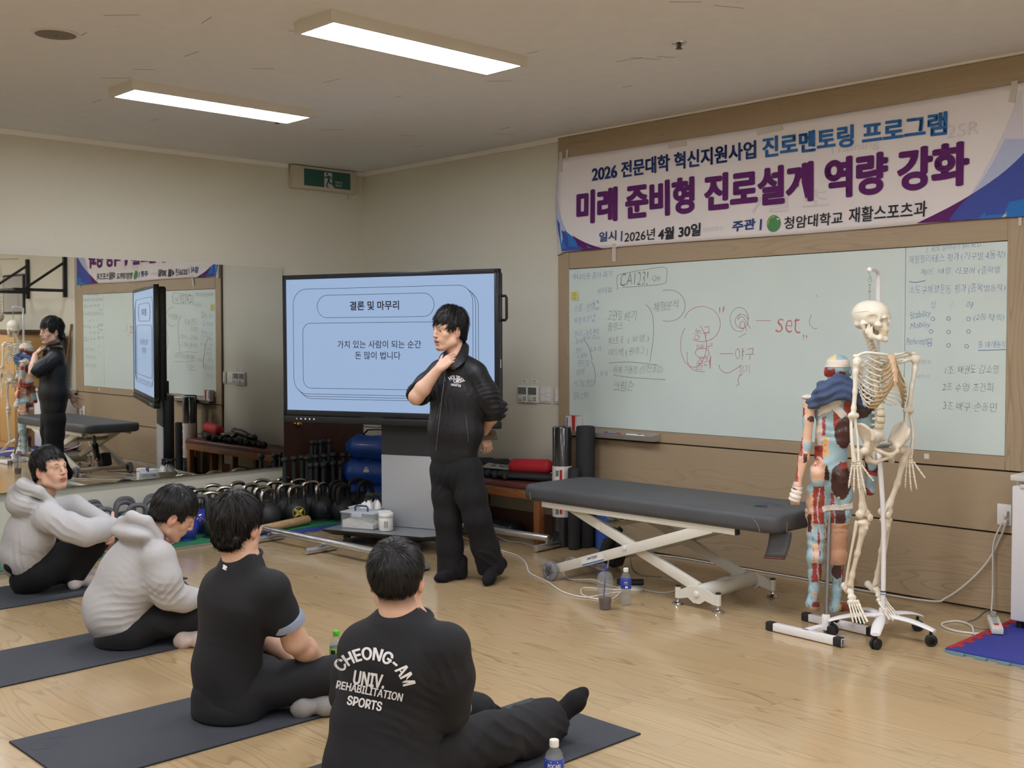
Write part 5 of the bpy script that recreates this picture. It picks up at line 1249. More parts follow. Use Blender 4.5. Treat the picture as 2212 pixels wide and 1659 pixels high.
cable([(1345, 1275), (1300, 1272), (1262, 1270), (1255, 1280), (1265, 1288), (1290, 1294), (1322, 1294), (1342, 1278)], 'white cable loop around the iced coffee cup', .0045)
cable([(1360, 1190), (1363, 1215), (1372, 1235), (1395, 1243), (1430, 1246)], 'thin grey cable under the middle of the treatment table', .003, M_GCAB)
# the long lead along the wall up to the socket
P = [on_z(1408, 1198, .006), on_z(1470, 1205, .006), on_z(1560, 1220, .006), on_z(1650, 1233, .006), on_z(1760, 1252, .006), on_z(1830, 1270, .006), V3((5.62, -.11, .02)), V3((5.72, -.07, .05)), V3((5.85, -.05, .17)), V3((5.95, -.05, .30)), V3((6.02, -.055, .45)), V3((6.045, -.065, .515))]
P = [V3((p[0], min(p[1], -.04), p[2])) for p in P]
tag(obj('cable', MB().tube(smooth_path(P), .006, 8), M_CAB), 'long white lead running along the panelling up to the wall socket', 'cable')
P = [V3((6.045, -.065, .56)), V3((6.02, -.07, .50)), V3((5.985, -.075, .40)), V3((5.985, -.08, .25)), V3((5.99, -.09, .12)), V3((6.05, -.25, .05)), V3((6.10, -.40, .055))]
tag(obj('cable', MB().tube(smooth_path(P), .005, 8), M_CAB), 'white lead hanging from the socket down to the power strip', 'cable')
# power strip
ps = thing('power_strip', 'white four-way power strip with red switch lying on the blue puzzle mat', 'power strip', (6.185, -.50, .02))
a, b_ = V3((6.095, -.335, .038)), V3((6.215, -.565, .04)); d = unit(b_ - a); s_ = V3((-d[1], d[0], 0)); R = np.stack([d, s_, Z_], 1); c = (a + b_) / 2
obj('body', MB().box(c, (np.linalg.norm(b_ - a) + .04, .06, .036), R, .008), M_SWP, ps)
for k in range(4): obj('outlet', MB().cyl(c + d * (-.095 + .048 * k) + Z_ * .012, c + d * (-.095 + .048 * k) + Z_ * .0185, .017, seg=16), M_PRT, ps)
obj('plug', MB().box(c + d * -.105 + Z_ * .03, (.03, .03, .035), R, .006), M_GCAB, ps)
obj('switch', MB().box(c + d * .085 + Z_ * .02, (.018, .022, .008), R, .002), M_RED, ps)
cable([(2170, 1382), (2162, 1393), (2130, 1388), (2105, 1370), (2098, 1352), (2070, 1342), (2040, 1345), (2035, 1352), (2060, 1362), (2100, 1368), (2140, 1370)], 'cream cord of the power strip looped on the floor', .006, M_SWP)
cable([(2150, 1358), (2115, 1357), (2088, 1345), (2110, 1335), (2132, 1318), (2180, 1312)], 'grey cable looping towards the fridge', .004, M_GCAB)
# foot pedal
fp_ = thing('foot_pedal', 'white and black foot pedal of the treatment table behind the water bottle', 'foot pedal', on_z(1362, 1272))
p = on_z(1362, 1272); obj('plate', MB().lathe([(.085, 0), (.088, .006), (.06, .018)], 28, np.diag([1.0, .7, 1]), p), M_WMET, fp_); obj('pedal_roll', MB().cyl(p + VR * -.07 + Z_ * .035 + VF * .03, p + VR * .085 + Z_ * .035 + VF * .03, .02, seg=18, bevel=.004), M_BLACK, fp_)
ph_ = thing('black_adapter', 'small black charger block behind the iced coffee cup', 'charger', on_z(1341, 1262)); p = on_z(1341, 1262); obj('block', MB().box(p + Z_ * .0165, (.05, .03, .033), frame_from(Z_, VR), .006), M_BLACK, ph_)

# ------------------------------------------------------------------ drinks
M_PET = clear_mat('clear_pet', (0.40, 0.43, 0.43, 1), .15, .05); M_COF = mat('iced_coffee', srgb(66, 32, 26), 0.1, spec=0.5, noise=0.08)
M_BLAB = mat('blue_bottle_label', srgb(44, 70, 170), 0.35, noise=0.03); M_WATER = clear_mat('clear_water', (0.55, 0.60, 0.62, 1), .14, .03)
cp = on_z(1307, 1316); cu_ = thing('iced_coffee_cup', 'clear takeaway cup with domed lid, blue straw and a little coffee', 'cup', cp)
obj('cup_wall', MB().lathe([(.0335, .0), (.034, .003), (.048, .155), (.050, .157), (.0475, .1555), (.0325, .006), (.001, .005)], 32, None, cp), M_PET, cu_)
obj('coffee', MB().lathe([(.0318, .0065), (.0372, .066), (.001, .066)], 32, None, cp), M_COF, cu_)
obj('domed_lid', MB().lathe([(.050, .157), (.051, .163), (.047, .166), (.046, .185), (.037, .207), (.016, .22), (.011, .2205), (.016, .219), (.036, .206), (.045, .184), (.046, .165)], 32, None, cp, False), M_PET, cu_)
obj('straw', MB().cyl(cp + VR * -.008 + Z_ * .055, cp + VR * .006 + Z_ * .262, .0045, seg=10), mat('blue_straw', srgb(44, 70, 150), .4), cu_)
def bottle(p, label, s=1.0, water=.13, label_m=None, cap_m=None, z0=.105, z1=.168):
    t = thing('water_bottle', label, 'bottle', p); M = np.eye(3) * s
    prof = [(.024, 0), (.031, .003), (.0325, .012), (.0325, .03), (.029, .05), (.028, .075), (.0315, .10), (.0325, .165), (.028, .182), (.016, .198), (.0135, .203), (.0135, .208)]
    obj('bottle_body', MB().lathe(prof + [(.0125, .208), (.0125, .203)] + [(r - .001, z) for r, z in prof[-3::-1][:-2]] + [(.001, .004)], 32, M, p), M_PET, t)
    w_ = [(r - .0013, z) for r, z in prof if z <= water]; w_[0] = (.022, .0045)
    obj('water', MB().lathe(w_ + [(.001, w_[-1][1])], 32, M, p), M_WATER, t)
    obj('label', MB().lathe([(.0322, z0), (.0328, z0 + .001), (.0334, z1 - .001), (.0328, z1)], 32, M, p, False), label_m or M_BLAB, t)
    obj('cap', MB().lathe([(.0152, .204), (.0158, .206), (.0158, .224), (.0145, .227), (.001, .2272)], 24, M, p), cap_m or M_WHITE, t)
    return t
p = on_z(1352, 1307); t = bottle(p, 'blue labelled water bottle standing beside the iced coffee cup', .96)
def lab_print(p, s, a_, items, m, t, r=.0338):
    q = MB()
    for da, z, w, h in items:
        rows = []
        for k in range(4):
            aa = a_ + da + w * (k / 3 - .5) / r; rows.append(np.array([p + s * V3((r * math.cos(aa), r * math.sin(aa), z)), p + s * V3((r * math.cos(aa), r * math.sin(aa), z + h))]))
        q.rings(rows, False, False)
    obj('label_print', q, m, t)
ca = lambda p: math.atan2(CAM[1] - p[1], CAM[0] - p[0])
lab_print(p, .96, ca(p), [(0, .143, .02, .004), (0, .135, .026, .0015), (.1, .110, .016, .012)], M_WHITE, t)
p = on_z(1197, 1606, .222); p = V3((6.069, -3.714, 0)); t = bottle(p, 'blue labelled sports drink bottle on the floor at the bottom edge, nearest the camera', 1.0, .172)
a_ = ca(p)
for s__, z, h, wd in (('POCARI', .142, .013, .046), ('SWEAT', .122, .013, .042)):
    def bendc(X, Y, w, p=p, a_=a_): return X, Y
    def wr(Q, p=p, a_=a_, z=z):
        out = Q.copy()
        for i in range(len(Q)):
            u = Q[i][0]; aa = a_ + u / .0345; out[i] = p + V3((.0338 * math.cos(aa), .0338 * math.sin(aa), 0)) + Z_ * (Q[i][2])
        return out
    text('label_print', s__, 1, M_WHITE, (-wd / 2, 0, z), X_, Z_, t, bold=.02, width=wd, height=h, lift=0, warp=wr)
lab_print(p, 1, a_, [(0, .160, .07, .003)], M_WHITE, t)
p = V3((4.392, -3.408, 0)); M_GLAB = mat('green_tea_label', srgb(116, 176, 70), .4, noise=.25, nscale=50); M_GCAP = mat('bright_green_cap', srgb(86, 196, 50), .35)
t = bottle(p, 'small green tea bottle with bright green cap behind the front seated man', .98, .165, M_GLAB, M_GCAP, .06, .15); lab_print(p, .98, ca(p) - .5, [(0, .12, .022, .022)], M_BLACK, t)

# ------------------------------------------------------------------ fridge and puzzle mat at the right edge
fr = thing('mini_fridge', 'white mini fridge at the right edge in front of the panelling', 'fridge', (6.47, -.22, 0))
FRY = -.39
obj('cabinet', MB().box2((6.205, FRY + .06, .05), (6.75, -.035, .80), .008), mat('fridge_white', srgb(222, 222, 224), .35, noise=.01), fr)
obj('door', MB().box2((6.207, FRY, .06), (6.748, FRY + .055, .775), .012), MATS['fridge_white'], fr)
obj('worktop', MB().box2((6.20, FRY - .005, .80), (6.755, -.03, .832), .006), M_SWP, fr); obj('grip', MB().box2((6.25, FRY - .006, .762), (6.71, FRY + .01, .785), .004), M_SWP, fr)
for x in (6.24, 6.71): obj('foot', MB().cyl((x, FRY + .05, 0.019), (x, FRY + .05, .055), .018, seg=14), M_BLACK, fr)
M_REDF = mat('red_foam_mat', srgb(170, 44, 50), .7); M_TEAL = mat('grey_green_foam_edge', srgb(110, 140, 146), .7); M_BLF2 = mat('deep_blue_foam', srgb(50, 58, 146), .65, noise=.04, nscale=30, bump=.1, bscale=300)
pmx = thing('puzzle_mat', 'blue jigsaw foam mat with red and grey-green border under the fridge', 'floor mat', (6.6, -.5, 0))
x0, y0, x1, y1 = 6.14, -1.01, 7.2, -.06
P = [(x0, y0)]; x = x0 + .05; k = 0
while x < x1: P += [(x, y0 if k % 2 else y0 - .022), (x + .055, y0 if k % 2 else y0 - .022)]; x += .055; k += 1
P += [(x1, y1), (x0, y1)]
obj('base_layer', MB().prism(P, .0005, .012), M_TEAL, pmx); obj('top_layer', MB().prism([(x0 + .004, y0 + .002), (x1, y0 + .002), (x1, y1), (x0 + .004, y1)], .012, .019), M_BLF2, pmx)
P = [(x0 + .002, y0 + .02)]; y = y0 + .02; k = 0
while y < y1 - .06: P += [(x0 + (.055 if k % 2 else .028), y), (x0 + (.055 if k % 2 else .028), y + .05)]; y += .055; k += 1
P += [(x0 + .002, y)]
obj('red_border', MB().prism(P, .019, .0205), M_REDF, pmx)

# ------------------------------------------------------------------ yoga mats
M_YOGA = mat('dark_slate_mat', srgb(66, 69, 76), 0.72, spec=0.3, noise=0.06, nscale=90, bump=0.25, bscale=420); M_YEDGE = mat('mat_edge', srgb(38, 38, 44), .8)
def yoga(c, L, w, rz, label, mark=False):
    t = thing('yoga_mat', label, 'yoga mat', c, rz); R = rotz(rz); c = V3(c)
    obj('base_layer', MB().box(c + Z_ * .0025, (w, L, .004), R), M_YEDGE, t); obj('top_layer', MB().box(c + Z_ * .0058, (w - .002, L - .002, .003), R), M_YOGA, t)
    if mark:
        e = c + R @ V3((-w / 2 + .13, -L / 2 + .10, .0075)); q = MB(); P1 = [e + V3((.055 * math.cos(a), .075 * math.sin(a), 0)) for a in np.linspace(0, 2 * PI, 40)]
        q.tube(P1, .0012, 4); q.tube([e + V3((.03 * math.sin(a), .05 * math.sin(2 * a) * .6 + .01, 0)) for a in np.linspace(0, 2 * PI, 30)], .0012, 4); obj('embossed_emblem', q, mat('mat_emboss', srgb(70, 74, 84), .6), t)
    return t
yoga((4.488, -3.89, 0), 1.80, .605, math.radians(-.1), 'dark slate yoga mat under the man in the black T-shirt with white collar logo', True)
yoga((5.525, -3.89, 0), 1.82, .61, math.radians(-.3), 'dark slate yoga mat under the man with CHEONG-AM lettering, nearest the camera')
yoga((3.125, -3.84, 0), 1.80, .60, math.radians(2.0), 'dark slate yoga mat under the hooded man who looks down')
yoga((1.635, -3.75, 0), 1.80, .60, math.radians(.5), 'dark slate yoga mat under the hooded man at the left edge')

# ------------------------------------------------------------------ things that only the mirror shows, by the back wall on the right
pu = thing('pull_up_bracket', 'black wall mounted pull-up bracket, seen in the mirror', 'pull-up bar', (7.2, -.02, 2.3))
M_BPC = mat('black_powder_coat', srgb(30, 31, 34), .45, noise=.06, nscale=200)
for x in (6.56, 7.80):
    obj('wall_post', MB().box2((x - .025, -.05, 2.06), (x + .025, -.002, 2.62), .004), M_BPC, pu); obj('arm', MB().bar((x, -.03, 2.15), (x, -.72, 2.15), .04, .04), M_BPC, pu); obj('brace', MB().bar((x, -.03, 2.53), (x, -.55, 2.17), .03, .03), M_BPC, pu)
obj('grip_bar', MB().cyl((6.5, -.70, 2.15), (7.86, -.70, 2.15), .017, seg=14), M_BPC, pu)
bgb = thing('black_cushion', 'black upholstered cushion leaning on the wall above the fridge, seen in the mirror', 'cushion', (6.55, -.12, .83))
s_ = SDF(); s_.box((6.62, -.16, 1.22), (.20, .06, .385), rot_axis(X_, -.09), .05, .01); body('pad', s_, .012, M_PAD, bgb)
for x, z in ((6.50, 1.50), (6.70, 1.5), (6.5, .95)): obj('orange_tag', MB().box((x, -.225 - (1.22 - z) * .09, z), (.03, .004, .01), rot_axis(Y_, .6)), mat('orange_tag', srgb(220, 110, 50), .6), bgb)
stx = thing('wooden_stick', 'wooden stick leaning on the wall behind the cushion, seen in the mirror', 'stick', (6.5, -.1, .83)); obj('stick', MB().bar((6.47, -.10, .835), (6.385, -.02, 1.70), .03, .02), M_PINE, stx)
cbt = thing('plywood_cabinet', 'plywood cabinet by the wall beyond the skeleton, seen in the mirror', 'cabinet', (7.6, -.3, 0)); M_PLY = wood_mat('plywood', srgb(206, 164, 104), srgb(176, 132, 78), 'z', 1.5, .5, contrast=.6)
obj('carcass', MB().box2((7.05, -.50, 0), (8.2, -.02, 1.56), .004), M_PLY, cbt); obj('cabinet_top', MB().box2((7.02, -.52, 1.56), (8.23, -.01, 1.62), .004), M_BASE, cbt)
obj('cabinet_door', MB().box2((7.07, -.515, .08), (7.60, -.50, 1.54), .003), M_PLY, cbt); obj('cabinet_door', MB().box2((7.62, -.515, .08), (8.18, -.50, 1.54), .003), M_PLY, cbt)
text('lettering', 'FROG', 1, M_BLACK, (7.45, -.5155, .95), X_, Z_, cbt, width=.26, height=.06, bold=.03, lift=.001)
rk = thing('picture_board', 'framed grey board on the wall beyond the pull-up bracket, seen in the mirror', 'picture', (8.1, -.01, 2.2)); obj('frame', MB().box2((7.95, -.03, 1.85), (8.7, 0, 2.42), .003), M_BLACK, rk); obj('sheet', MB().box2((7.98, -.032, 1.88), (8.67, -.02, 2.39)), mat('grey_sheet', srgb(170, 168, 160), .6), rk)
# ------------------------------------------------------------------ anatomical skeleton hanging on a rolling stand
M_BONE = mat('ivory_bone_plastic', srgb(230, 224, 208), 0.48, spec=0.4, noise=0.05, nscale=26, bump=0.12, bscale=90)
M_BONE2 = mat('warm_bone_plastic', srgb(218, 206, 186), 0.5, noise=0.05, nscale=20, bump=0.1, bscale=70)
M_CART = mat('tan_cartilage', srgb(170, 146, 108), 0.45, noise=0.05); M_STERN = mat('pink_beige_sternum', srgb(220, 190, 156), .5, noise=.04)
M_TOOTH = mat('tooth_enamel', srgb(226, 212, 180), .3, noise=.02); M_WIRE = mat('dark_wire', srgb(60, 60, 60), .4, .8); M_DISC = mat('disc_yellow', srgb(206, 186, 140), .5, noise=.03)
M_STAND = mat('white_enamel_stand', srgb(228, 228, 230), .28, noise=.01)
sb_ = V3((5.79, -.965, 0))
skf = unit(-.945 * VF + .33 * VR); skr = V3((skf[1], -skf[0], 0)); SKM = np.stack([skr, skf, Z_], 1)
so = sb_ + VR * -.018 + VF * -.02
def sk(x, y, z): return so + skr * x + skf * y + Z_ * z
skl = thing('skeleton_model', 'life-size ivory skeleton model hanging from a white five-legged rolling stand', 'skeleton', sb_)
def bone(name, pts, rs, m=None, seg=12, flat=1.0, side=None, parent=None):
    P = smooth_path(pts, 4); ts = np.linspace(0, len(rs) - 1, len(P)); R = np.interp(ts, range(len(rs)), rs)
    return obj(name, MB().tube(P, list(R), seg, True, flat, side), m or M_BONE, parent or skl, sharp=70)
# --- skull
hf = unit(.64 * -VF + .77 * VR + Z_ * -.03); hr = unit(np.cross(hf, Z_)); hu = np.cross(hr, hf); HM = np.stack([hr, hf, hu], 1)
hc = on_v(sb_, 1884, 693, -.02)
def hk_(x, y, z): return hc + HM @ V3((x, y, z))
s = SDF(); E_ = lambda c, r, k=.012, op='u': s.ell(hk_(*c), r, HM, k, op)
E_((0, -.018, .035), (.069, .088, .070)); E_((0, .03, .038), (.058, .052, .052), .03); E_((0, .045, -.02), (.042, .036, .036), .02)
s.cap(hk_(-.033, .078, .016), hk_(.033, .078, .016), .009, .009, .015)
for q in (-1, 1):
    E_((q * .045, .055, -.02), (.016, .016, .014), .012); s.chain([hk_(q * .05, .05, -.02), hk_(q * .066, .02, -.014), hk_(q * .066, -.012, -.012)], [.006, .0045, .006], .006)
    s.cap(hk_(q * .05, .058, .02), hk_(q * .052, .05, -.02), .006, .006, .008); s.cap(hk_(q * .062, -.025, -.018), hk_(q * .055, -.018, -.048), .014, .007, .012)
E_((0, .068, -.042), (.026, .020, .022), .012); s.cap(hk_(0, .082, .014), hk_(0, .090, -.004), .007, .005, .008); s.ell(hk_(0, -.06, -.02), (.045, .03, .022), HM, .02)
for q in (-1, 1):
    s.ell(hk_(q * .0305, .088, -.002), (.0200, .026, .0165), HM, .006, 's'); s.ell(hk_(q * .030, .06, -.002), (.013, .02, .011), HM, .006, 's'); s.ell(hk_(q * .064, .03, .005), (.012, .03, .022), HM, .012, 's')
    s.ell(hk_(q * .0065, .094, -.027), (.0065, .016, .013), HM, .003, 's')
    s.ell(hk_(q * .046, .022, -.045), (.014, .024, .016), HM, .008, 's')
body('skull', s, .0024, M_BONE, skl)
cut = MB(); cut.tube([hk_(.0695 * math.cos(a) * (1.0), .0 + .0885 * math.sin(a) - .016 + (.004 if math.sin(a) > .5 else 0), .046 + .01 * math.sin(a)) for a in np.linspace(0, 2 * PI, 60)], .0009, 4); obj('skull_cut_line', cut, M_CART, skl)
s = SDF()
for q in (-1, 1):
    s.chain([hk_(q * .054, .005, -.022), hk_(q * .052, .002, -.058), hk_(q * .047, .016, -.078), hk_(q * .03, .056, -.089), hk_(0, .070, -.092)], [.007, .013, .0135, .012, .0135], .010)
    s.chain([hk_(q * .052, .022, -.03), hk_(q * .050, .018, -.06)], [.004, .009], .008); s.cap(hk_(q * .03, .056, -.075), hk_(0, .070, -.076), .008, .008, .008)
s.ell(hk_(0, .076, -.098), (.014, .008, .008), HM, .01)
body('jaw', s, .0026, M_BONE, skl)
for zz_, nm in ((-.0575, 'upper_teeth'), (-.0675, 'lower_teeth')):
    t_ = MB()
    for k in range(14):
        a = math.radians(-74 + 148 * k / 13); t_.ball(hk_(.029 * math.sin(a), .044 + .036 * math.cos(a) - (.002 if nm[0] == 'l' else 0), zz_), (.0038, .0034, .0075), 8, 6, HM @ rotz(-a))
    obj(nm, t_, M_TOOTH, skl)
obj('jaw_spring', MB().tube([hk_(.05, .03, -.03) + HM @ V3((.002 * math.cos(t_ * 3), .002 * math.sin(t_ * 3), -.002 * t_)) for t_ in np.linspace(0, 12, 50)], .0006, 4), M_WIRE, skl)
# --- spine
def spine(z):      # y offset along the back
    return np.interp(z, [1.02, 1.08, 1.14, 1.22, 1.32, 1.40, 1.47, 1.56], [-.055, -.03, -.012, -.03, -.062, -.07, -.045, -.018])
neck0 = hk_(0, -.02, -.035); dxy = (neck0 - sk(0, spine(1.56), 1.56))
def sp(z):
    p = sk(0, spine(z), z); k = np.clip((z - 1.45) / .12, 0, 1); return p + V3((dxy[0], dxy[1], 0)) * k
zs = list(np.linspace(1.585, 1.475, 7)) + list(np.linspace(1.455, 1.225, 12)) + list(np.linspace(1.198, 1.072, 5))
for i, z in enumerate(zs):
    reg = 0 if i < 7 else (1 if i < 19 else 2)
    r = (.0125, .0145, .021)[reg]; hgt = (.013, .017, .024)[reg]; p = sp(z); ax = unit(sp(z + .02) - sp(z - .02)); R = frame_from(ax, skr); bk = -skf
    v = MB(); v.lathe([(r * 1.0, -hgt / 2), (r * 1.06, -hgt / 2 + .002), (r * .88, 0), (r * 1.06, hgt / 2 - .002), (r, hgt / 2)], 16, R @ np.diag([1.15, .9, 1]), p)
    L = (.028, .042, .045)[reg]; v.tube([p + bk * r * .7, p + bk * (r + L * .55) - Z_ * .006, p + bk * (r + L) - Z_ * (.022 if reg == 1 else .008)], [.007, .005, .004], 8)
    T = (.024, .030, .038)[reg]
    for q in (-1, 1): v.tube([p + bk * r * .6 + skr * q * .005, p + bk * (r * .9) + skr * q * T + Z_ * .003], [.006, .0038], 8); v.ball(p + bk * r * .95 + skr * q * .010 + Z_ * hgt * .45, .006, 8, 6)
    obj('vertebra', v, M_BONE, skl, sharp=60)
    if reg and i < 23:
        obj('spinal_disc', MB().lathe([(r * .98, -.004), (r * 1.02, 0), (r * .98, .004)], 16, R @ np.diag([1.15, .9, 1]), (p + sp(zs[i + 1])) / 2), M_DISC, skl)
# --- sternum, ribs
stn = [sk(0, .062, 1.462), sk(0, .078, 1.43), sk(0, .092, 1.385), sk(0, .098, 1.335), sk(0, .096, 1.305)]
s = SDF(); 
for a_, b_, ra, rb in zip(stn[:-1], stn[1:], (.026, .016, .017, .014), (.016, .017, .014, .006)): s.sec(a_, b_, (ra, .006), (rb, .0055), skr, .008)
body('sternum', s, .003, M_STERN, skl)
A_ = [.050, .075, .094, .108, .117, .122, .124, .122, .118, .110, .098, .084]; D_ = [.020, .035, .045, .055, .06, .066, .072, .078, .082, .080, .06, .05]
for i in range(12):
    zv = zs[7 + i]; pv = sp(zv); yb = spine(zv); a = A_[i]; yf = [.045, .062, .074, .082, .086, .086, .082, .074, .064, .050, .0, -.02][i]
    yc = (yb + yf) / 2 - .004; hb = (yf - yb) / 2 + .012; drop = D_[i] + .02
    for q in (-1, 1):
        th1 = [.80, .80, .79, .78, .77, .76, .74, .71, .67, .62, .52, .44][i] * PI; P = []
        for t_ in np.linspace(.10 * PI, th1, 15):
            back = -.028 * math.exp(-((t_ - .24 * PI) / .22) ** 2)
            P.append(sk(q * a * math.sin(t_) ** .85, yc - hb * math.cos(t_) + back, zv - drop * ((1 - math.cos(t_)) / 2) ** 1.1))
        obj('rib', MB().tube(P, [.0046] + [.0062] * 12 + [.0066, .006], 8, True, .5, Z_), M_BONE, skl, sharp=80)
        if i < 10:
            e = P[-1]
            k = min(i, 6); zt = [1.448, 1.425, 1.402, 1.380, 1.358, 1.338, 1.322][k]; ys = np.interp(zt, [1.305, 1.335, 1.385, 1.43, 1.462], [.096, .098, .092, .078, .062])
            tgt = sk(q * (.022 if i == 0 else .013), ys, zt) if i < 7 else sk(q * (.030 + .016 * (i - 7)), .092 - .010 * (i - 7), 1.298 - .024 * (i - 7))
            mid = (e + tgt) / 2 + Z_ * (-.022 if i > 3 else -.004) + skf * .010
            obj('costal_cartilage', MB().tube(smooth_path([e, mid, tgt], 5), .0068, 8, True, .55, Z_), M_CART, skl, sharp=80)
# --- shoulder girdle, arms, hands
shz = 1.432; arms = {}
px_arm = {1: [(1852, 781), (1843, 898), (1849, 997)], -1: [(1977, 775), (1963, 886), (1962, 990)]}     # shoulder, elbow, wrist seen in the photo
for q in (1, -1):
    aw = {1: -.075, -1: .085}[q]
    S_, E1, W1 = [on_v(so, *p, aw + d_) for p, d_ in zip(px_arm[q], (0, -.01, -.03))]
    bone('clavicle', [sk(q * .022, .058, 1.465), sk(q * .07, .062, 1.472), sk(q * .12, .02, 1.478), S_ - skr * q * .012 - skf * .02 + Z_ * .028], [.009, .0065, .007, .008])
    s = SDF(); G = S_ - skr * q * .022; sc_c = sk(q * .085, -.085, 1.36)
    for pa, pb_ in (((.125, -.055, 1.425), (.075, -.098, 1.295)), ((.06, -.10, 1.40), (.075, -.098, 1.295)), ((.06, -.10, 1.40), (.125, -.055, 1.425))): s.cap(sk(q * pa[0], pa[1], pa[2]), sk(q * pb_[0], pb_[1], pb_[2]), .005, .005, .01)
    s.sec(sk(q * .09, -.083, 1.405), sk(q * .078, -.094, 1.31), (.034, .004), (.010, .004), skr, .01); s.chain([sk(q * .06, -.112, 1.405), sk(q * .11, -.09, 1.44), S_ - skf * .02 + Z_ * .026, S_ + skf * .004 - skr * q * .004 + Z_ * .028], [.005, .006, .009, .008], .01)
    s.cap(sk(q * .125, -.055, 1.42), G, .010, .011, .01); s.chain([sk(q * .11, -.04, 1.43), sk(q * .118, .0, 1.438)], [.007, .006], .01)
    body('scapula', s, .0036, M_BONE, skl)
    s = SDF(); s.ell(S_ - skr * q * .004, .0225, None, .01); s.ell(S_ + skr * q * .008 + skf * .006 - Z_ * .004, (.016, .016, .018), None, .012); d = E1 - S_
    s.chain([S_ + skr * q * .006, S_ + d * .2 + skr * q * .006, S_ + d * .55, S_ + d * .86, E1], [.0165, .0125, .0105, .0115, .014], .014)
    s.cap(E1 - skr * .017, E1 + skr * .017, .012, .011, .014); s.ell(E1 - skr * q * .022, .011, None, .010); s.ell(E1 - skr * q * -.014, .0135, None, .010)
    body('humerus', s, .0035, M_BONE, skl)
    rd, ul = E1 + skr * q * .012 - Z_ * .022, E1 - skr * q * .010 - Z_ * .010
    palm_d = unit(W1 - E1)
    bone('ulna', [ul + Z_ * .018 - skf * .012, ul - skf * .004, (ul + W1) / 2 - skr * q * .018 - skf * .006, W1 - skr * q * .016], [.010, .0125, .0075, .006, .0068])
    bone('radius', [rd + Z_ * .004, rd - Z_ * .012, (rd + W1) / 2 + skr * q * .016 + skf * .008, W1 + skr * q * .010], [.011, .0075, .0085, .009, .0135])
    # hand hangs down, back of the hand turned outwards and to the front
    hx = unit(skf * .62 + skr * q * -.05 + skr * q * (.5 if q < 0 else -.45)) ; hd = unit(palm_d * .6 - Z_ * .6); hx = unit(hx - hd * (hx @ hd)); hn = np.cross(hx, hd)
    c_ = MB()
    for r_ in range(2):
        for k in range(4): c_.ball(W1 + hd * (.010 + .012 * r_) + hx * (-.018 + .012 * k), (.0072, .0068, .0072), 10, 7)
    obj('carpals', c_, M_BONE, skl)
    for k, (bx__, ln, spread) in enumerate(((-.021, (.046, .030, .017, .014), -.20), (-.008, (.052, .036, .022, .016), -.07), (.006, (.057, .040, .026, .017), .05), (.020, (.060, .036, .021, .016), .17), (.026, (.044, .030, .025, .0), .62))):
        b0 = W1 + hd * (.028 if k < 4 else .016) + hx * bx__; dr = unit(hd + hx * spread + hn * (.0 if k < 4 else .25)); 
        for j, l in enumerate(ln):
            if l == 0: continue
            dj = unit(dr + hn * (.10 * j)); e1 = b0 + dj * l
            bone('metacarpal' if j == 0 else 'finger_bone', [b0, b0 + dj * l * .12, b0 + dj * l * .5, e1 - dj * l * .12, e1], [.0040, .0058, .0034, .0052, .0036] if j < len(ln) - 1 else [.004, .0046, .003, .0026, .0018], seg=8)
            b0 = e1 + dj * .0015
# --- pelvis
s = SDF()
for q in (-1, 1):
    # flaring iliac wing, built as a curved plate
    for t_ in np.linspace(0, 1, 7):
        a = -.5 + 1.75 * t_; top_p = sk(q * (.135 - .045 * abs(t_ - .35)), -.055 + .125 * t_, 1.118 - .035 * (t_ - .45) ** 2 * 4 - .012 * t_); root = sk(q * (.075 + .010 * t_), -.035 + .035 * t_, 1.018)
        s.sec(root, top_p, (.016, .0065), (.015, .0055), skf, .014)
    s.ell(sk(q * .088, .0, .985), (.026, .028, .030), SKM, .02); s.ell(sk(q * .112, .008, .975), .0215, None, .006, 's')
    s.chain([sk(q * .075, .02, .992), sk(q * .05, .055, .972), sk(q * .012, .066, .958)], [.011, .009, .011], .012)
    s.chain([sk(q * .085, -.012, .965), sk(q * .068, -.02, .925), sk(q * .05, .012, .915), sk(q * .014, .058, .94)], [.014, .015, .010, .009], .012)
    s.chain([sk(q * .115, .065, 1.085), sk(q * .108, .062, 1.04), sk(q * .09, .03, 1.0)], [.008, .008, .012], .014)
s.ell(sk(0, .068, .952), (.009, .008, .018), SKM, .008)
body('pelvis', s, .0042, M_BONE2, skl)
s = SDF(); s.chain([sk(0, -.04, 1.055), sk(0, -.072, 1.01), sk(0, -.078, .965), sk(0, -.06, .925)], [.030, .026, .016, .006], .02)
for q in (-1, 1): s.cap(sk(0, -.045, 1.045), sk(q * .045, -.05, 1.03), .02, .016, .02)
for k in range(4):
    for q in (-1, 1): s.ell(sk(q * (.016 - .002 * k), -.045 - .010 * k, 1.03 - .022 * k), (.0045, .008, .0045), SKM, .003, 's')
body('sacrum', s, .0042, M_BONE, skl)
mt_ = MB(); mt_.box(sk(.0, .02, 1.0), (.07, .05, .012), SKM @ rot_axis(X_, .5), .004); obj('hanging_bracket', mt_, M_GCAB, skl)
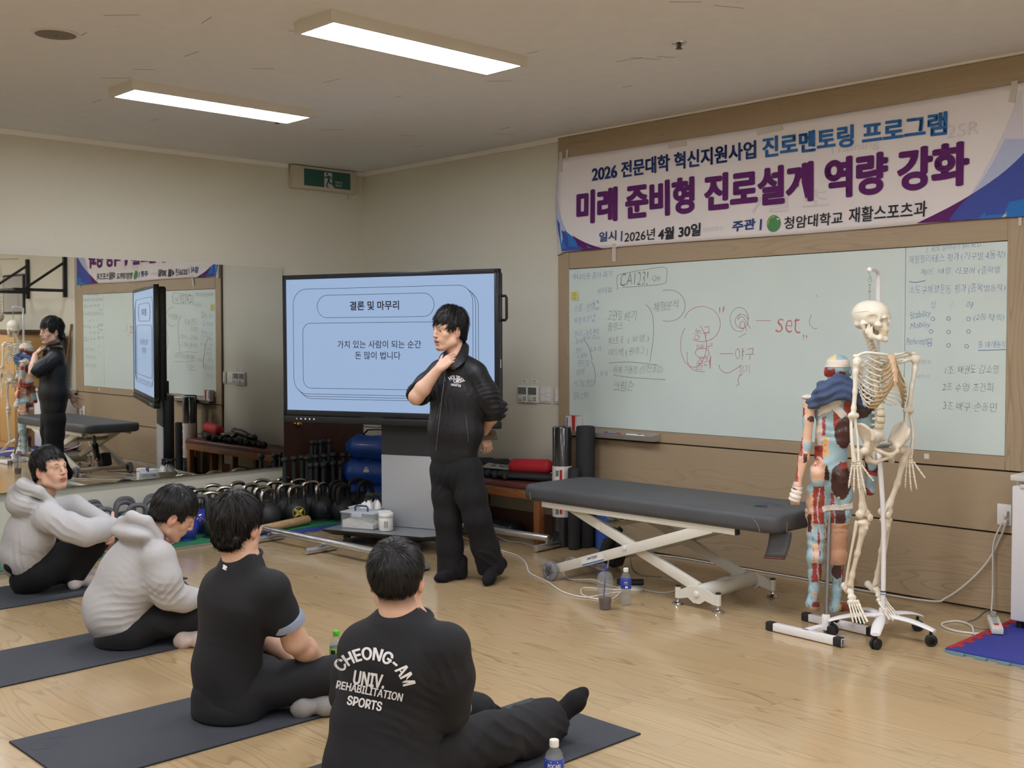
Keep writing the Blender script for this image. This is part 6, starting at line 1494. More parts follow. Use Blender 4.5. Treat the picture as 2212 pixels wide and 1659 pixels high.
# --- legs
px_leg = {1: [(1866, 1118), (1836, 1262)], -1: [(1914, 1112), (1893, 1258)]}
for q in (1, -1):
    Hh = sk(q * .110, .008, .975); aw = {1: -.04, -1: .05}[q]
    Kn, An = [on_v(so, *p, aw + d_) for p, d_ in zip(px_leg[q], (-.01, .03))]
    s = SDF(); s.ell(Hh, .022, None, .008); tr_ = Hh + skr * q * .045 - Z_ * .012 - skf * .01; s.cap(Hh, tr_, .014, .016, .012); s.ell(tr_ + Z_ * .004, (.018, .02, .022), None, .012); d = Kn - tr_
    s.chain([tr_, tr_ + d * .15 - skr * q * .004, tr_ + d * .5 + skf * .008, tr_ + d * .82, Kn + Z_ * .03], [.021, .0165, .0135, .0155, .024], .02)
    for e in (-1, 1): s.ell(Kn + skr * e * .021 + Z_ * .016 - skf * .006, (.018, .027, .022), SKM, .012)
    s.ell(Kn + Z_ * .0 + skf * .02 + Z_ * .02, (.006, .012, .02), SKM, .01, 's')
    body('femur', s, .0045, M_BONE2, skl)
    s = SDF(); s.ell(Kn + skf * .036 + Z_ * .004 + skr * q * (-.012), (.017, .009, .02), SKM, .006); body('patella', s, .0035, M_BONE2, skl)
    T0 = Kn - Z_ * .022; d = An - T0; s = SDF(); s.ell(T0 - Z_ * .004, (.036, .026, .015), SKM, .01)
    s.chain([T0 - Z_ * .01, T0 + d * .14 + skf * .008, T0 + d * .5 + skf * .004, T0 + d * .85, An], [.024, .017, .0125, .0125, .018], .018); s.ell(An - skr * q * .014 - Z_ * .016, (.008, .011, .014), SKM, .01); s.ell(T0 + skf * .022 - Z_ * .03, .010, None, .012)
    body('tibia', s, .0045, M_BONE2, skl)
    f0 = T0 + skr * q * .034 - skf * .016 - Z_ * .018; f1 = An + skr * q * .020 - Z_ * .022 - skf * .006
    bone('fibula', [f0 + Z_ * .012, f0, (f0 + f1) / 2 + skr * q * .006, f1 + Z_ * .03, f1], [.010, .0115, .0065, .0065, .0075, .010], M_BONE2)
    # foot hangs toes down
    fd = unit(skf * .78 - Z_ * .66 + skr * q * .12); fr_ = unit(np.cross(fd, Z_)); fu = np.cross(fr_, fd); FM = np.stack([fr_, fd, fu], 1); A0 = An - Z_ * .034
    s = SDF(); s.ell(A0, (.020, .026, .016), FM, .008); s.cap(A0 - fu * .018 - fd * .012, A0 - fu * .026 - fd * .052, .016, .020, .012); s.ell(A0 + fd * .035 - fu * .008, (.024, .018, .015), FM, .008)
    for k in range(4): s.ell(A0 + fd * .060 - fu * .014 + fr_ * (-.024 + .016 * k), (.010, .012, .011), FM, .002)
    body('tarsals', s, .0034, M_BONE, skl)
    for k in range(5):
        inner = -q; o_ = fr_ * inner * (.026 - .013 * k); L = (.058, .068, .066, .062, .058)[k]; b0 = A0 + fd * .070 - fu * .016 + o_; dr = unit(fd + fr_ * inner * (.06 - .055 * k) - fu * .06)
        for j, l in enumerate((L, .026 if k else .028, .013, .010) if k else (L, .030, .022)):
            dj = unit(dr - fu * .12 * j * 0 + Z_ * (.0)); e1 = b0 + dj * l; rr_ = 1.5 if k == 0 else 1.0
            bone('metatarsal' if j == 0 else 'toe_bone', [b0, b0 + dj * l * .12, b0 + dj * l * .5, e1 - dj * l * .1, e1], [.0042 * rr_, .006 * rr_, .0036 * rr_, .0052 * rr_, .0034 * rr_], seg=8); b0 = e1 + dj * .001
# --- stand with five legs and castors
pole_xy = sb_ + skf * -.035
stn_ = thing('skeleton_stand', 'white five-legged rolling stand with black castors carrying the skeleton', 'stand', sb_)
pt = hk_(0, -.018, .105)
ptop = V3((so[0], so[1], 0)) + VF * .10 + VR * .004
pole = [sb_ + Z_ * .10, sb_ + Z_ * .55, sb_ + VR * -.02 + Z_ * .88, ptop + Z_ * 1.06, ptop + Z_ * 1.5, ptop + Z_ * 1.86]
obj('pole', MB().tube(smooth_path(pole, 6), .0125, 14), M_STAND, stn_)
hkp = V3((pt[0], pt[1], 0)); tp = on_v(sb_, 1897, 590, 0.0)
obj('hook_arm', MB().tube(smooth_path([ptop + Z_ * 1.84, ptop + Z_ * 1.885, (ptop + hkp) / 2 + Z_ * 1.905, hkp + Z_ * 1.90], 6), .010, 12).ball(hkp + Z_ * 1.90, .014, 12, 8), M_STAND, stn_)
obj('chain', MB().tube([hkp + Z_ * 1.895, hkp + Z_ * 1.885 + skr * .008, hkp + Z_ * 1.862 + skr * -.009, hkp + Z_ * 1.85], .0018, 6).tube([hkp + Z_ * 1.866, hkp + Z_ * 1.845 + skr * .012, hkp + Z_ * 1.835, hkp + Z_ * 1.845 - skr * .012, hkp + Z_ * 1.866], .0016, 6).ball(hkp + Z_ * 1.83, .007, 10, 8).cyl(hkp + Z_ * 1.83, pt - Z_ * .02, .003, seg=8).box(hkp + Z_ * 1.79, (.026, .006, .004), HM), M_CHR, skl)
obj('hub', MB().lathe([(.030, .075), (.034, .08), (.034, .12), (.022, .128), (.020, .15), (.016, .155)], 24, None, sb_).ball(sb_ + skr * .03 + Z_ * .115, .012, 10, 8), M_STAND, stn_)
a0 = math.atan2(*(on_z(1890, 1405) - sb_)[[1, 0]])
for k in range(5):
    a = a0 + 2 * PI * k / 5; d = V3((math.cos(a), math.sin(a), 0)); sd = V3((-d[1], d[0], 0)); rows = []
    for t_ in np.linspace(0, 1, 9):
        r_ = .02 + .255 * t_; z = .108 + .018 * math.sin(t_ * PI * .55) - .048 * t_ ** 1.8; w = .017 + .012 * math.sin(t_ * PI * .8); h_ = .015 - .007 * t_
        rows.append(np.array([sb_ + d * r_ + sd * w * math.cos(u) + Z_ * (z + h_ * math.sin(u)) for u in np.linspace(0, 2 * PI, 12, endpoint=False)]))
    obj('leg', MB().rings(rows), M_STAND, stn_)
    c = sb_ + d * .255 + Z_ * .028; ax = unit(sd * .8 + d * .5 * (-1) ** k)
    cs_ = obj('caster', MB().cyl(c + Z_ * .02, c + Z_ * .058, .008, seg=10).lathe([(.018, -.020), (.031, -.014), (.031, -.004), (.026, -.002), (.018, 0)], 20, frame_from(ax), c + Z_ * .002), M_BLACK, stn_)
    obj('wheel', MB().cyl(c - ax * .020, c - ax * .003, .0275, seg=22, bevel=.004).cyl(c + ax * .003, c + ax * .020, .0275, seg=22, bevel=.004), M_RUB, cs_)
obj('pole_label', MB().lathe([(.0132, .235), (.0132, .243)], 16, None, sb_).lathe([(.0132, .222), (.0132, .226)], 16, None, sb_), P_NAVY, stn_)
# spine model hanging by the wall, seen in the mirror only
spm = thing('spine_model', 'hanging spine and pelvis model by the wall, seen in the mirror', 'spine model', (8.12, -.3, 2.2)); q = MB()
for k in range(24):
    z = 2.52 - .028 * k; r = .014 + .0004 * k; q.lathe([(r, -.009), (r * .85, 0), (r, .009)], 12, None, (8.12, -.32 + .02 * math.sin(k * .35), z)); q.tube([(8.12, -.32, z), (8.12, -.255, z - .012)], [.006, .004], 6); q.tube([(8.08, -.30, z), (8.16, -.30, z)], .004, 6)
obj('vertebrae', q, M_BONE, spm)
s = SDF()
for g in (-1, 1): s.ell((8.12 + g * .085, -.33, 1.80), (.05, .06, .075), rot_axis(Y_, g * .4), .02); s.ell((8.12 + g * .07, -.37, 1.82), (.035, .05, .06), None, .02, 's')
s.ell((8.12, -.30, 1.80), (.05, .03, .06), None, .02); body('pelvis', s, .008, M_BONE, spm); obj('hanger', MB().tube([(8.12, -.32, 2.53), (8.12, -.32, 2.62), (8.12, -.02, 2.64)], .003, 6), M_WIRE, spm)
# ------------------------------------------------------------------ painted muscle figure on a T-shaped stand, its back to the viewer
mb0 = V3((5.49, -1.0, 0)); am = thing('anatomical_model', 'painted muscle anatomy figure seen from behind on a white T-shaped stand', 'anatomical model', mb0)
mf = unit(.96 * VF + .26 * VR); mr_ = V3((mf[1], -mf[0], 0))
def mp_(px, py, aw=0.0): return on_v(mb0, px, py, aw)
s = SDF()
Hc = mp_(1810, 797); s.ell(Hc + Z_ * .012 - mf * .004, (.060, .076, .068), np.stack([mr_, mf, Z_], 1), .02); s.ell(Hc + mf * .03 - Z_ * .045, (.047, .052, .055), np.stack([mr_, mf, Z_], 1), .03)
for q in (-1, 1): s.ell(Hc + mr_ * q * .062 - Z_ * .012, (.009, .016, .026), np.stack([mr_, mf, Z_], 1), .006)
s.cap(Hc + mf * .08 - Z_ * .03, Hc + mf * .085 - Z_ * .045, .010, .012, .015)
nk = mp_(1811, 838, .0); s.cap(Hc - Z_ * .04, nk, .046, .054, .02)
ch = mp_(1808, 890, .03); wa = mp_(1795, 965, .02); pe = mp_(1794, 1012, .0)
shR, shL = mp_(1868, 868, -.02), mp_(1760, 868, .05)
s.sec(nk - Z_ * .015, ch, (.06, .05), (.108, .075), mr_, .05); s.sec(ch, wa, (.108, .078), (.076, .062), mr_, .04); s.sec(wa, pe, (.076, .062), (.094, .07), mr_, .04)
s.cap(nk - Z_ * .03, shR, .045, .052, .04); s.cap(nk - Z_ * .03, shL - Z_ * -.005, .045, .045, .04)
s.ell(mp_(1820, 935, -.035), (.045, .03, .08), np.stack([mr_, mf, Z_], 1), .03); s.ell(mp_(1777, 935, -.01), (.035, .03, .075), np.stack([mr_, mf, Z_], 1), .03)
for px_, py_ in ((1817, 1030), (1768, 1025)): s.ell(mp_(px_, py_, -.04), (.046, .055, .075), np.stack([mr_, mf, Z_], 1), .02)
s.cap(mp_(1780, 1045, 0), mp_(1806, 1045, 0), .05, .05, .03); s.sec(mp_(1796, 870, -.10), mp_(1794, 990, -.10), (.010, .02), (.010, .02), mr_, .03, 's')
s.chain([shR, mp_(1882, 940, -.05), mp_(1884, 990, -.02), mp_(1880, 1060, .02)], [.052, .043, .037, .026], .02)   # far arm, hidden behind the skeleton
for (hip, kn, an, he, to) in (((1817, 1065), (1806, 1165), (1808, 1278), (1803, 1314), (1833, 1324)), ((1768, 1062), (1764, 1165), (1758, 1275), (1752, 1306), (1766, 1326))):
    hip, kn, an = mp_(*hip, .0), mp_(*kn, .0), mp_(*an, .01)
    s.chain([hip, hip + (kn - hip) * .45, kn + Z_ * .03, kn - Z_ * .02], [.062, .058, .043, .040], .03)
    cl_m = kn + (an - kn) * .32 - mf * .014; s.chain([kn, cl_m, kn + (an - kn) * .68, an], [.039, .044, .030, .025], .025)
    he, to = mp_(*he, .01), mp_(*to, .15); he[2] = max(he[2], .075); to[2] = max(to[2] * 0 + .068, .068)
    s.chain([an, he + Z_ * .004, he + (to - he) * .5 + Z_ * .01, to], [.026, .025, .024, .016], .02)
s.displace(lambda P: .0035 * np.sin(P[:, 2] * 95 + 9 * vnoise(P, 12)) * np.clip((P[:, 2] - .1) * 3, 0, 1) * .6, .004)
C_BLUE, C_RED, C_MAR, C_FLE, C_YEL, C_CRM, C_DBL = [np.array(srgb(*c)[:3]) for c in ((158, 188, 197), (158, 62, 52), (74, 44, 40), (224, 182, 154), (214, 178, 60), (232, 212, 156), (58, 70, 110))]
def to_px(P):
    d = P - CAM; z = d @ _f; return 1106 + FPX * (d @ CR) / z, 829.5 - FPX * (d @ CU) / z
def paint(V, u, v, arm=False):
    n = 2.5 * vnoise(V, 55, 1.3) + 3 * vnoise(V, 140, 4.1); u = u + n; v = v + 4 * vnoise(V, 60, 9.7)
    c = np.tile(C_BLUE, (len(V), 1)); back = (V - mb0) @ mf
    def el(cx, cy, rx, ry, col, m=None):
        k = ((u - cx) / rx) ** 2 + ((v - cy) / ry) ** 2 < 1
        if m is not None: k &= m
        c[k] = col
    def bx(x0, y0, x1, y1, col, m=None):
        k = (u > x0) & (u < x1) & (v > y0) & (v < y1)
        if m is not None: k &= m
        c[k] = col
    if arm:
        c[:] = C_FLE; bx(1700, 880, 1737, 930, C_BLUE); el(1734, 890, 5, 10, C_RED); bx(1700, 945, 1734, 985, C_RED); bx(1736, 955, 1760, 975, C_BLUE); bx(1700, 985, 1724, 1040, C_RED); bx(1736, 980, 1745, 1000, C_MAR); bx(1700, 1040, 1716, 1060, C_BLUE); bx(1708, 1055, 1730, 1068, C_RED); el(1752, 905, 8, 7, C_MAR)
        return c
    # front: broad muscle patches
    fr_ = back > .02; w = vnoise(V, 11, 3.3) + .35 * np.sin(V[:, 2] * 30)
    c[fr_ & (w > .05)] = C_RED; c[fr_ & (w < -.16)] = C_FLE; c[fr_ & (w > .30)] = C_MAR
    bk = ~fr_
    bx(1700, 760, 1806, 790, C_CRM, bk); bx(1806, 760, 1900, 790, C_BLUE, bk); bx(1783, 797, 1804, 815, C_RED, bk); bx(1812, 803, 1826, 820, C_RED, bk); bx(1780, 790, 1788, 830, C_RED, bk)
    el(1824, 935, 22, 33, C_MAR, bk); el(1858, 885, 24, 20, C_MAR, bk); bx(1800, 885, 1822, 928, C_RED, bk & ((u - 1800) < (930 - v) * .55)); el(1832, 880, 10, 18, C_RED, bk); bx(1768, 862, 1785, 885, C_RED, bk)
    bx(1752, 905, 1792, 962, C_FLE, bk & (u < 1778)); bx(1752, 905, 1778, 960, C_BLUE, bk & (np.sin(v * .62 + u * .12) > .25)); bx(1776, 900, 1783, 940, C_RED, bk); bx(1740, 962, 1778, 992, C_RED, bk)
    bx(1778, 945, 1792, 988, C_FLE, bk); bx(1779, 948, 1786, 985, C_YEL, bk & (np.sin(v * .55) > -.1))
    el(1817, 1040, 22, 40, C_MAR, bk); bx(1815, 998, 1840, 1012, C_RED, bk); el(1768, 1020, 17, 34, C_FLE, bk); el(1760, 998, 12, 9, C_RED, bk & (np.sin(u * 1.2 + v) > 0)); el(1786, 1030, 5, 26, C_MAR, bk)
    # left leg in the picture
    L = u < 1790
    bx(1700, 1038, 1790, 1062, C_BLUE, L & bk); bx(1757, 1050, 1781, 1132, C_RED, L & bk); bx(1700, 1066, 1757, 1150, C_FLE, L & bk); bx(1745, 1110, 1753, 1150, C_MAR, L & bk); bx(1756, 1140, 1776, 1175, C_BLUE, L & bk); bx(1766, 1150, 1772, 1200, C_RED, L & bk)
    bx(1700, 1175, 1768, 1222, C_FLE, L & bk & (u > 1755)); bx(1754, 1216, 1776, 1258, C_RED, L & bk); bx(1757, 1275, 1765, 1292, C_FLE, L & bk); bx(1755, 1300, 1775, 1312, C_RED, L); bx(1740, 1312, 1775, 1335, C_FLE, L)
    # right leg
    R = u >= 1790
    bx(1794, 1066, 1802, 1135, C_RED, R & bk); bx(1804, 1096, 1830, 1138, C_MAR, R & bk); bx(1826, 1090, 1832, 1135, C_BLUE, R & bk); el(1808, 1233, 11, 18, C_MAR, R & bk); bx(1819, 1216, 1824, 1300, C_RED, R & bk); bx(1812, 1305, 1818, 1318, C_YEL, R); bx(1820, 1310, 1850, 1330, C_RED, R)
    # thin painted vessels
    ves = (np.abs(np.sin(u * .22 + 3 * vnoise(V, 25)) + .12 * np.sin(v * .2)) < .07) & (v > 1090) & bk; c[ves] = C_DBL
    ves = (np.abs(u - 1769 - 3 * np.sin(v * .05)) < 1.3) & (v > 1055) & (v < 1290) & bk; c[ves] = np.array(srgb(196, 190, 196)[:3])
    return c
V, Q = s.polygonise(.0042); V = vsmooth(V, Q, 1); u, v = to_px(V)
M_AN = attr_mat('painted_anatomy_plastic', .35, .45, coat=.15)
link_mesh('muscle_figure', vmesh('muscle_figure', V, Q, paint(V, u, v)), M_AN, am)
s = SDF(); S0, E0, W0, F0 = mp_(1748, 872, .02), mp_(1742, 962, .0), mp_(1722, 1050, -.02), mp_(1717, 1078, -.03)
s.chain([S0 + Z_ * .0, S0 + (E0 - S0) * .4, E0], [.033, .026, .025], .02); s.chain([E0, E0 + (W0 - E0) * .3, W0], [.025, .027, .016], .02); s.ell(S0 + VR * .01, (.036, .03, .03), None, .02); s.cap(W0, F0, .022, .026, .02)
for k in range(4): s.cap(F0 + VR * (-.018 + .012 * k), F0 + VR * (-.014 + .012 * k) - Z_ * .028 + VF * .01, .009, .007, .004)
V, Q = s.polygonise(.004); V = vsmooth(V, Q, 1); u, v = to_px(V); link_mesh('arm', vmesh('arm', V, Q, paint(V, u, v, True)), M_AN, am)
M_WTAPE = mat('white_cloth_tape', srgb(226, 218, 206), .8, bump=.3, bscale=160, noise=.03)
s = SDF(); s.ell(S0 + Z_ * .034 + VR * .008, (.052, .045, .016), None, .01); s.displace(lambda P: .004 * vnoise(P, 60), .004); body('tape_cap', s, .005, M_WTAPE, am)
s = SDF(); s.cap(W0 - Z_ * .014, F0 + Z_ * .006, .0265, .031, .01); s.displace(lambda P: .003 * np.sin(P[:, 2] * 260 + P[:, 0] * 90), .003); body('hand_tape', s, .004, M_WTAPE, am)
# tape bands: shells just outside the figure
fig = [o for o in COL.objects if o.name.startswith('muscle_figure')][0]
def shell_band(nm, ctr, half, R_, m, off=.005, wr=.0):
    me = fig.data; n = len(me.vertices); P = np.empty(n * 3, np.float32); me.vertices.foreach_get('co', P); P = P.reshape(-1, 3).astype(float)
    nr = np.empty(n * 3, np.float32); me.vertices.foreach_get('normal', nr); nr = nr.reshape(-1, 3)
    q = np.abs((P - ctr) @ R_); keep = (q < np.asarray(half)).all(1)
    qs = np.empty(len(me.loops), np.int32); me.loops.foreach_get('vertex_index', qs); qs = qs.reshape(-1, 4)
    fk = qs[keep[qs].all(1)]; idx = np.full(n, -1); used_ = np.unique(fk); idx[used_] = np.arange(len(used_))
    PP = P[used_] + nr[used_] * (off + wr * vnoise(P[used_], 40)[:, None]); o = link_mesh(nm, vmesh(nm, PP, idx[fk]), m, am); md = o.modifiers.new('thickness', 'SOLIDIFY'); md.thickness = off; md.offset = -1; return o
Rw = np.stack([VR, VF, Z_], 1)
shell_band('head_tape', Hc + Z_ * .027, (.2, .2, .022), Rw, M_WTAPE, .004)
shell_band('thigh_tape', mp_(1815, 1092, 0), (.115, .2, .017), Rw @ rot_axis(Y_, -.08), M_WTAPE, .005, .004)
shell_band('knee_bandage', mp_(1806, 1171, 0), (.075, .2, .112), Rw, mat('beige_elastic_bandage', srgb(222, 172, 140), .85, bump=.8, bscale=60, stretch=(1, 1, 8)), .007, .006)
shell_band('back_tape', mp_(1800, 875, -.08), (.028, .09, .052), Rw @ rot_axis(Y_, .9), M_WTAPE, .005); shell_band('back_tape', mp_(1785, 888, -.08), (.020, .09, .072), Rw @ rot_axis(Y_, .95), M_WTAPE, .006); shell_band('back_tape', mp_(1812, 885, -.08), (.022, .09, .055), Rw @ rot_axis(Y_, -.75), M_WTAPE, .007)
obj('clasp', MB().box(mp_(1811, 1078, -.085), (.016, .012, .026), Rw, .003), M_CHR, am); obj('clasp', MB().box(mp_(1767, 1078, -.085), (.014, .012, .026), Rw, .003), M_CHR, am)
# stand
M_ROD = mat('steel_rod', srgb(150, 152, 154), .25, .9, noise=.03)
b0 = on_z(1783, 1352); 
def fl_(px, py, z=.025): return on_z(px, py, z)
A1, A2, B1, B2 = fl_(1658, 1350), fl_(1822, 1388), fl_(1735, 1330), fl_(1893, 1366)
for a, b_ in ((A1, A2), (B1, B2)):
    obj('stand_bar', MB().bar(a, b_, .04, .04, (0, 0, 1), .003), M_STAND, am); d = unit(b_ - a)
    for e, sg in ((a, 1), (b_, -1)): obj('end_cap', MB().bar(e, e + d * sg * .05, .044, .045, (0, 0, 1), .006), M_BLACK, am)
ca_, cb_ = (A1 + A2) / 2, (B1 + B2) / 2; obj('stand_bar', MB().bar(ca_, cb_, .04, .04, (0, 0, 1), .003), M_STAND, am)
rb = (ca_ * .35 + cb_ * .65); rb = on_z(1784, 1352, .045); rt = mp_(1793, 1062, -.01)
obj('socket', MB().cyl(rb - Z_ * .02, rb + Z_ * .06, .021, seg=18, bevel=.003), M_STAND, am); obj('knob', MB().cyl(rb + Z_ * .03, rb + Z_ * .03 + VR * .05, .008, seg=10).ball(rb + Z_ * .03 + VR * .055, .014, 12, 8), M_BLACK, am)
obj('rod', MB().cyl(rb, rt, .0115, seg=16), M_ROD, am)
# towel on the shoulders
tw = thing('towel', 'navy towel draped around the neck and shoulders of the muscle figure', 'towel', nk)
s = SDF(); n0 = mp_(1813, 829, -.055)
s.sec(n0, mp_(1780, 848, -.07), (.050, .034), (.058, .03), Z_, .03); s.sec(mp_(1780, 848, -.07), mp_(1756, 870, .0), (.052, .03), (.035, .028), Z_, .03); s.sec(mp_(1756, 868, .0), mp_(1754, 880, .1), (.035, .03), (.03, .03), Z_, .03)
s.sec(n0, mp_(1848, 848, -.075), (.050, .034), (.055, .03), Z_, .03); s.sec(mp_(1848, 848, -.075), mp_(1873, 872, -.06), (.05, .03), (.034, .034), Z_, .03); s.sec(mp_(1872, 868, -.055), mp_(1880, 905, .0), (.034, .034), (.026, .03), VR, .03)
s.sec(mp_(1780, 852, -.08), mp_(1845, 850, -.09), (.034, .024), (.034, .024), Z_, .03)
s.cap(mp_(1790, 835, .0), mp_(1775, 850, .10), .035, .04, .03); s.cap(mp_(1835, 835, .0), mp_(1845, 850, .10), .035, .04, .03)
s.displace(lambda P: .0045 * np.sin(P[:, 2] * 150 + ((P - nk) @ VR) * 60 * np.sign((P - nk) @ VR) + 5 * vnoise(P, 14)) + .008 * vnoise(P, 30), .014)
body('cloth', s, .0055, mat('navy_towelling', srgb(84, 102, 138), .95, noise=.06, nscale=60, bump=.6, bscale=500), tw)
# ------------------------------------------------------------------ people: builders
M_SKIN = attr_mat('skin', .5, .4, bump=.06, bscale=260, sss=.08)
M_HAIR = mat('black_hair', srgb(20, 18, 18), .46, spec=.5, noise=.25, nscale=220)
M_EYE = mat('eye_white', srgb(206, 200, 194), .2, noise=.02); M_IRIS = mat('dark_iris', srgb(34, 24, 20), .15)
SKIN = np.array(srgb(212, 172, 148)[:3]); LIP = np.array(srgb(186, 112, 104)[:3]); EARC = np.array(srgb(206, 142, 118)[:3])
class Head:
    def __init__(h, c, f, up, sc=1.0):
        h.c = V3(c); h.f = unit(f); u = V3(up); u = unit(u - h.f * (u @ h.f)); h.u = u; h.r = np.cross(h.f, h.u); h.M = np.stack([h.r, h.f, h.u], 1); h.s = sc
    def p(h, x, y, z): return h.c + h.M @ (V3((x, y, z)) * h.s)
    def loc(h, P): return (P - h.c) @ h.M / h.s
    def add(h, s, neck, mouth_open=0.0, neck_r=(.052, .060)):
        k_ = h.s
        def e(c, r, k=.012, op='u', R=None): s.ell(h.p(*c), V3(r) * k_, h.M if R is None else h.M @ R, k, op)
        e((0, -.018, .032), (.075, .094, .083)); e((0, .030, .02), (.062, .060, .072), .03); e((0, .040, -.048), (.053, .050, .056), .03)
        s.cap(h.p(-.012, .070, -.094), h.p(.012, .070, -.094), .016 * k_, .016 * k_, .025)
        for q in (-1, 1):
            s.chain([h.p(q * .058, .002, -.03), h.p(q * .054, .010, -.066), h.p(q * .022, .060, -.094)], [.014 * k_, .015 * k_, .014 * k_], .03)
            e((q * .042, .058, -.018), (.020, .018, .018), .022); e((q * .030, .072, -.052), (.016, .012, .018), .02)
            s.cap(h.p(q * .012, .085, .026), h.p(q * .046, .070, .028), .009 * k_, .008 * k_, .016)
            e((q * .031, .096, .006), (.017, .016, .010), .012, 's')
            e((q * .031, .070, .006), (.015, .0135, .0125), .004)
            # eyelids
            s.cap(h.p(q * .018, .0835, .0095), h.p(q * .043, .0795, .0115), .0048 * k_, .0038 * k_, .004); s.cap(h.p(q * .020, .082, .0005), h.p(q * .043, .079, .001), .0034 * k_, .003 * k_, .004)
            # ears
            Re = rot_axis((0, 0, 1), q * -.30) @ rot_axis((1, 0, 0), -.18)
            e((q * .081, -.012, -.004), (.0075, .019, .031), .006, 'u', Re); e((q * .0885, -.007, .002), (.0055, .011, .019), .004, 's', Re); e((q * .078, -.002, -.012), (.010, .009, .012), .008); e((q * .078, -.004, -.032), (.0065, .009, .010), .008)
        s.chain([h.p(0, .088, .020), h.p(0, .0985, .0), h.p(0, .107, -.022)], [.0080 * k_, .0080 * k_, .0100 * k_], .010)
        for q in (-1, 1): e((q * .0125, .097, -.026), (.0075, .009, .0068), .007); e((q * .007, .102, -.0335), (.0045, .006, .0035), .003, 's')
        o = mouth_open
        e((0, .082, -.050), (.026, .016, .014), .015); e((0, .0885, -.0545 + .2 * o), (.0225, .0095, .0058), .006); e((0, .0865, -.0665 - o), (.0195, .0100, .0068), .006)
        s.cap(h.p(-.021, .0925, -.0602 - .4 * o), h.p(.021, .0925, -.0602 - .4 * o), (.0016 + o * .55) * k_, (.0016 + o * .55) * k_, .003, 's')
        if o > .004: e((0, .094, -.0605 - .4 * o), (.014, .010, o * .8), .003, 's')
        e((0, .090, -.080 - o * .6), (.014, .006, .004), .012, 's')
        s.chain([h.p(0, -.030, -.035), (h.p(0, -.028, -.09) + V3(neck)) / 2, neck], [.055 * k_, neck_r[0], neck_r[1]], .03)
        return h
    def colour(h, V, base=None):
        q = h.loc(V); c = np.tile(SKIN, (len(V), 1)) * (1 + .08 * vnoise(V, 18)[:, None] + .05 * vnoise(V, 60)[:, None])
        near = (np.abs(q) < .16).all(1)
        lip = near & (q[:, 1] > .080) & ((q[:, 0] / .0235) ** 2 + ((q[:, 2] + .0605) / .0125) ** 2 < 1); c[lip] = LIP
        ear = near & (np.abs(q[:, 0]) > .072) & (np.abs(q[:, 2]) < .04) & (np.abs(q[:, 1] + .01) < .03); c[ear] = c[ear] * .5 + EARC * .5
        ck = near & (q[:, 1] > .04); m = np.exp(-((np.abs(q[:, 0]) - .045) / .022) ** 2 - ((q[:, 2] + .025) / .025) ** 2) * ck; c = c * (1 - .25 * m[:, None]) + EARC * .25 * m[:, None]
        st = near & (q[:, 1] > .03) & (q[:, 2] < -.045); c[st] *= .955
        stub = (np.abs(q) < .16).all(1) & (q[:, 1] < -.035) & (q[:, 2] < -.02) & (q[:, 2] > -.080); f_ = np.clip((q[:, 2] + .080) / .04, 0, 1)[:, None] * .75; c = np.where(stub[:, None], c * (1 - f_) + np.array([.012, .011, .011]) * f_, c)
        if base is not None: c = base(V, c)
        return c
    def features(h, root, brow=True, look=(0, 0)):
        for q in (-1, 1):
            ec = h.p(q * .031, .0715, .0055); R = h.M
            ey = obj('eyeball', MB().ball(ec, V3((.0145, .0132, .0080)) * h.s, 18, 12, R), M_EYE, root)
            ir = ec + R @ (V3((look[0] * .006, .0112, look[1] * .003)) * h.s); obj('iris', MB().ball(ir, V3((.0052, .0026, .0048)) * h.s, 14, 10, R), M_IRIS, ey)
            if brow:
                b = [h.p(q * .013, .0925, .0265), h.p(q * .026, .0895, .0315), h.p(q * .040, .0815, .0315), h.p(q * .050, .0715, .027)]
                obj('eyebrow', MB().tube(smooth_path(b, 3), list(np.interp(np.linspace(0, 1, 10), [0, .3, 1], [.0032, .0042, .0016])), 6, True, .55), M_HAIR, root)
            l = [h.p(q * .0165, .0845, .0085), h.p(q * .030, .0868, .0118), h.p(q * .045, .0795, .0095)]
            obj('eyelash', MB().tube(smooth_path(l, 3), list(np.interp(np.linspace(0, 1, 7), [0, .4, 1], [.0009, .0019, .0012])), 5), M_HAIR, root)
    def hair(h, root, style, seed=1, dens=1500, length=.045, lift=.004, res=.0036):
        """cap of hair cut by hairline, plus tapered strands combed away from the whorl"""
        s = SDF(); k_ = h.s
        def e(c, r, k=.012, op='u', R=None): s.ell(h.p(*c), V3(r) * k_, h.M if R is None else h.M @ R, k, op)
        th = style.get('thick', .014); top = style.get('top', .006)
        e((0, -.018, .034 + top / 2), (.075 + th, .094 + th, .083 + th + top / 2))
        if style.get('back', 0): e((0, -.072, -.03), (.058 + th * .6, .034, .056), .03)
        fr_ = style.get('fringe', .062)      # height of the front hairline
        s.box(h.p(0, .115, fr_ - .15), V3((.2, .075, .15)) * k_, h.M @ rot_axis((1, 0, 0), style.get('ftilt', .0)), .02, .012, 's')          # face
        s.box(h.p(0, .060, -.075 - .0), V3((.2, .080, .075)) * k_, h.M, .015, .015, 's')                          # cheeks and ears
        for q in (-1, 1): e((q * .088, -.008, -.008), (.022, .026, .036), .012, 's')
        s.box(h.p(0, -.05, style.get('nape', -.062) - .15), V3((.2, .12, .15)) * k_, h.M @ rot_axis((1, 0, 0), style.get('ntilt', .10)), .02, .02, 's')
        wh = h.p(*style.get('whorl', (.01, -.070, .095)))
        a = style.get('wave', .004)
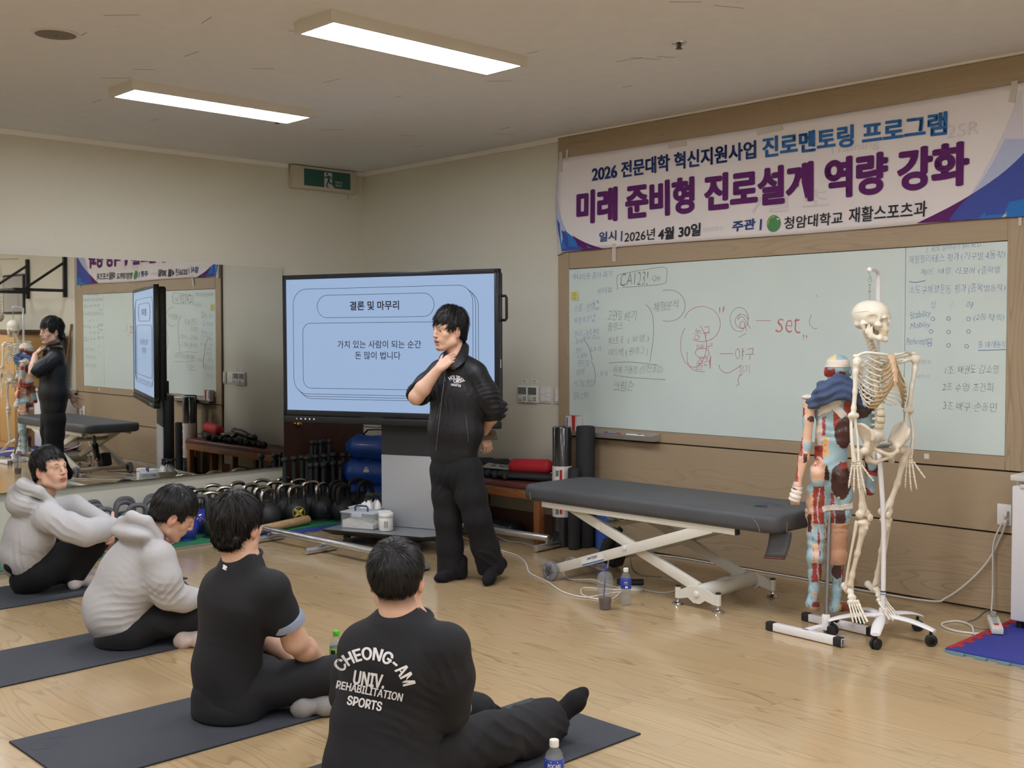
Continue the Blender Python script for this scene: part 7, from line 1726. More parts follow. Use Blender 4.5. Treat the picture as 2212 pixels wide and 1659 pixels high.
        def rough(P):
            q = h.loc(P); w = h.loc(wh[None])[0]; ang_ = np.arctan2(q[:, 0] - w[0], q[:, 1] - w[1]); return -a * (np.abs(np.sin(ang_ * 13 + 5 * vnoise(P, 30))) - .5) + a * 1.3 * vnoise(P, 70)
        s.displace(rough, .008)
        V, Q = s.polygonise(res); V = vsmooth(V, Q, 1)
        me = vmesh('hair_tmp', V, Q); n = len(me.vertices); N = np.empty(n * 3, np.float32); me.vertices.foreach_get('normal', N); N = N.reshape(-1, 3).astype(float); bpy.data.meshes.remove(me)
        q = h.loc(V); inner = ((q[:, 0] / .078) ** 2 + ((q[:, 1] + .018) / .097) ** 2 + ((q[:, 2] - .032) / .086) ** 2) < 1
        cand = np.nonzero(~inner)[0]; dens = int(dens * 1.5); rs = np.random.RandomState(seed); pick = cand[rs.randint(0, len(cand), dens)]
        VV, FF = [V], [Q]; base = len(V); nseg = 5; dens = int(dens); quads = []
        B = V[pick]; NN = N[pick]; d = B - wh; d -= NN * np.sum(d * NN, 1)[:, None]; d /= (np.linalg.norm(d, axis=1)[:, None] + 1e-6)
        g = -h.u[None] - NN * (NN @ -h.u)[:, None]; comb = V3(style.get('comb', (0, 0, 0))); cw = h.M @ comb; cw = cw[None] - NN * (NN @ cw)[:, None]
        d = d + .35 * g + cw + .35 * (rs.rand(dens, 3) - .5); d -= NN * np.sum(d * NN, 1)[:, None]; d /= (np.linalg.norm(d, axis=1)[:, None] + 1e-6)
        L = length * (.6 + .8 * rs.rand(dens)); side = np.cross(NN, d); W = .0007 + .0009 * rs.rand(dens); lf = lift * (.2 + .9 * rs.rand(dens))
        rows = []
        P = B - NN * .003
        cs = h.p(0, -.018, .034)
        for i in range(nseg + 1):
            t_ = i / nseg; w = W * (1 - .85 * t_); up_ = lf * math.sin(min(1, t_ * 1.5) * PI * .62)
            # follow the scalp curvature: step along d, then pull back to the same radius
            if i:
                P = P + d * (L / nseg)[:, None]; q_ = P - cs; rad = np.linalg.norm(B - NN * .003 - cs, axis=1); 
                P = cs + q_ / np.linalg.norm(q_, axis=1)[:, None] * (rad * (1 - .02 * t_))[:, None] * .5 + (P - cs) * .5
            nn = P - cs; nn = nn / np.linalg.norm(nn, axis=1)[:, None]
            c = P + nn * (up_ + .0035)[:, None]
            rows.append(np.stack([c - side * w[:, None], c + side * w[:, None]], 1))
        R = np.stack(rows, 1)            # strand, seg, 2, 3
        VV.append(R.reshape(-1, 3)); ii = base + np.arange(dens)[:, None] * (nseg + 1) * 2
        for i in range(nseg): quads.append(np.stack([ii[:, 0] + 2 * i, ii[:, 0] + 2 * i + 1, ii[:, 0] + 2 * i + 3, ii[:, 0] + 2 * i + 2], 1))
        return link_mesh('hair', vmesh('hair', np.concatenate(VV), np.concatenate(FF + quads)), M_HAIR, root)

def hand(s, W, d, n, th, curl=(.5, .5, .5, .5), thumb=(.6, .75, .35), sc=1.0, tcurl=.25):
    """palm and five fingers: d towards the fingers, n out of the palm, th the thumb side"""
    W = V3(W); d = unit(d); n = V3(n); n = unit(n - d * (n @ d)); t = V3(th); t = unit(t - d * (t @ d) - n * (t @ n))
    kn = []
    for k, (a, b_, c) in enumerate(((.088, .028, .014), (.091, .0095, .005), (.087, -.009, -.005), (.079, -.026, -.014))):
        K = W + (d * a + t * b_) * sc; kn.append(K); s.cap(W + t * c * sc + d * .01 * sc, K, .0145 * sc, .0108 * sc, .012)
    s.ell(W + (d * .045 + t * .020 + n * .008) * sc, V3((.018, .03, .014)) * sc, np.stack([t, d, n], 1), .015); s.ell(W + (d * .045 - t * .018 + n * .006) * sc, V3((.014, .03, .012)) * sc, np.stack([t, d, n], 1), .015)
    lens = ((.043, .026, .020), (.047, .030, .021), (.043, .028, .020), (.034, .021, .018))
    for k in range(4):
        a = 0; p = kn[k]; dr = unit(d + t * (.10, .02, -.05, -.13)[k])
        for j in range(3):
            a += curl[k] * (.75, 1.05, .7)[j]; q = dr * math.cos(a) + n * math.sin(a); e = p + q * lens[k][j] * sc; s.cap(p, e, (.0092, .0084, .0076)[j] * sc * (.9 if k == 3 else 1), (.0084, .0076, .0062)[j] * sc * (.9 if k == 3 else 1), .0035); p = e
    p = W + (d * .024 + t * .024 + n * .006) * sc; q = unit(d * thumb[0] + t * thumb[1] + n * thumb[2]); s.cap(W + d * .012 * sc + t * .01 * sc, p, .014 * sc, .014 * sc, .012)
    for j, l in enumerate((.040, .031, .025)):
        q = unit(q + (n * .5 + d * .6) * tcurl * j); e = p + q * l * sc; s.cap(p, e, (.0135, .0108, .0095)[j] * sc, (.0108, .0095, .0072)[j] * sc, .006 if j else .012); p = e

def folds(c, r, d, freq, amp, warp=2.2, sc=9, off=0.0):
    """a patch of irregular cloth creases running across d"""
    c = V3(c); d = unit(d)
    def f(P):
        m = np.exp(-np.sum((P - c) ** 2, 1) / (r * r)); w = vnoise(P, sc * .7, off) + .4 * vnoise(P, sc * 1.7, off + 5); a = np.clip(.35 + 2.2 * vnoise(P, sc * .8, off + 11), 0, 1.2)
        x = np.sin((P @ d) * freq * .42 + warp * 3.6 * w); return -amp * 2.3 * m * a * ((1 - np.abs(x)) ** 1.6 - .25)
    return f
def soft(amp, sc, off=0.0):
    return lambda P: amp * vnoise(P, sc, off) * 2
def fabric(name, c, rough=.85, noise=.03, ns=300, bump=.25, bs=700, sheen=.02, spec=.25): return mat(name, srgb(*c), rough, spec=spec, noise=noise, nscale=ns, bump=bump, bscale=bs, sheen=sheen)
def cloth_tree(o):
    from mathutils.bvhtree import BVHTree
    me = o.data; V = [tuple(v.co) for v in me.vertices]; F = [tuple(p.vertices) for p in me.polygons]; return BVHTree.FromPolygons(V, F)
def onto(tree, lift=.003):
    """press flat lettering onto the cloth along the line from where it was read"""
    def w(Q):
        out = Q.copy()
        for i in range(len(Q)):
            d = Q[i] - CAM; d /= np.linalg.norm(d); h = tree.ray_cast(Vector(CAM + d * .5), Vector(d))
            if h[0] is not None: out[i] = V3(h[0]) - d * lift
        return out
    return w
def print_on(tree, body_, B, xl, yl, xr, yr, ht, m, root, bold=.02, bend=None, name='shirt_print', lift=.003):
    a, b_ = on_v(B, xl, yl), on_v(B, xr, yr); t_ = on_v(B, xl, yl - ht); xd = unit(b_ - a); yd = t_ - a; yd = unit(yd - xd * (yd @ xd))
    text(name, body_, 1, m, a, xd, yd, root, font='grotesk', stamp=.018 if ht > 12 else .006, bold=bold * .6, width=np.linalg.norm(b_ - a), height=np.linalg.norm(t_ - a), warp=onto(tree, lift), lift=0, bend=bend)
def decal_on(tree, B, polys, m, root, name='shirt_print', lift=.003):
    mb = MB(); w = onto(tree, lift)
    for P in polys: mb.add(w(np.array([on_v(B, x, y) for x, y in P])), [list(range(len(P)))])
    return obj(name, mb, m, root)
def skin_obj(s, h, root, res=.0036, base=None, smooth=1):
    V, Q = s.polygonise(res); V = vsmooth(V, Q, smooth, .4); return link_mesh('body', vmesh('body', V, Q, h.colour(V, base)), M_SKIN, root)
def sock(name, heel, toe, ank, m, root, r=.036, h=.006):
    heel, toe, ank = V3(heel), V3(toe), V3(ank); s = SDF(); f = toe - heel
    s.chain([ank, (ank + heel) / 2 + f * .05, heel + f * .06], [.038, .037, .033], .03); s.chain([heel, heel + f * .45 + (ank - heel) * .22, heel + f * .78, toe], [.032, .034, .036, .024], .03)
    sd = unit(np.cross(f, ank - heel)); s.cap(heel + f * .82 - sd * .022, heel + f * .84 + sd * .024, .024, .021, .02); s.displace(soft(.002, 40), .003)
    return body(name, s, h, m, root)
# ------------------------------------------------------------------ the standing man
def arch(R): return lambda X, Y, w: ((R + Y) * np.sin((X - w / 2) / R) + w / 2, (R + Y) * np.cos((X - w / 2) / R) - R)
M_JKT = mat('black_nylon_jacket', srgb(28, 29, 33), .5, spec=.4, noise=.05, nscale=40, bump=.35, bscale=40, stretch=(1, 1, .5)); M_TRS = fabric('black_trousers', (30, 31, 34), .85)
M_BSOCK = fabric('black_sock', (22, 22, 25)); M_TEE = fabric('black_tee', (31, 32, 36), .75, spec=.35); M_HOOD = fabric('heather_grey_sweat', (190, 190, 192), .95, .08, 260, .3, 600); M_TRK = fabric('black_track_pants', (30, 31, 35), .75, spec=.35)
M_WPRINT = mat('white_shirt_print', srgb(226, 226, 230), .7, noise=.01); M_WSOCK = fabric('white_sock', (214, 206, 204)); M_GSOCK = fabric('grey_sock', (150, 148, 146)); M_CUFF = fabric('grey_blue_cuff', (150, 160, 180))
PB = V3((3.25, -1.56, 0)); q = lambda x, y, a=0.0: on_v(PB, x, y, a)
p1 = thing('person', 'standing man in black jacket and wide trousers, hand at his chin, before the screen', 'person', PB)
fb = unit(-.82 * VF - .57 * VR); rb = V3((fb[1], -fb[0], 0))
hf = unit(-.60 * VF - .80 * VR - .04 * Z_); hd_ = Head(q(970, 716), hf, Z_, 1.06)
nk = q(990, 782, .02)
s = SDF(); hd_.add(s, nk, .006, (.058, .068)); s.chain([nk, q(985, 850), q(984, 985)], [.075, .09, .10], .03)
for hp_, kn_, an_ in (((964, 1005, .05), (968, 1120, .02), (976, 1228, .05)), ((1008, 1005, -.05), (1030, 1120, -.10), (1066, 1215, -.02))): s.chain([q(*hp_), q(*kn_), q(*an_)], [.07, .05, .036], .02)
shR, elR, wrR = q(946, 806, .08), q(899, 858, -.10), q(947, 797, -.14); shL, elL, wrL = q(1038, 803, -.10), q(1066, 888, -.06), q(1043, 937, .12)
s.chain([shR, elR], [.045, .046], .02); s.chain([elR, elR + (wrR - elR) * .3, wrR], [.047, .049, .029], .02); s.chain([shL - VR * .02, elL], [.045, .044], .02); s.chain([elL, elL + (wrL - elL) * .3, wrL], [.045, .045, .029], .02)
dR = unit(q(972, 775, -.12) - wrR); hand(s, wrR, dR, VF * .75 + VR * .35 + Z_ * -.45, Z_ * .75 - VR * .55, (.62, .72, .8, .85), (.75, .75, .30), 1.05, .1)
dL = unit(q(1040, 952, .15) - wrL); hand(s, wrL, unit(VR * .3 - Z_ * .8 + VF * .2), VR * -.55 - Z_ * .1 + VF * .7, VR * .6 + Z_ * .3, (.55, .6, .65, .7), (.6, .7, .5), 1.0, .25)
skin_obj(s, hd_, p1, .0034)
hd_.features(p1, look=(-.25, -.2))
hd_.hair(p1, dict(fringe=.040, thick=.013, top=.030, back=1, nape=-.066, whorl=(.0, -.05, .12), comb=(0, .6, 0), wave=.007, ftilt=-.10), 3, 2600, .05, .005)
s = SDF(); s.cap(q(950, 808, .07), q(1024, 808, -.08), .072, .072, .05); s.sec(q(990, 800, .0), q(988, 850, .0), (.17, .105), (.190, .128), rb, .05); s.sec(q(988, 850), q(984, 930), (.190, .128), (.190, .140), rb, .05); s.sec(q(984, 930), q(981, 968), (.190, .140), (.172, .128), rb, .04); s.sec(q(981, 970), q(979, 984), (.166, .124), (.164, .122), rb, .012)
s.cap(q(990, 796, .03), q(990, 786, .03), .078, .074, .04); s.cap(nk + Z_ * .04, q(975, 790, -.10), .060, .034, .012, 's')
s.chain([q(950, 806, .075), q(923, 832, -.01), q(903, 853, -.085)], [.082, .080, .076], .03); s.ell(q(905, 852, -.08), (.079, .079, .05), frame_from(elR - shR), .01); s.ell(q(914, 846, -.05), (.083, .083, .028), frame_from(elR - shR), .008)
s.chain([q(1030, 810, -.09), q(1050, 852, -.09), q(1064, 880, -.07)], [.074, .080, .080], .03)
for k, (x, y, r_) in enumerate(((1067, 876, .088), (1067, 888, .090), (1065, 901, .084))): s.ell(q(x, y, -.05 + .01 * k), (r_, r_, .026), frame_from(unit(V3((.15 * VR[0], .15 * VR[1], -1)))), .006)
s.cap(q(905, 866, -.13), q(889, 838, -.14), .05, .05, .02, 's'); s.cap(elR, wrR, .058, .05, .015, 's')
for f in (folds(q(985, 890, -.1), .18, unit(rb + Z_ * .2), 190, .0048, 1.6, 7), folds(q(980, 955, -.05), .11, rb, 300, .004, 1.2, 9, 3.1), folds(q(925, 835, -.02), .11, unit(elR - shR + Z_ * .4), 210, .005, 1.6, 10, 5), folds(q(1058, 870, -.1), .11, unit(Z_ + rb * .3), 260, .006, 1.6, 10, 7), folds(q(1020, 835, -.1), .10, unit(Z_ * .5 - rb), 190, .0045, 1.6, 8, 9), soft(.004, 8, 2.2)): s.displace(f, .007)
jk = body('jacket', s, .0055, M_JKT, p1)
# open stand-up collar: a long flap on his left, a short one on his right
def flap(T, Bm):
    T, Bm = [np.array(smooth_path([q(*p) for p in L], 5)) for L in (T, Bm)]; cm = MB(); rows = []
    for a, b_ in zip(T, Bm):
        m_ = (a + b_) / 2 - VF * .012; rows.append(np.array([a, m_, b_, b_ + VF * .010, m_ + VF * .009, a + VF * .007]))
    cm.rings(rows); o = obj('collar', cm, M_JKT, p1, sharp=80)
flap([(984, 738, .13), (1000, 732, .05), (997, 748, -.03), (986, 769, -.10), (971, 790, -.14)], [(990, 756, .15), (1011, 744, .07), (1012, 764, -.05), (1004, 780, -.13), (988, 794, -.17)])
flap([(972, 748, .10), (966, 756, .0), (962, 768, -.07), (957, 786, -.12)], [(962, 760, .12), (954, 763, .03), (947, 776, -.05), (947, 794, -.11)])
tree = cloth_tree(jk)
us = SDF(); us.ell(q(978, 800, -.01), (.05, .035, .07), np.stack([rb, fb, Z_], 1), .01); body('undershirt', us, .006, M_WSOCK, p1)
zp = onto(tree, .002)
obj('zip', MB().tube(list(zp(np.array([q(962 - .12 * (y - 800), y) for y in range(800, 980, 6)]))), .0022, 5), M_KBG, p1); obj('zip_pull', MB().tube(list(zp(np.array([q(961, y) for y in (812, 818, 824)]))), .0035, 5), M_CHR, p1)
obj('pocket_zip', MB().tube(list(zp(np.array([q(952 - (y - 870) * .25, y) for y in range(872, 905, 4)]))), .0016, 5), M_KBG, p1); obj('pocket_zip', MB().tube(list(zp(np.array([q(1006 + (y - 895) * .10, y) for y in range(895, 960, 5)]))), .0016, 5), M_KBG, p1)
print_on(tree, 'HOLIDAY', PB, 972, 817, 1000, 823, 9, M_WPRINT, p1, .03, arch(.055)); print_on(tree, 'MEMBER', PB, 974, 833, 995.5, 836, 5, M_WPRINT, p1, .035)
ring = circ(988, 823, 9, 5, 24); rin = circ(988, 823, 7.6, 3.9, 24); decal_on(tree, PB, [[ring[i], ring[(i + 1) % 24], rin[(i + 1) % 24], rin[i]] for i in range(24)] + [[(983, 824), (986, 821), (992, 822), (993, 824), (988, 825.5)]], M_WPRINT, p1)
# trousers
s = SDF(); s.sec(q(981, 978, .0), q(982, 1018, .0), (.146, .108), (.160, .12), rb, .04)
s.chain([q(961, 1015, .05), q(965, 1070, .03), q(968, 1120, .02), q(972, 1180, .04), q(974, 1233, .05)], [.100, .095, .088, .086, .090], .03)
s.chain([q(1008, 1015, -.05), q(1018, 1070, -.08), q(1031, 1120, -.09), q(1047, 1180, -.04), q(1060, 1222, .0)], [.108, .098, .088, .088, .094], .03)
s.plane(q(975, 1238, .05), -Z_, .004); s.cap(q(1060, 1270, 0), q(1075, 1262, 0), .05, .05, .02, 's')
for f in (folds(q(985, 1040, -.1), .15, unit(rb + Z_ * .5), 130, .004, 1.6, 6, 1), folds(q(972, 1215, 0), .10, unit(Z_ + rb * .4), 170, .005, 1.6, 8, 2), folds(q(1055, 1195, -.05), .11, unit(Z_ - rb * .5), 150, .005, 1.6, 8, 4), soft(.004, 7)): s.displace(f, .008)
body('trousers', s, .0065, M_TRS, p1)
h1, t1 = on_z(998, 1240, .032), on_z(945, 1249, .028); sock('sock', h1, t1, h1 + Z_ * .09, M_BSOCK, p1)
t2 = on_z(1050, 1257, .028); h2 = q(1084, 1217, .04); sock('sock', h2, t2, q(1070, 1205, .0), M_BSOCK, p1)
sm = thing('smartphone', 'smartphone held behind the back of the standing man', 'phone', wrL); R = frame_from(unit(VR * .35 + Z_ * .55 - VF * .75), unit(VR - .3 * Z_ * -1)); pc = q(1051, 940, .10)
obj('phone_body', MB().box(pc, (.145, .07, .008), R, .003), mat('brown_phone_case', srgb(84, 72, 58), .35), sm); obj('camera_bump', MB().box(pc + R @ V3((.05, .015, -.006)), (.025, .025, .004), R, .002), M_BLACK, sm)

# ------------------------------------------------------------------ front seated man, back to the camera, university T-shirt
B4 = V3((5.56, -4.11, 0)); q = lambda x, y, a=0.0: on_v(B4, x, y, a)
p4 = thing('person', 'man seated nearest the camera, back turned, black T-shirt with white CHEONG-AM UNIV lettering', 'person', B4)
f4 = unit(.93 * VF + .37 * VR); r4 = V3((f4[1], -f4[0], 0)); TM4 = np.stack([r4, f4, Z_], 1)
hd_ = Head(q(857, 1253, .02), unit(VF * .97 - VR * .10 + Z_ * .05 + VR * .16), Z_ + VF * -.10, 1.05); nk = q(877, 1350, .02)
s = SDF(); hd_.add(s, nk, 0, (.068, .078)); s.chain([nk, q(865, 1440, .03), q(838, 1600, .05), q(832, 1660, .04)], [.07, .065, .07, .07], .03)
shL, shR = q(780, 1396, .07), q(966, 1396, -.06); elR, wrR = q(984, 1528, .02), q(958, 1568, .24); elL, wrL = q(752, 1500, .25), q(880, 1560, .42)
s.chain([shR, elR], [.058, .050], .02); s.chain([elR, elR + (wrR - elR) * .3, wrR], [.050, .048, .030], .02); s.chain([shL, elL], [.058, .048], .02); s.chain([elL, elL + (wrL - elL) * .3, wrL], [.046, .045, .03], .02)
hand(s, wrR, unit(VF * .6 - VR * .5), -Z_, -VR, (.4, .4, .4, .45)); hand(s, wrL, unit(VF * .5 + VR * .7), -Z_, VF, (.4, .4, .4, .45))
hipR, knR, anR = V3((5.66, -4.04, .125)), V3((5.72, -3.66, .125)), V3((5.645, -3.32, .065)); hipL, knL, anL = V3((5.46, -4.05, .125)), V3((5.20, -3.72, .17)), V3((5.34, -3.40, .07))
s.chain([hipR, knR, anR], [.07, .05, .035], .02); s.chain([hipL, knL, anL], [.07, .05, .035], .02)
skin_obj(s, hd_, p4, .0036)
hd_.hair(p4, dict(fringe=.06, thick=.010, top=.014, back=0, nape=-.054, ntilt=.22, whorl=(-.006, -.068, .098), wave=.004), 8, 5200, .040, .004)
s = SDF(); s.cap(q(784, 1398, .06), q(960, 1400, -.06), .068, .070, .05); s.sec(q(872, 1358, .0), q(860, 1425, .0), (.11, .075), (.185, .118), r4, .06); s.sec(q(858, 1420), q(832, 1560, .02), (.185, .120), (.188, .135), r4, .06); s.sec(q(832, 1560, .02), q(826, 1660, .0), (.188, .135), (.205, .155), r4, .05); s.sec(q(826, 1660), q(826, 1695), (.205, .155), (.20, .16), r4, .04)
s.cap(q(876, 1348, .02), q(874, 1362, .01), .086, .095, .05); s.ell(hd_.p(0, -.01, -.16) * 0 + q(879, 1330, .03), (.083, .083, .05), TM4, .012, 's')
s.chain([q(964, 1400, -.06), q(972, 1460, -.045), q(970, 1532, .0)], [.080, .078, .074], .04); s.chain([q(780, 1402, .07), q(760, 1460, .14), q(748, 1505, .23)], [.066, .066, .062], .04); s.cap(q(980, 1545, .02), q(965, 1580, .14), .056, .056, .01, 's')
for f in (folds(q(925, 1510, -.1), .12, unit(Z_ + r4 * .7), 190, .0058, 1.6, 7, 1), folds(q(800, 1625, -.15), .15, unit(Z_ * 1.0 - r4 * .25), 150, .004, 1.8, 6, 3), folds(q(970, 1450, -.12), .09, unit(Z_ * .5 + r4), 190, .005, 1.6, 8, 5), folds(q(900, 1625, -.12), .12, unit(Z_ + r4 * .6), 180, .0058, 1.6, 7, 8), soft(.004, 6)): s.displace(f, .007)
te = body('t_shirt', s, .0062, M_TEE, p4); tree = cloth_tree(te)
obj('collar', MB().tube([q(877, 1338, .02) + V3((d[0], d[1], 0)) * .086 + Z_ * (.018 * (d @ f4)) for d in [f4 * math.cos(a) + r4 * math.sin(a) for a in np.linspace(0, 2 * PI, 36)]], .010, 8), M_TEE, p4)
def bendc(X, Y, w):
    R = .118; th = (X - w / 2) / R; return (R + Y) * np.sin(th) + w / 2, (R + Y) * np.cos(th) - R
print_on(tree, 'CHEONG-AM', B4, 732, 1444, 886, 1479, 42, M_WPRINT, p4, .02, bendc, lift=.003)
TEXTS[-1]['width'] = .262; TEXTS[-1]['height'] = .045
o_ = TEXTS[-1]; o_['origin'] = on_v(B4, 814, 1428) - o_['xd'] * (.262 / 2)
print_on(tree, 'UNIV.', B4, 761, 1478, 829, 1489, 31, M_WPRINT, p4, .025); print_on(tree, 'REHABILITATION', B4, 725, 1487, 868, 1516, 18, M_WPRINT, p4, .015); print_on(tree, 'SPORTS', B4, 748, 1522, 823, 1537, 21, M_WPRINT, p4, .02)
s = SDF(); s.sec(q(828, 1655, .0), q(828, 1690, .0), (.19, .15), (.195, .16), r4, .04)
s.chain([hipR, knR, knR + (anR - knR) * .6, anR + Z_ * .02], [.118, .092, .088, .092], .04); s.chain([hipL, knL, anL], [.118, .09, .08], .04); s.cap((hipR + hipL) / 2 + VF * .02, (hipR + hipL) / 2 + f4 * .1, .11, .10, .04)
s.plane((0, 0, .009), -Z_, .01)
for f in (folds(knR, .2, unit(VF * .3 + VR * .5 + Z_ * .7), 150, .007, 1.8, 6, 2), folds(anR, .13, unit(anR - knR + Z_ * .8), 170, .007, 1.6, 8, 4), folds((hipR + knR) / 2, .14, unit(Z_ - VR * .5), 160, .007, 1.8, 6, 6), soft(.005, 6, 1)): s.displace(f, .008)
body('trousers', s, .007, M_TRK, p4)
obj('hem_cord', MB().tube(smooth_path([on_v(B4, 1168, 1550, .55), on_v(B4, 1175, 1554, .55), on_v(B4, 1180, 1563, .55), on_v(B4, 1178, 1570, .55)], 4), .003, 6), M_WPRINT, p4)
sock('sock', V3((5.655, -3.335, .046)), V3((5.715, -3.185, .185)), V3((5.648, -3.36, .085)), M_BSOCK, p4); sock('sock', on_z(1012, 1556, .045), on_z(1072, 1540, .06), on_z(985, 1558, .06), M_BSOCK, p4)

# ------------------------------------------------------------------ second man from the front, black T-shirt with grey-blue cuffs
B3 = V3((4.55, -4.03, 0)); q = lambda x, y, a=0.0: on_v(B3, x, y, a)
p3 = thing('person', 'seated man in black T-shirt with pale cuff and small white collar logo, seen from behind', 'person', B3)
f3 = unit(.80 * VF + .60 * VR); r3 = V3((f3[1], -f3[0], 0)); TM3 = np.stack([r3, f3, Z_], 1)
hd_ = Head(q(515, 1139, .02), unit(VF * .90 + VR * .36 + Z_ * -.05), Z_, 1.04); nk = q(524, 1212, .02)
s = SDF(); hd_.add(s, nk, 0, (.058, .068)); s.chain([nk, q(512, 1290, .03), q(486, 1450, .05), q(486, 1490, .04)], [.06, .05, .06, .06], .03)
shR, shL = q(588, 1272, -.07), q(470, 1262, .12); elR, wrR = q(638, 1385, .02), q(694, 1432, .16); elL, wrL = q(560, 1370, .30), q(648, 1440, .30)
s.chain([shR, elR], [.055, .050], .02); s.chain([elR, elR + (wrR - elR) * .35, wrR], [.052, .049, .031], .02); s.chain([shL, elL], [.055, .046], .02); s.chain([elL, elL + (wrL - elL) * .3, wrL], [.046, .044, .03], .02)
hand(s, wrR, unit(VR * .6 + VF * .5 - Z_ * .35), -Z_ + VF * .1, VF - VR * .4, (.35, .4, .4, .45)); hand(s, wrL, unit(VR * .8 + VF * .2 - Z_ * .1), -Z_, VF, (.4, .4, .4, .4))
hipR, knR, anR = V3((4.58, -3.96, .12)), V3((4.77, -3.62, .15)), V3((4.58, -3.62, .07)); hipL, knL, anL = V3((4.40, -3.95, .12)), V3((4.24, -3.60, .17)), V3((4.45, -3.58, .08))
s.chain([hipR, knR, anR], [.07, .05, .035], .02); s.chain([hipL, knL, anL], [.07, .05, .035], .02)
skin_obj(s, hd_, p3, .0036)
hd_.hair(p3, dict(fringe=.05, thick=.011, top=.018, back=1, nape=-.078, ntilt=.05, whorl=(.005, -.048, .112), wave=.007), 12, 4800, .050, .005)
s = SDF(); s.cap(q(484, 1264, .10), q(582, 1276, -.06), .068, .070, .05); s.sec(q(520, 1226, .02), q(511, 1300, .01), (.105, .07), (.175, .115), r3, .06); s.sec(q(511, 1300, .01), q(489, 1440, .03), (.175, .115), (.145, .122), r3, .06); s.sec(q(489, 1440, .03), q(494, 1520, .02), (.145, .122), (.160, .13), r3, .05)
s.cap(q(524, 1214, .02), q(520, 1232, .01), .072, .08, .05); s.ell(q(527, 1198, .03), (.070, .070, .045), TM3, .010, 's')
s.chain([q(584, 1276, -.06), q(600, 1322, -.02), q(606, 1338, -.01)], [.080, .076, .074], .04); s.chain([q(482, 1266, .11), q(505, 1320, .2)], [.074, .068], .04)
s.plane(q(607, 1346, -.01), unit(q(638, 1385, .02) - q(588, 1272, -.07)), .004) if False else None
for f in (folds(q(555, 1370, -.08), .12, unit(Z_ - VR * .8), 190, .0055, 1.6, 7, 1), folds(q(510, 1460, -.12), .15, unit(Z_ * .8 - VR * .5), 170, .005, 1.8, 6, 3), folds(q(585, 1310, -.1), .08, unit(VR - Z_ * .3), 200, .004, 1.6, 8, 5), soft(.004, 6, 4)): s.displace(f, .007)
te = body('t_shirt', s, .0062, M_TEE, p3); tree = cloth_tree(te)
dA = unit(elR - shR); cc = shR + (elR - shR) * .60
obj('cuff', MB().tube([cc - dA * .012, cc + dA * .004, cc + dA * .018, cc + dA * .016], [.0745, .0765, .0755, .066], 30), M_CUFF, p3)
obj('collar', MB().tube([q(525, 1204, .025) + V3((d[0], d[1], 0)) * .074 + Z_ * (.022 * (d @ f3)) for d in [f3 * math.cos(a) + r3 * math.sin(a) for a in np.linspace(0, 2 * PI, 36)]], .008, 8), M_TEE, p3)
decal_on(tree, B3, [[(483, 1219), (491, 1224), (489, 1229), (481, 1223)], [(484, 1223), (488, 1226), (484, 1231), (480, 1227)], [(481, 1226), (490, 1231), (487, 1232), (480, 1228)]], M_WPRINT, p3)
s = SDF(); s.sec(q(490, 1505, .03), q(492, 1530, .02), (.155, .135), (.16, .14), r3, .04); s.chain([hipR, knR, anR], [.105, .078, .060], .04); s.chain([hipL, knL, anL], [.105, .08, .060], .04); s.cap((hipR + hipL) / 2, (hipR + hipL) / 2 + f3 * .12, .10, .09, .04); s.plane((0, 0, .009), -Z_, .01)
for f in (folds((hipR + knR) / 2, .2, unit(knR - hipR + Z_ * .6), 60, .004, 2, 6, 2), soft(.006, 6, 1)): s.displace(f, .007)
body('trousers', s, .0065, M_TRK, p3); sock('sock', on_z(705, 1527, .04), on_z(640, 1532, .035), V3((4.66, -3.60, .07)), M_GSOCK, p3); sock('sock', V3((4.52, -3.52, .05)), V3((4.70, -3.56, .045)), anL, M_GSOCK, p3)

# ------------------------------------------------------------------ hooded man who looks down
B2 = V3((3.18, -3.86, 0)); q = lambda x, y, a=0.0: on_v(B2, x, y, a)
p2 = thing('person', 'seated man in grey hoodie bending forward with his head lowered', 'person', B2)
f2 = unit(.72 * VF + .69 * VR); r2 = V3((f2[1], -f2[0], 0)); TM2 = np.stack([r2, f2, Z_], 1)
hf = unit(VR * .80 + VF * .42 - Z_ * .55); hd_ = Head(q(375, 1112, .02), hf, Z_ + VR * .5, 1.06); nk = q(318, 1152, .0)
s = SDF(); hd_.add(s, nk, 0, (.058, .068)); s.chain([nk, q(292, 1230, .03), q(250, 1320, .04), q(252, 1345, .03)], [.06, .06, .06, .06], .03)
shR, elR, wrR = q(347, 1200, -.12), q(362, 1285, -.10), q(432, 1290, .02); shL, elL, wrL = q(300, 1190, .18), q(370, 1280, .26), q(440, 1300, .22)
s.chain([shR, elR, wrR], [.05, .045, .03], .02); s.chain([shL, elL, wrL], [.05, .045, .03], .02); hand(s, wrR, unit(VR + VF * .2 - Z_ * .2), -Z_, VF, (.4, .4, .4, .4)); hand(s, wrL, unit(VR * .9 - VF * .2 - Z_ * .2), -Z_, VF, (.4, .4, .4, .4))
hipR, knR, anR = V3((3.24, -3.82, .12)), V3((3.43, -3.45, .13)), V3((3.24, -3.45, .07)); hipL, knL, anL = V3((3.06, -3.80, .12)), V3((2.90, -3.44, .15)), V3((3.10, -3.42, .08))
s.chain([hipR, knR, anR], [.07, .05, .035], .02); s.chain([hipL, knL, anL], [.07, .05, .035], .02)
skin_obj(s, hd_, p2, .0036); hd_.features(p2, look=(0, -.6))
hd_.hair(p2, dict(fringe=.050, thick=.015, top=.014, back=1, nape=-.050, ntilt=.25, whorl=(.0, -.055, .105), wave=.004, comb=(0, .4, 0)), 21, 2400, .032, .004)
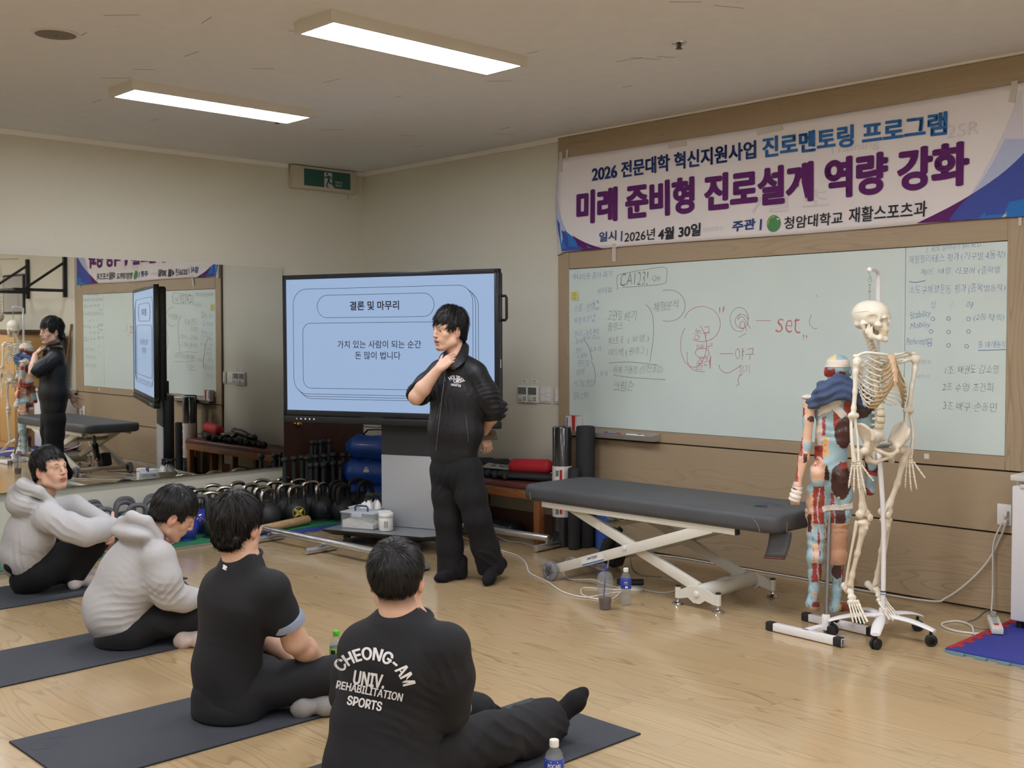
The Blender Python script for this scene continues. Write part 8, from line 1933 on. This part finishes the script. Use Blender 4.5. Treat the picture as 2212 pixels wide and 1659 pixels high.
s = SDF(); s.cap(q(300, 1198, .16), q(340, 1206, -.11), .066, .068, .06); s.sec(q(312, 1168, .02), q(286, 1240, .03), (.12, .09), (.195, .135), r2, .07); s.sec(q(286, 1240, .03), q(250, 1312, .03), (.195, .135), (.20, .15), r2, .07); s.sec(q(250, 1312, .03), q(252, 1326, .03), (.20, .15), (.195, .15), r2, .03); s.sec(q(256, 1332, .025), q(262, 1347, .025), (.186, .142), (.182, .138), r2, .010)
s.chain([q(344, 1204, -.11), q(356, 1250, -.12), q(364, 1285, -.09)], [.076, .074, .070], .05); s.chain([q(364, 1285, -.09), q(398, 1294, -.05), q(424, 1292, .0)], [.069, .060, .048], .04); s.chain([q(302, 1196, .16), q(350, 1270, .25), q(425, 1300, .22)], [.085, .075, .05], .04)
# hood lying on the back
s.ell(q(284, 1152, -.05), (.150, .085, .045), TM2 @ rot_axis(X_, -.25), .03); s.chain([q(264, 1128, -.03), q(284, 1116, -.08), q(318, 1126, -.10), q(346, 1158, -.08)], [.022, .025, .022, .018], .02); s.chain([q(264, 1128, -.02), q(285, 1118, .08), q(318, 1130, .11), q(346, 1160, .06)], [.026, .028, .026, .022], .03)
s.ell(q(305, 1118, .01), (.070, .075, .038), TM2 @ rot_axis(X_, -.3), .02, 's')
for f in (folds(q(318, 1285, -.15), .13, unit(Z_ * 1.0 + VR * .45), 210, .0062, 1.6, 7, 1), folds(q(265, 1325, -.15), .13, unit(Z_ - VR * .2), 190, .0058, 1.6, 7, 3), folds(q(380, 1285, -.15), .09, unit(Z_ * .5 - VR * .8), 220, .005, 1.6, 8, 5), folds(q(290, 1150, -.1), .11, unit(Z_ + VR * .25), 230, .0045, 1.4, 8, 8), soft(.004, 6, 4)): s.displace(f, .009)
body('hoodie', s, .0062, M_HOOD, p2)
s = SDF(); s.sec(q(262, 1352, .02), q(266, 1372, .01), (.160, .12), (.170, .135), r2, .04); s.chain([hipR, knR, anR], [.098, .085, .065], .04); s.chain([hipL, knL, anL], [.098, .082, .065], .04); s.cap((hipR + hipL) / 2, (hipR + hipL) / 2 + f2 * .12, .095, .09, .04); s.plane((0, 0, .009), -Z_, .01)
for f in (folds((hipR + knR) / 2, .2, unit(knR - hipR + Z_ * .6), 60, .004, 2, 6, 2), soft(.006, 6, 1)): s.displace(f, .007)
tr2 = body('trousers', s, .0065, M_TRK, p2); sock('sock', on_z(432, 1384, .035), on_z(385, 1386, .03), anR, fabric('pale_sock', (196, 180, 172)), p2); sock('sock', V3((3.18, -3.40, .05)), V3((3.35, -3.42, .045)), anL, MATS['pale_sock'], p2)


# ------------------------------------------------------------------ hooded man at the left edge, looking up at the speaker
B1 = V3((1.62, -3.73, 0)); q = lambda x, y, a=0.0: on_v(B1, x, y, a)
p0 = thing('person', 'seated man in grey hoodie at the left edge hugging his knees and looking right', 'person', B1)
f1 = unit(.62 * VF + .78 * VR); r1 = V3((f1[1], -f1[0], 0)); TM1 = np.stack([r1, f1, Z_], 1)
hf = unit(VR * .86 - VF * .42 + Z_ * .12); hd_ = Head(q(109, 1016, .0), hf, Z_ - VR * .06, 1.05); nk = q(88, 1078, .0)
s = SDF(); hd_.add(s, nk, 0, (.056, .066)); s.chain([nk, q(70, 1145, .02), q(54, 1205, .02)], [.06, .06, .06], .03)
shR, elR, wrR = q(108, 1118, -.14), q(182, 1152, -.16), q(238, 1132, .02); shL, elL, wrL = q(100, 1104, .18), q(180, 1104, .22), q(238, 1140, .12)
s.chain([shR, elR, wrR], [.05, .045, .03], .02); s.chain([shL, elL, wrL], [.05, .045, .03], .02); hand(s, wrR, unit(VF + VR * .25 - Z_ * .3), -VR, Z_, (.5, .5, .5, .5)); hand(s, wrL, unit(-VF * .8 + VR * .5 - Z_ * .35), -VR, Z_, (.5, .5, .5, .5))
hipR, knR, anR = V3((1.70, -3.70, .13)), V3((1.74, -3.33, .36)), V3((1.70, -3.50, .10)); hipL, knL, anL = V3((1.52, -3.70, .13)), V3((1.52, -3.32, .38)), V3((1.55, -3.48, .10))
s.chain([hipR, knR, anR], [.07, .05, .035], .02); s.chain([hipL, knL, anL], [.07, .05, .035], .02)
skin_obj(s, hd_, p0, .0034); hd_.features(p0, look=(-.5, .3))
hd_.hair(p0, dict(fringe=.064, thick=.012, top=.020, back=1, nape=-.055, ntilt=.2, whorl=(.0, -.05, .11), wave=.005, comb=(0, .5, 0)), 31, 2200, .036, .004)
s = SDF(); s.cap(q(78, 1106, .14), q(106, 1118, -.13), .076, .082, .06); s.sec(q(84, 1092, .0), q(66, 1150, .02), (.12, .09), (.20, .135), r1, .07); s.sec(q(66, 1150, .02), q(52, 1190, .02), (.20, .135), (.195, .145), r1, .05); s.sec(q(52, 1196, .02), q(54, 1208, .02), (.182, .135), (.18, .135), r1, .010)
s.chain([q(106, 1120, -.13), q(150, 1138, -.17), q(186, 1150, -.15)], [.080, .078, .073], .05); s.chain([q(186, 1150, -.15), q(215, 1143, -.06), q(240, 1134, .02)], [.078, .070, .052], .04); s.chain([q(96, 1104, .15), q(160, 1094, .22), q(238, 1134, .13)], [.080, .068, .050], .04)
s.ell(q(48, 1088, -.05), (.150, .095, .085), TM1 @ rot_axis(X_, -.2), .03); s.chain([q(30, 1060, -.04), q(48, 1048, -.10), q(84, 1062, -.12), q(114, 1084, -.08)], [.030, .034, .030, .022], .03); s.chain([q(30, 1060, -.02), q(50, 1044, .09), q(84, 1054, .12), q(112, 1078, .06)], [.030, .032, .028, .022], .03)
s.ell(q(70, 1050, .0), (.085, .085, .045), TM1 @ rot_axis(X_, -.25), .02, 's')
for f in (folds(q(95, 1165, -.17), .13, unit(Z_ + VR * .7), 200, .0062, 1.6, 7, 1), folds(q(55, 1195, -.16), .11, unit(VR + Z_ * .2), 210, .005, 1.6, 7, 3), folds(q(150, 1140, -.2), .11, unit(Z_ * .7 + VR * .5), 200, .005, 1.6, 7, 5), folds(q(50, 1080, -.12), .11, unit(Z_ + VR * .3), 230, .0045, 1.4, 8, 8), soft(.004, 6, 4)): s.displace(f, .009)
body('hoodie', s, .0066, M_HOOD, p0)
s = SDF(); s.sec(q(60, 1232, .02), q(62, 1246, .0), (.12, .10), (.14, .11), r1, .04); s.chain([hipR, knR, anR], [.105, .088, .075], .04); s.chain([hipL, knL, anL], [.105, .085, .07], .04); s.cap((hipR + hipL) / 2, (hipR + hipL) / 2 + f1 * .1, .10, .10, .04); s.ell(q(30, 1222, -.08), (.05, .06, .045), TM1, .04); s.plane((0, 0, .009), -Z_, .01)
for f in (folds((hipR + knR) / 2, .2, unit(knR - hipR + Z_ * .6), 50, .005, 2, 6, 2), soft(.008, 6, 1)): s.displace(f, .008)
body('trousers', s, .0068, M_TRS, p0); sock('sock', on_z(160, 1262, .04), on_z(196, 1252, .035), anR, M_WSOCK, p0); sock('sock', V3((1.56, -3.46, .05)), V3((1.64, -3.28, .04)), anL, M_WSOCK, p0)
set_type()
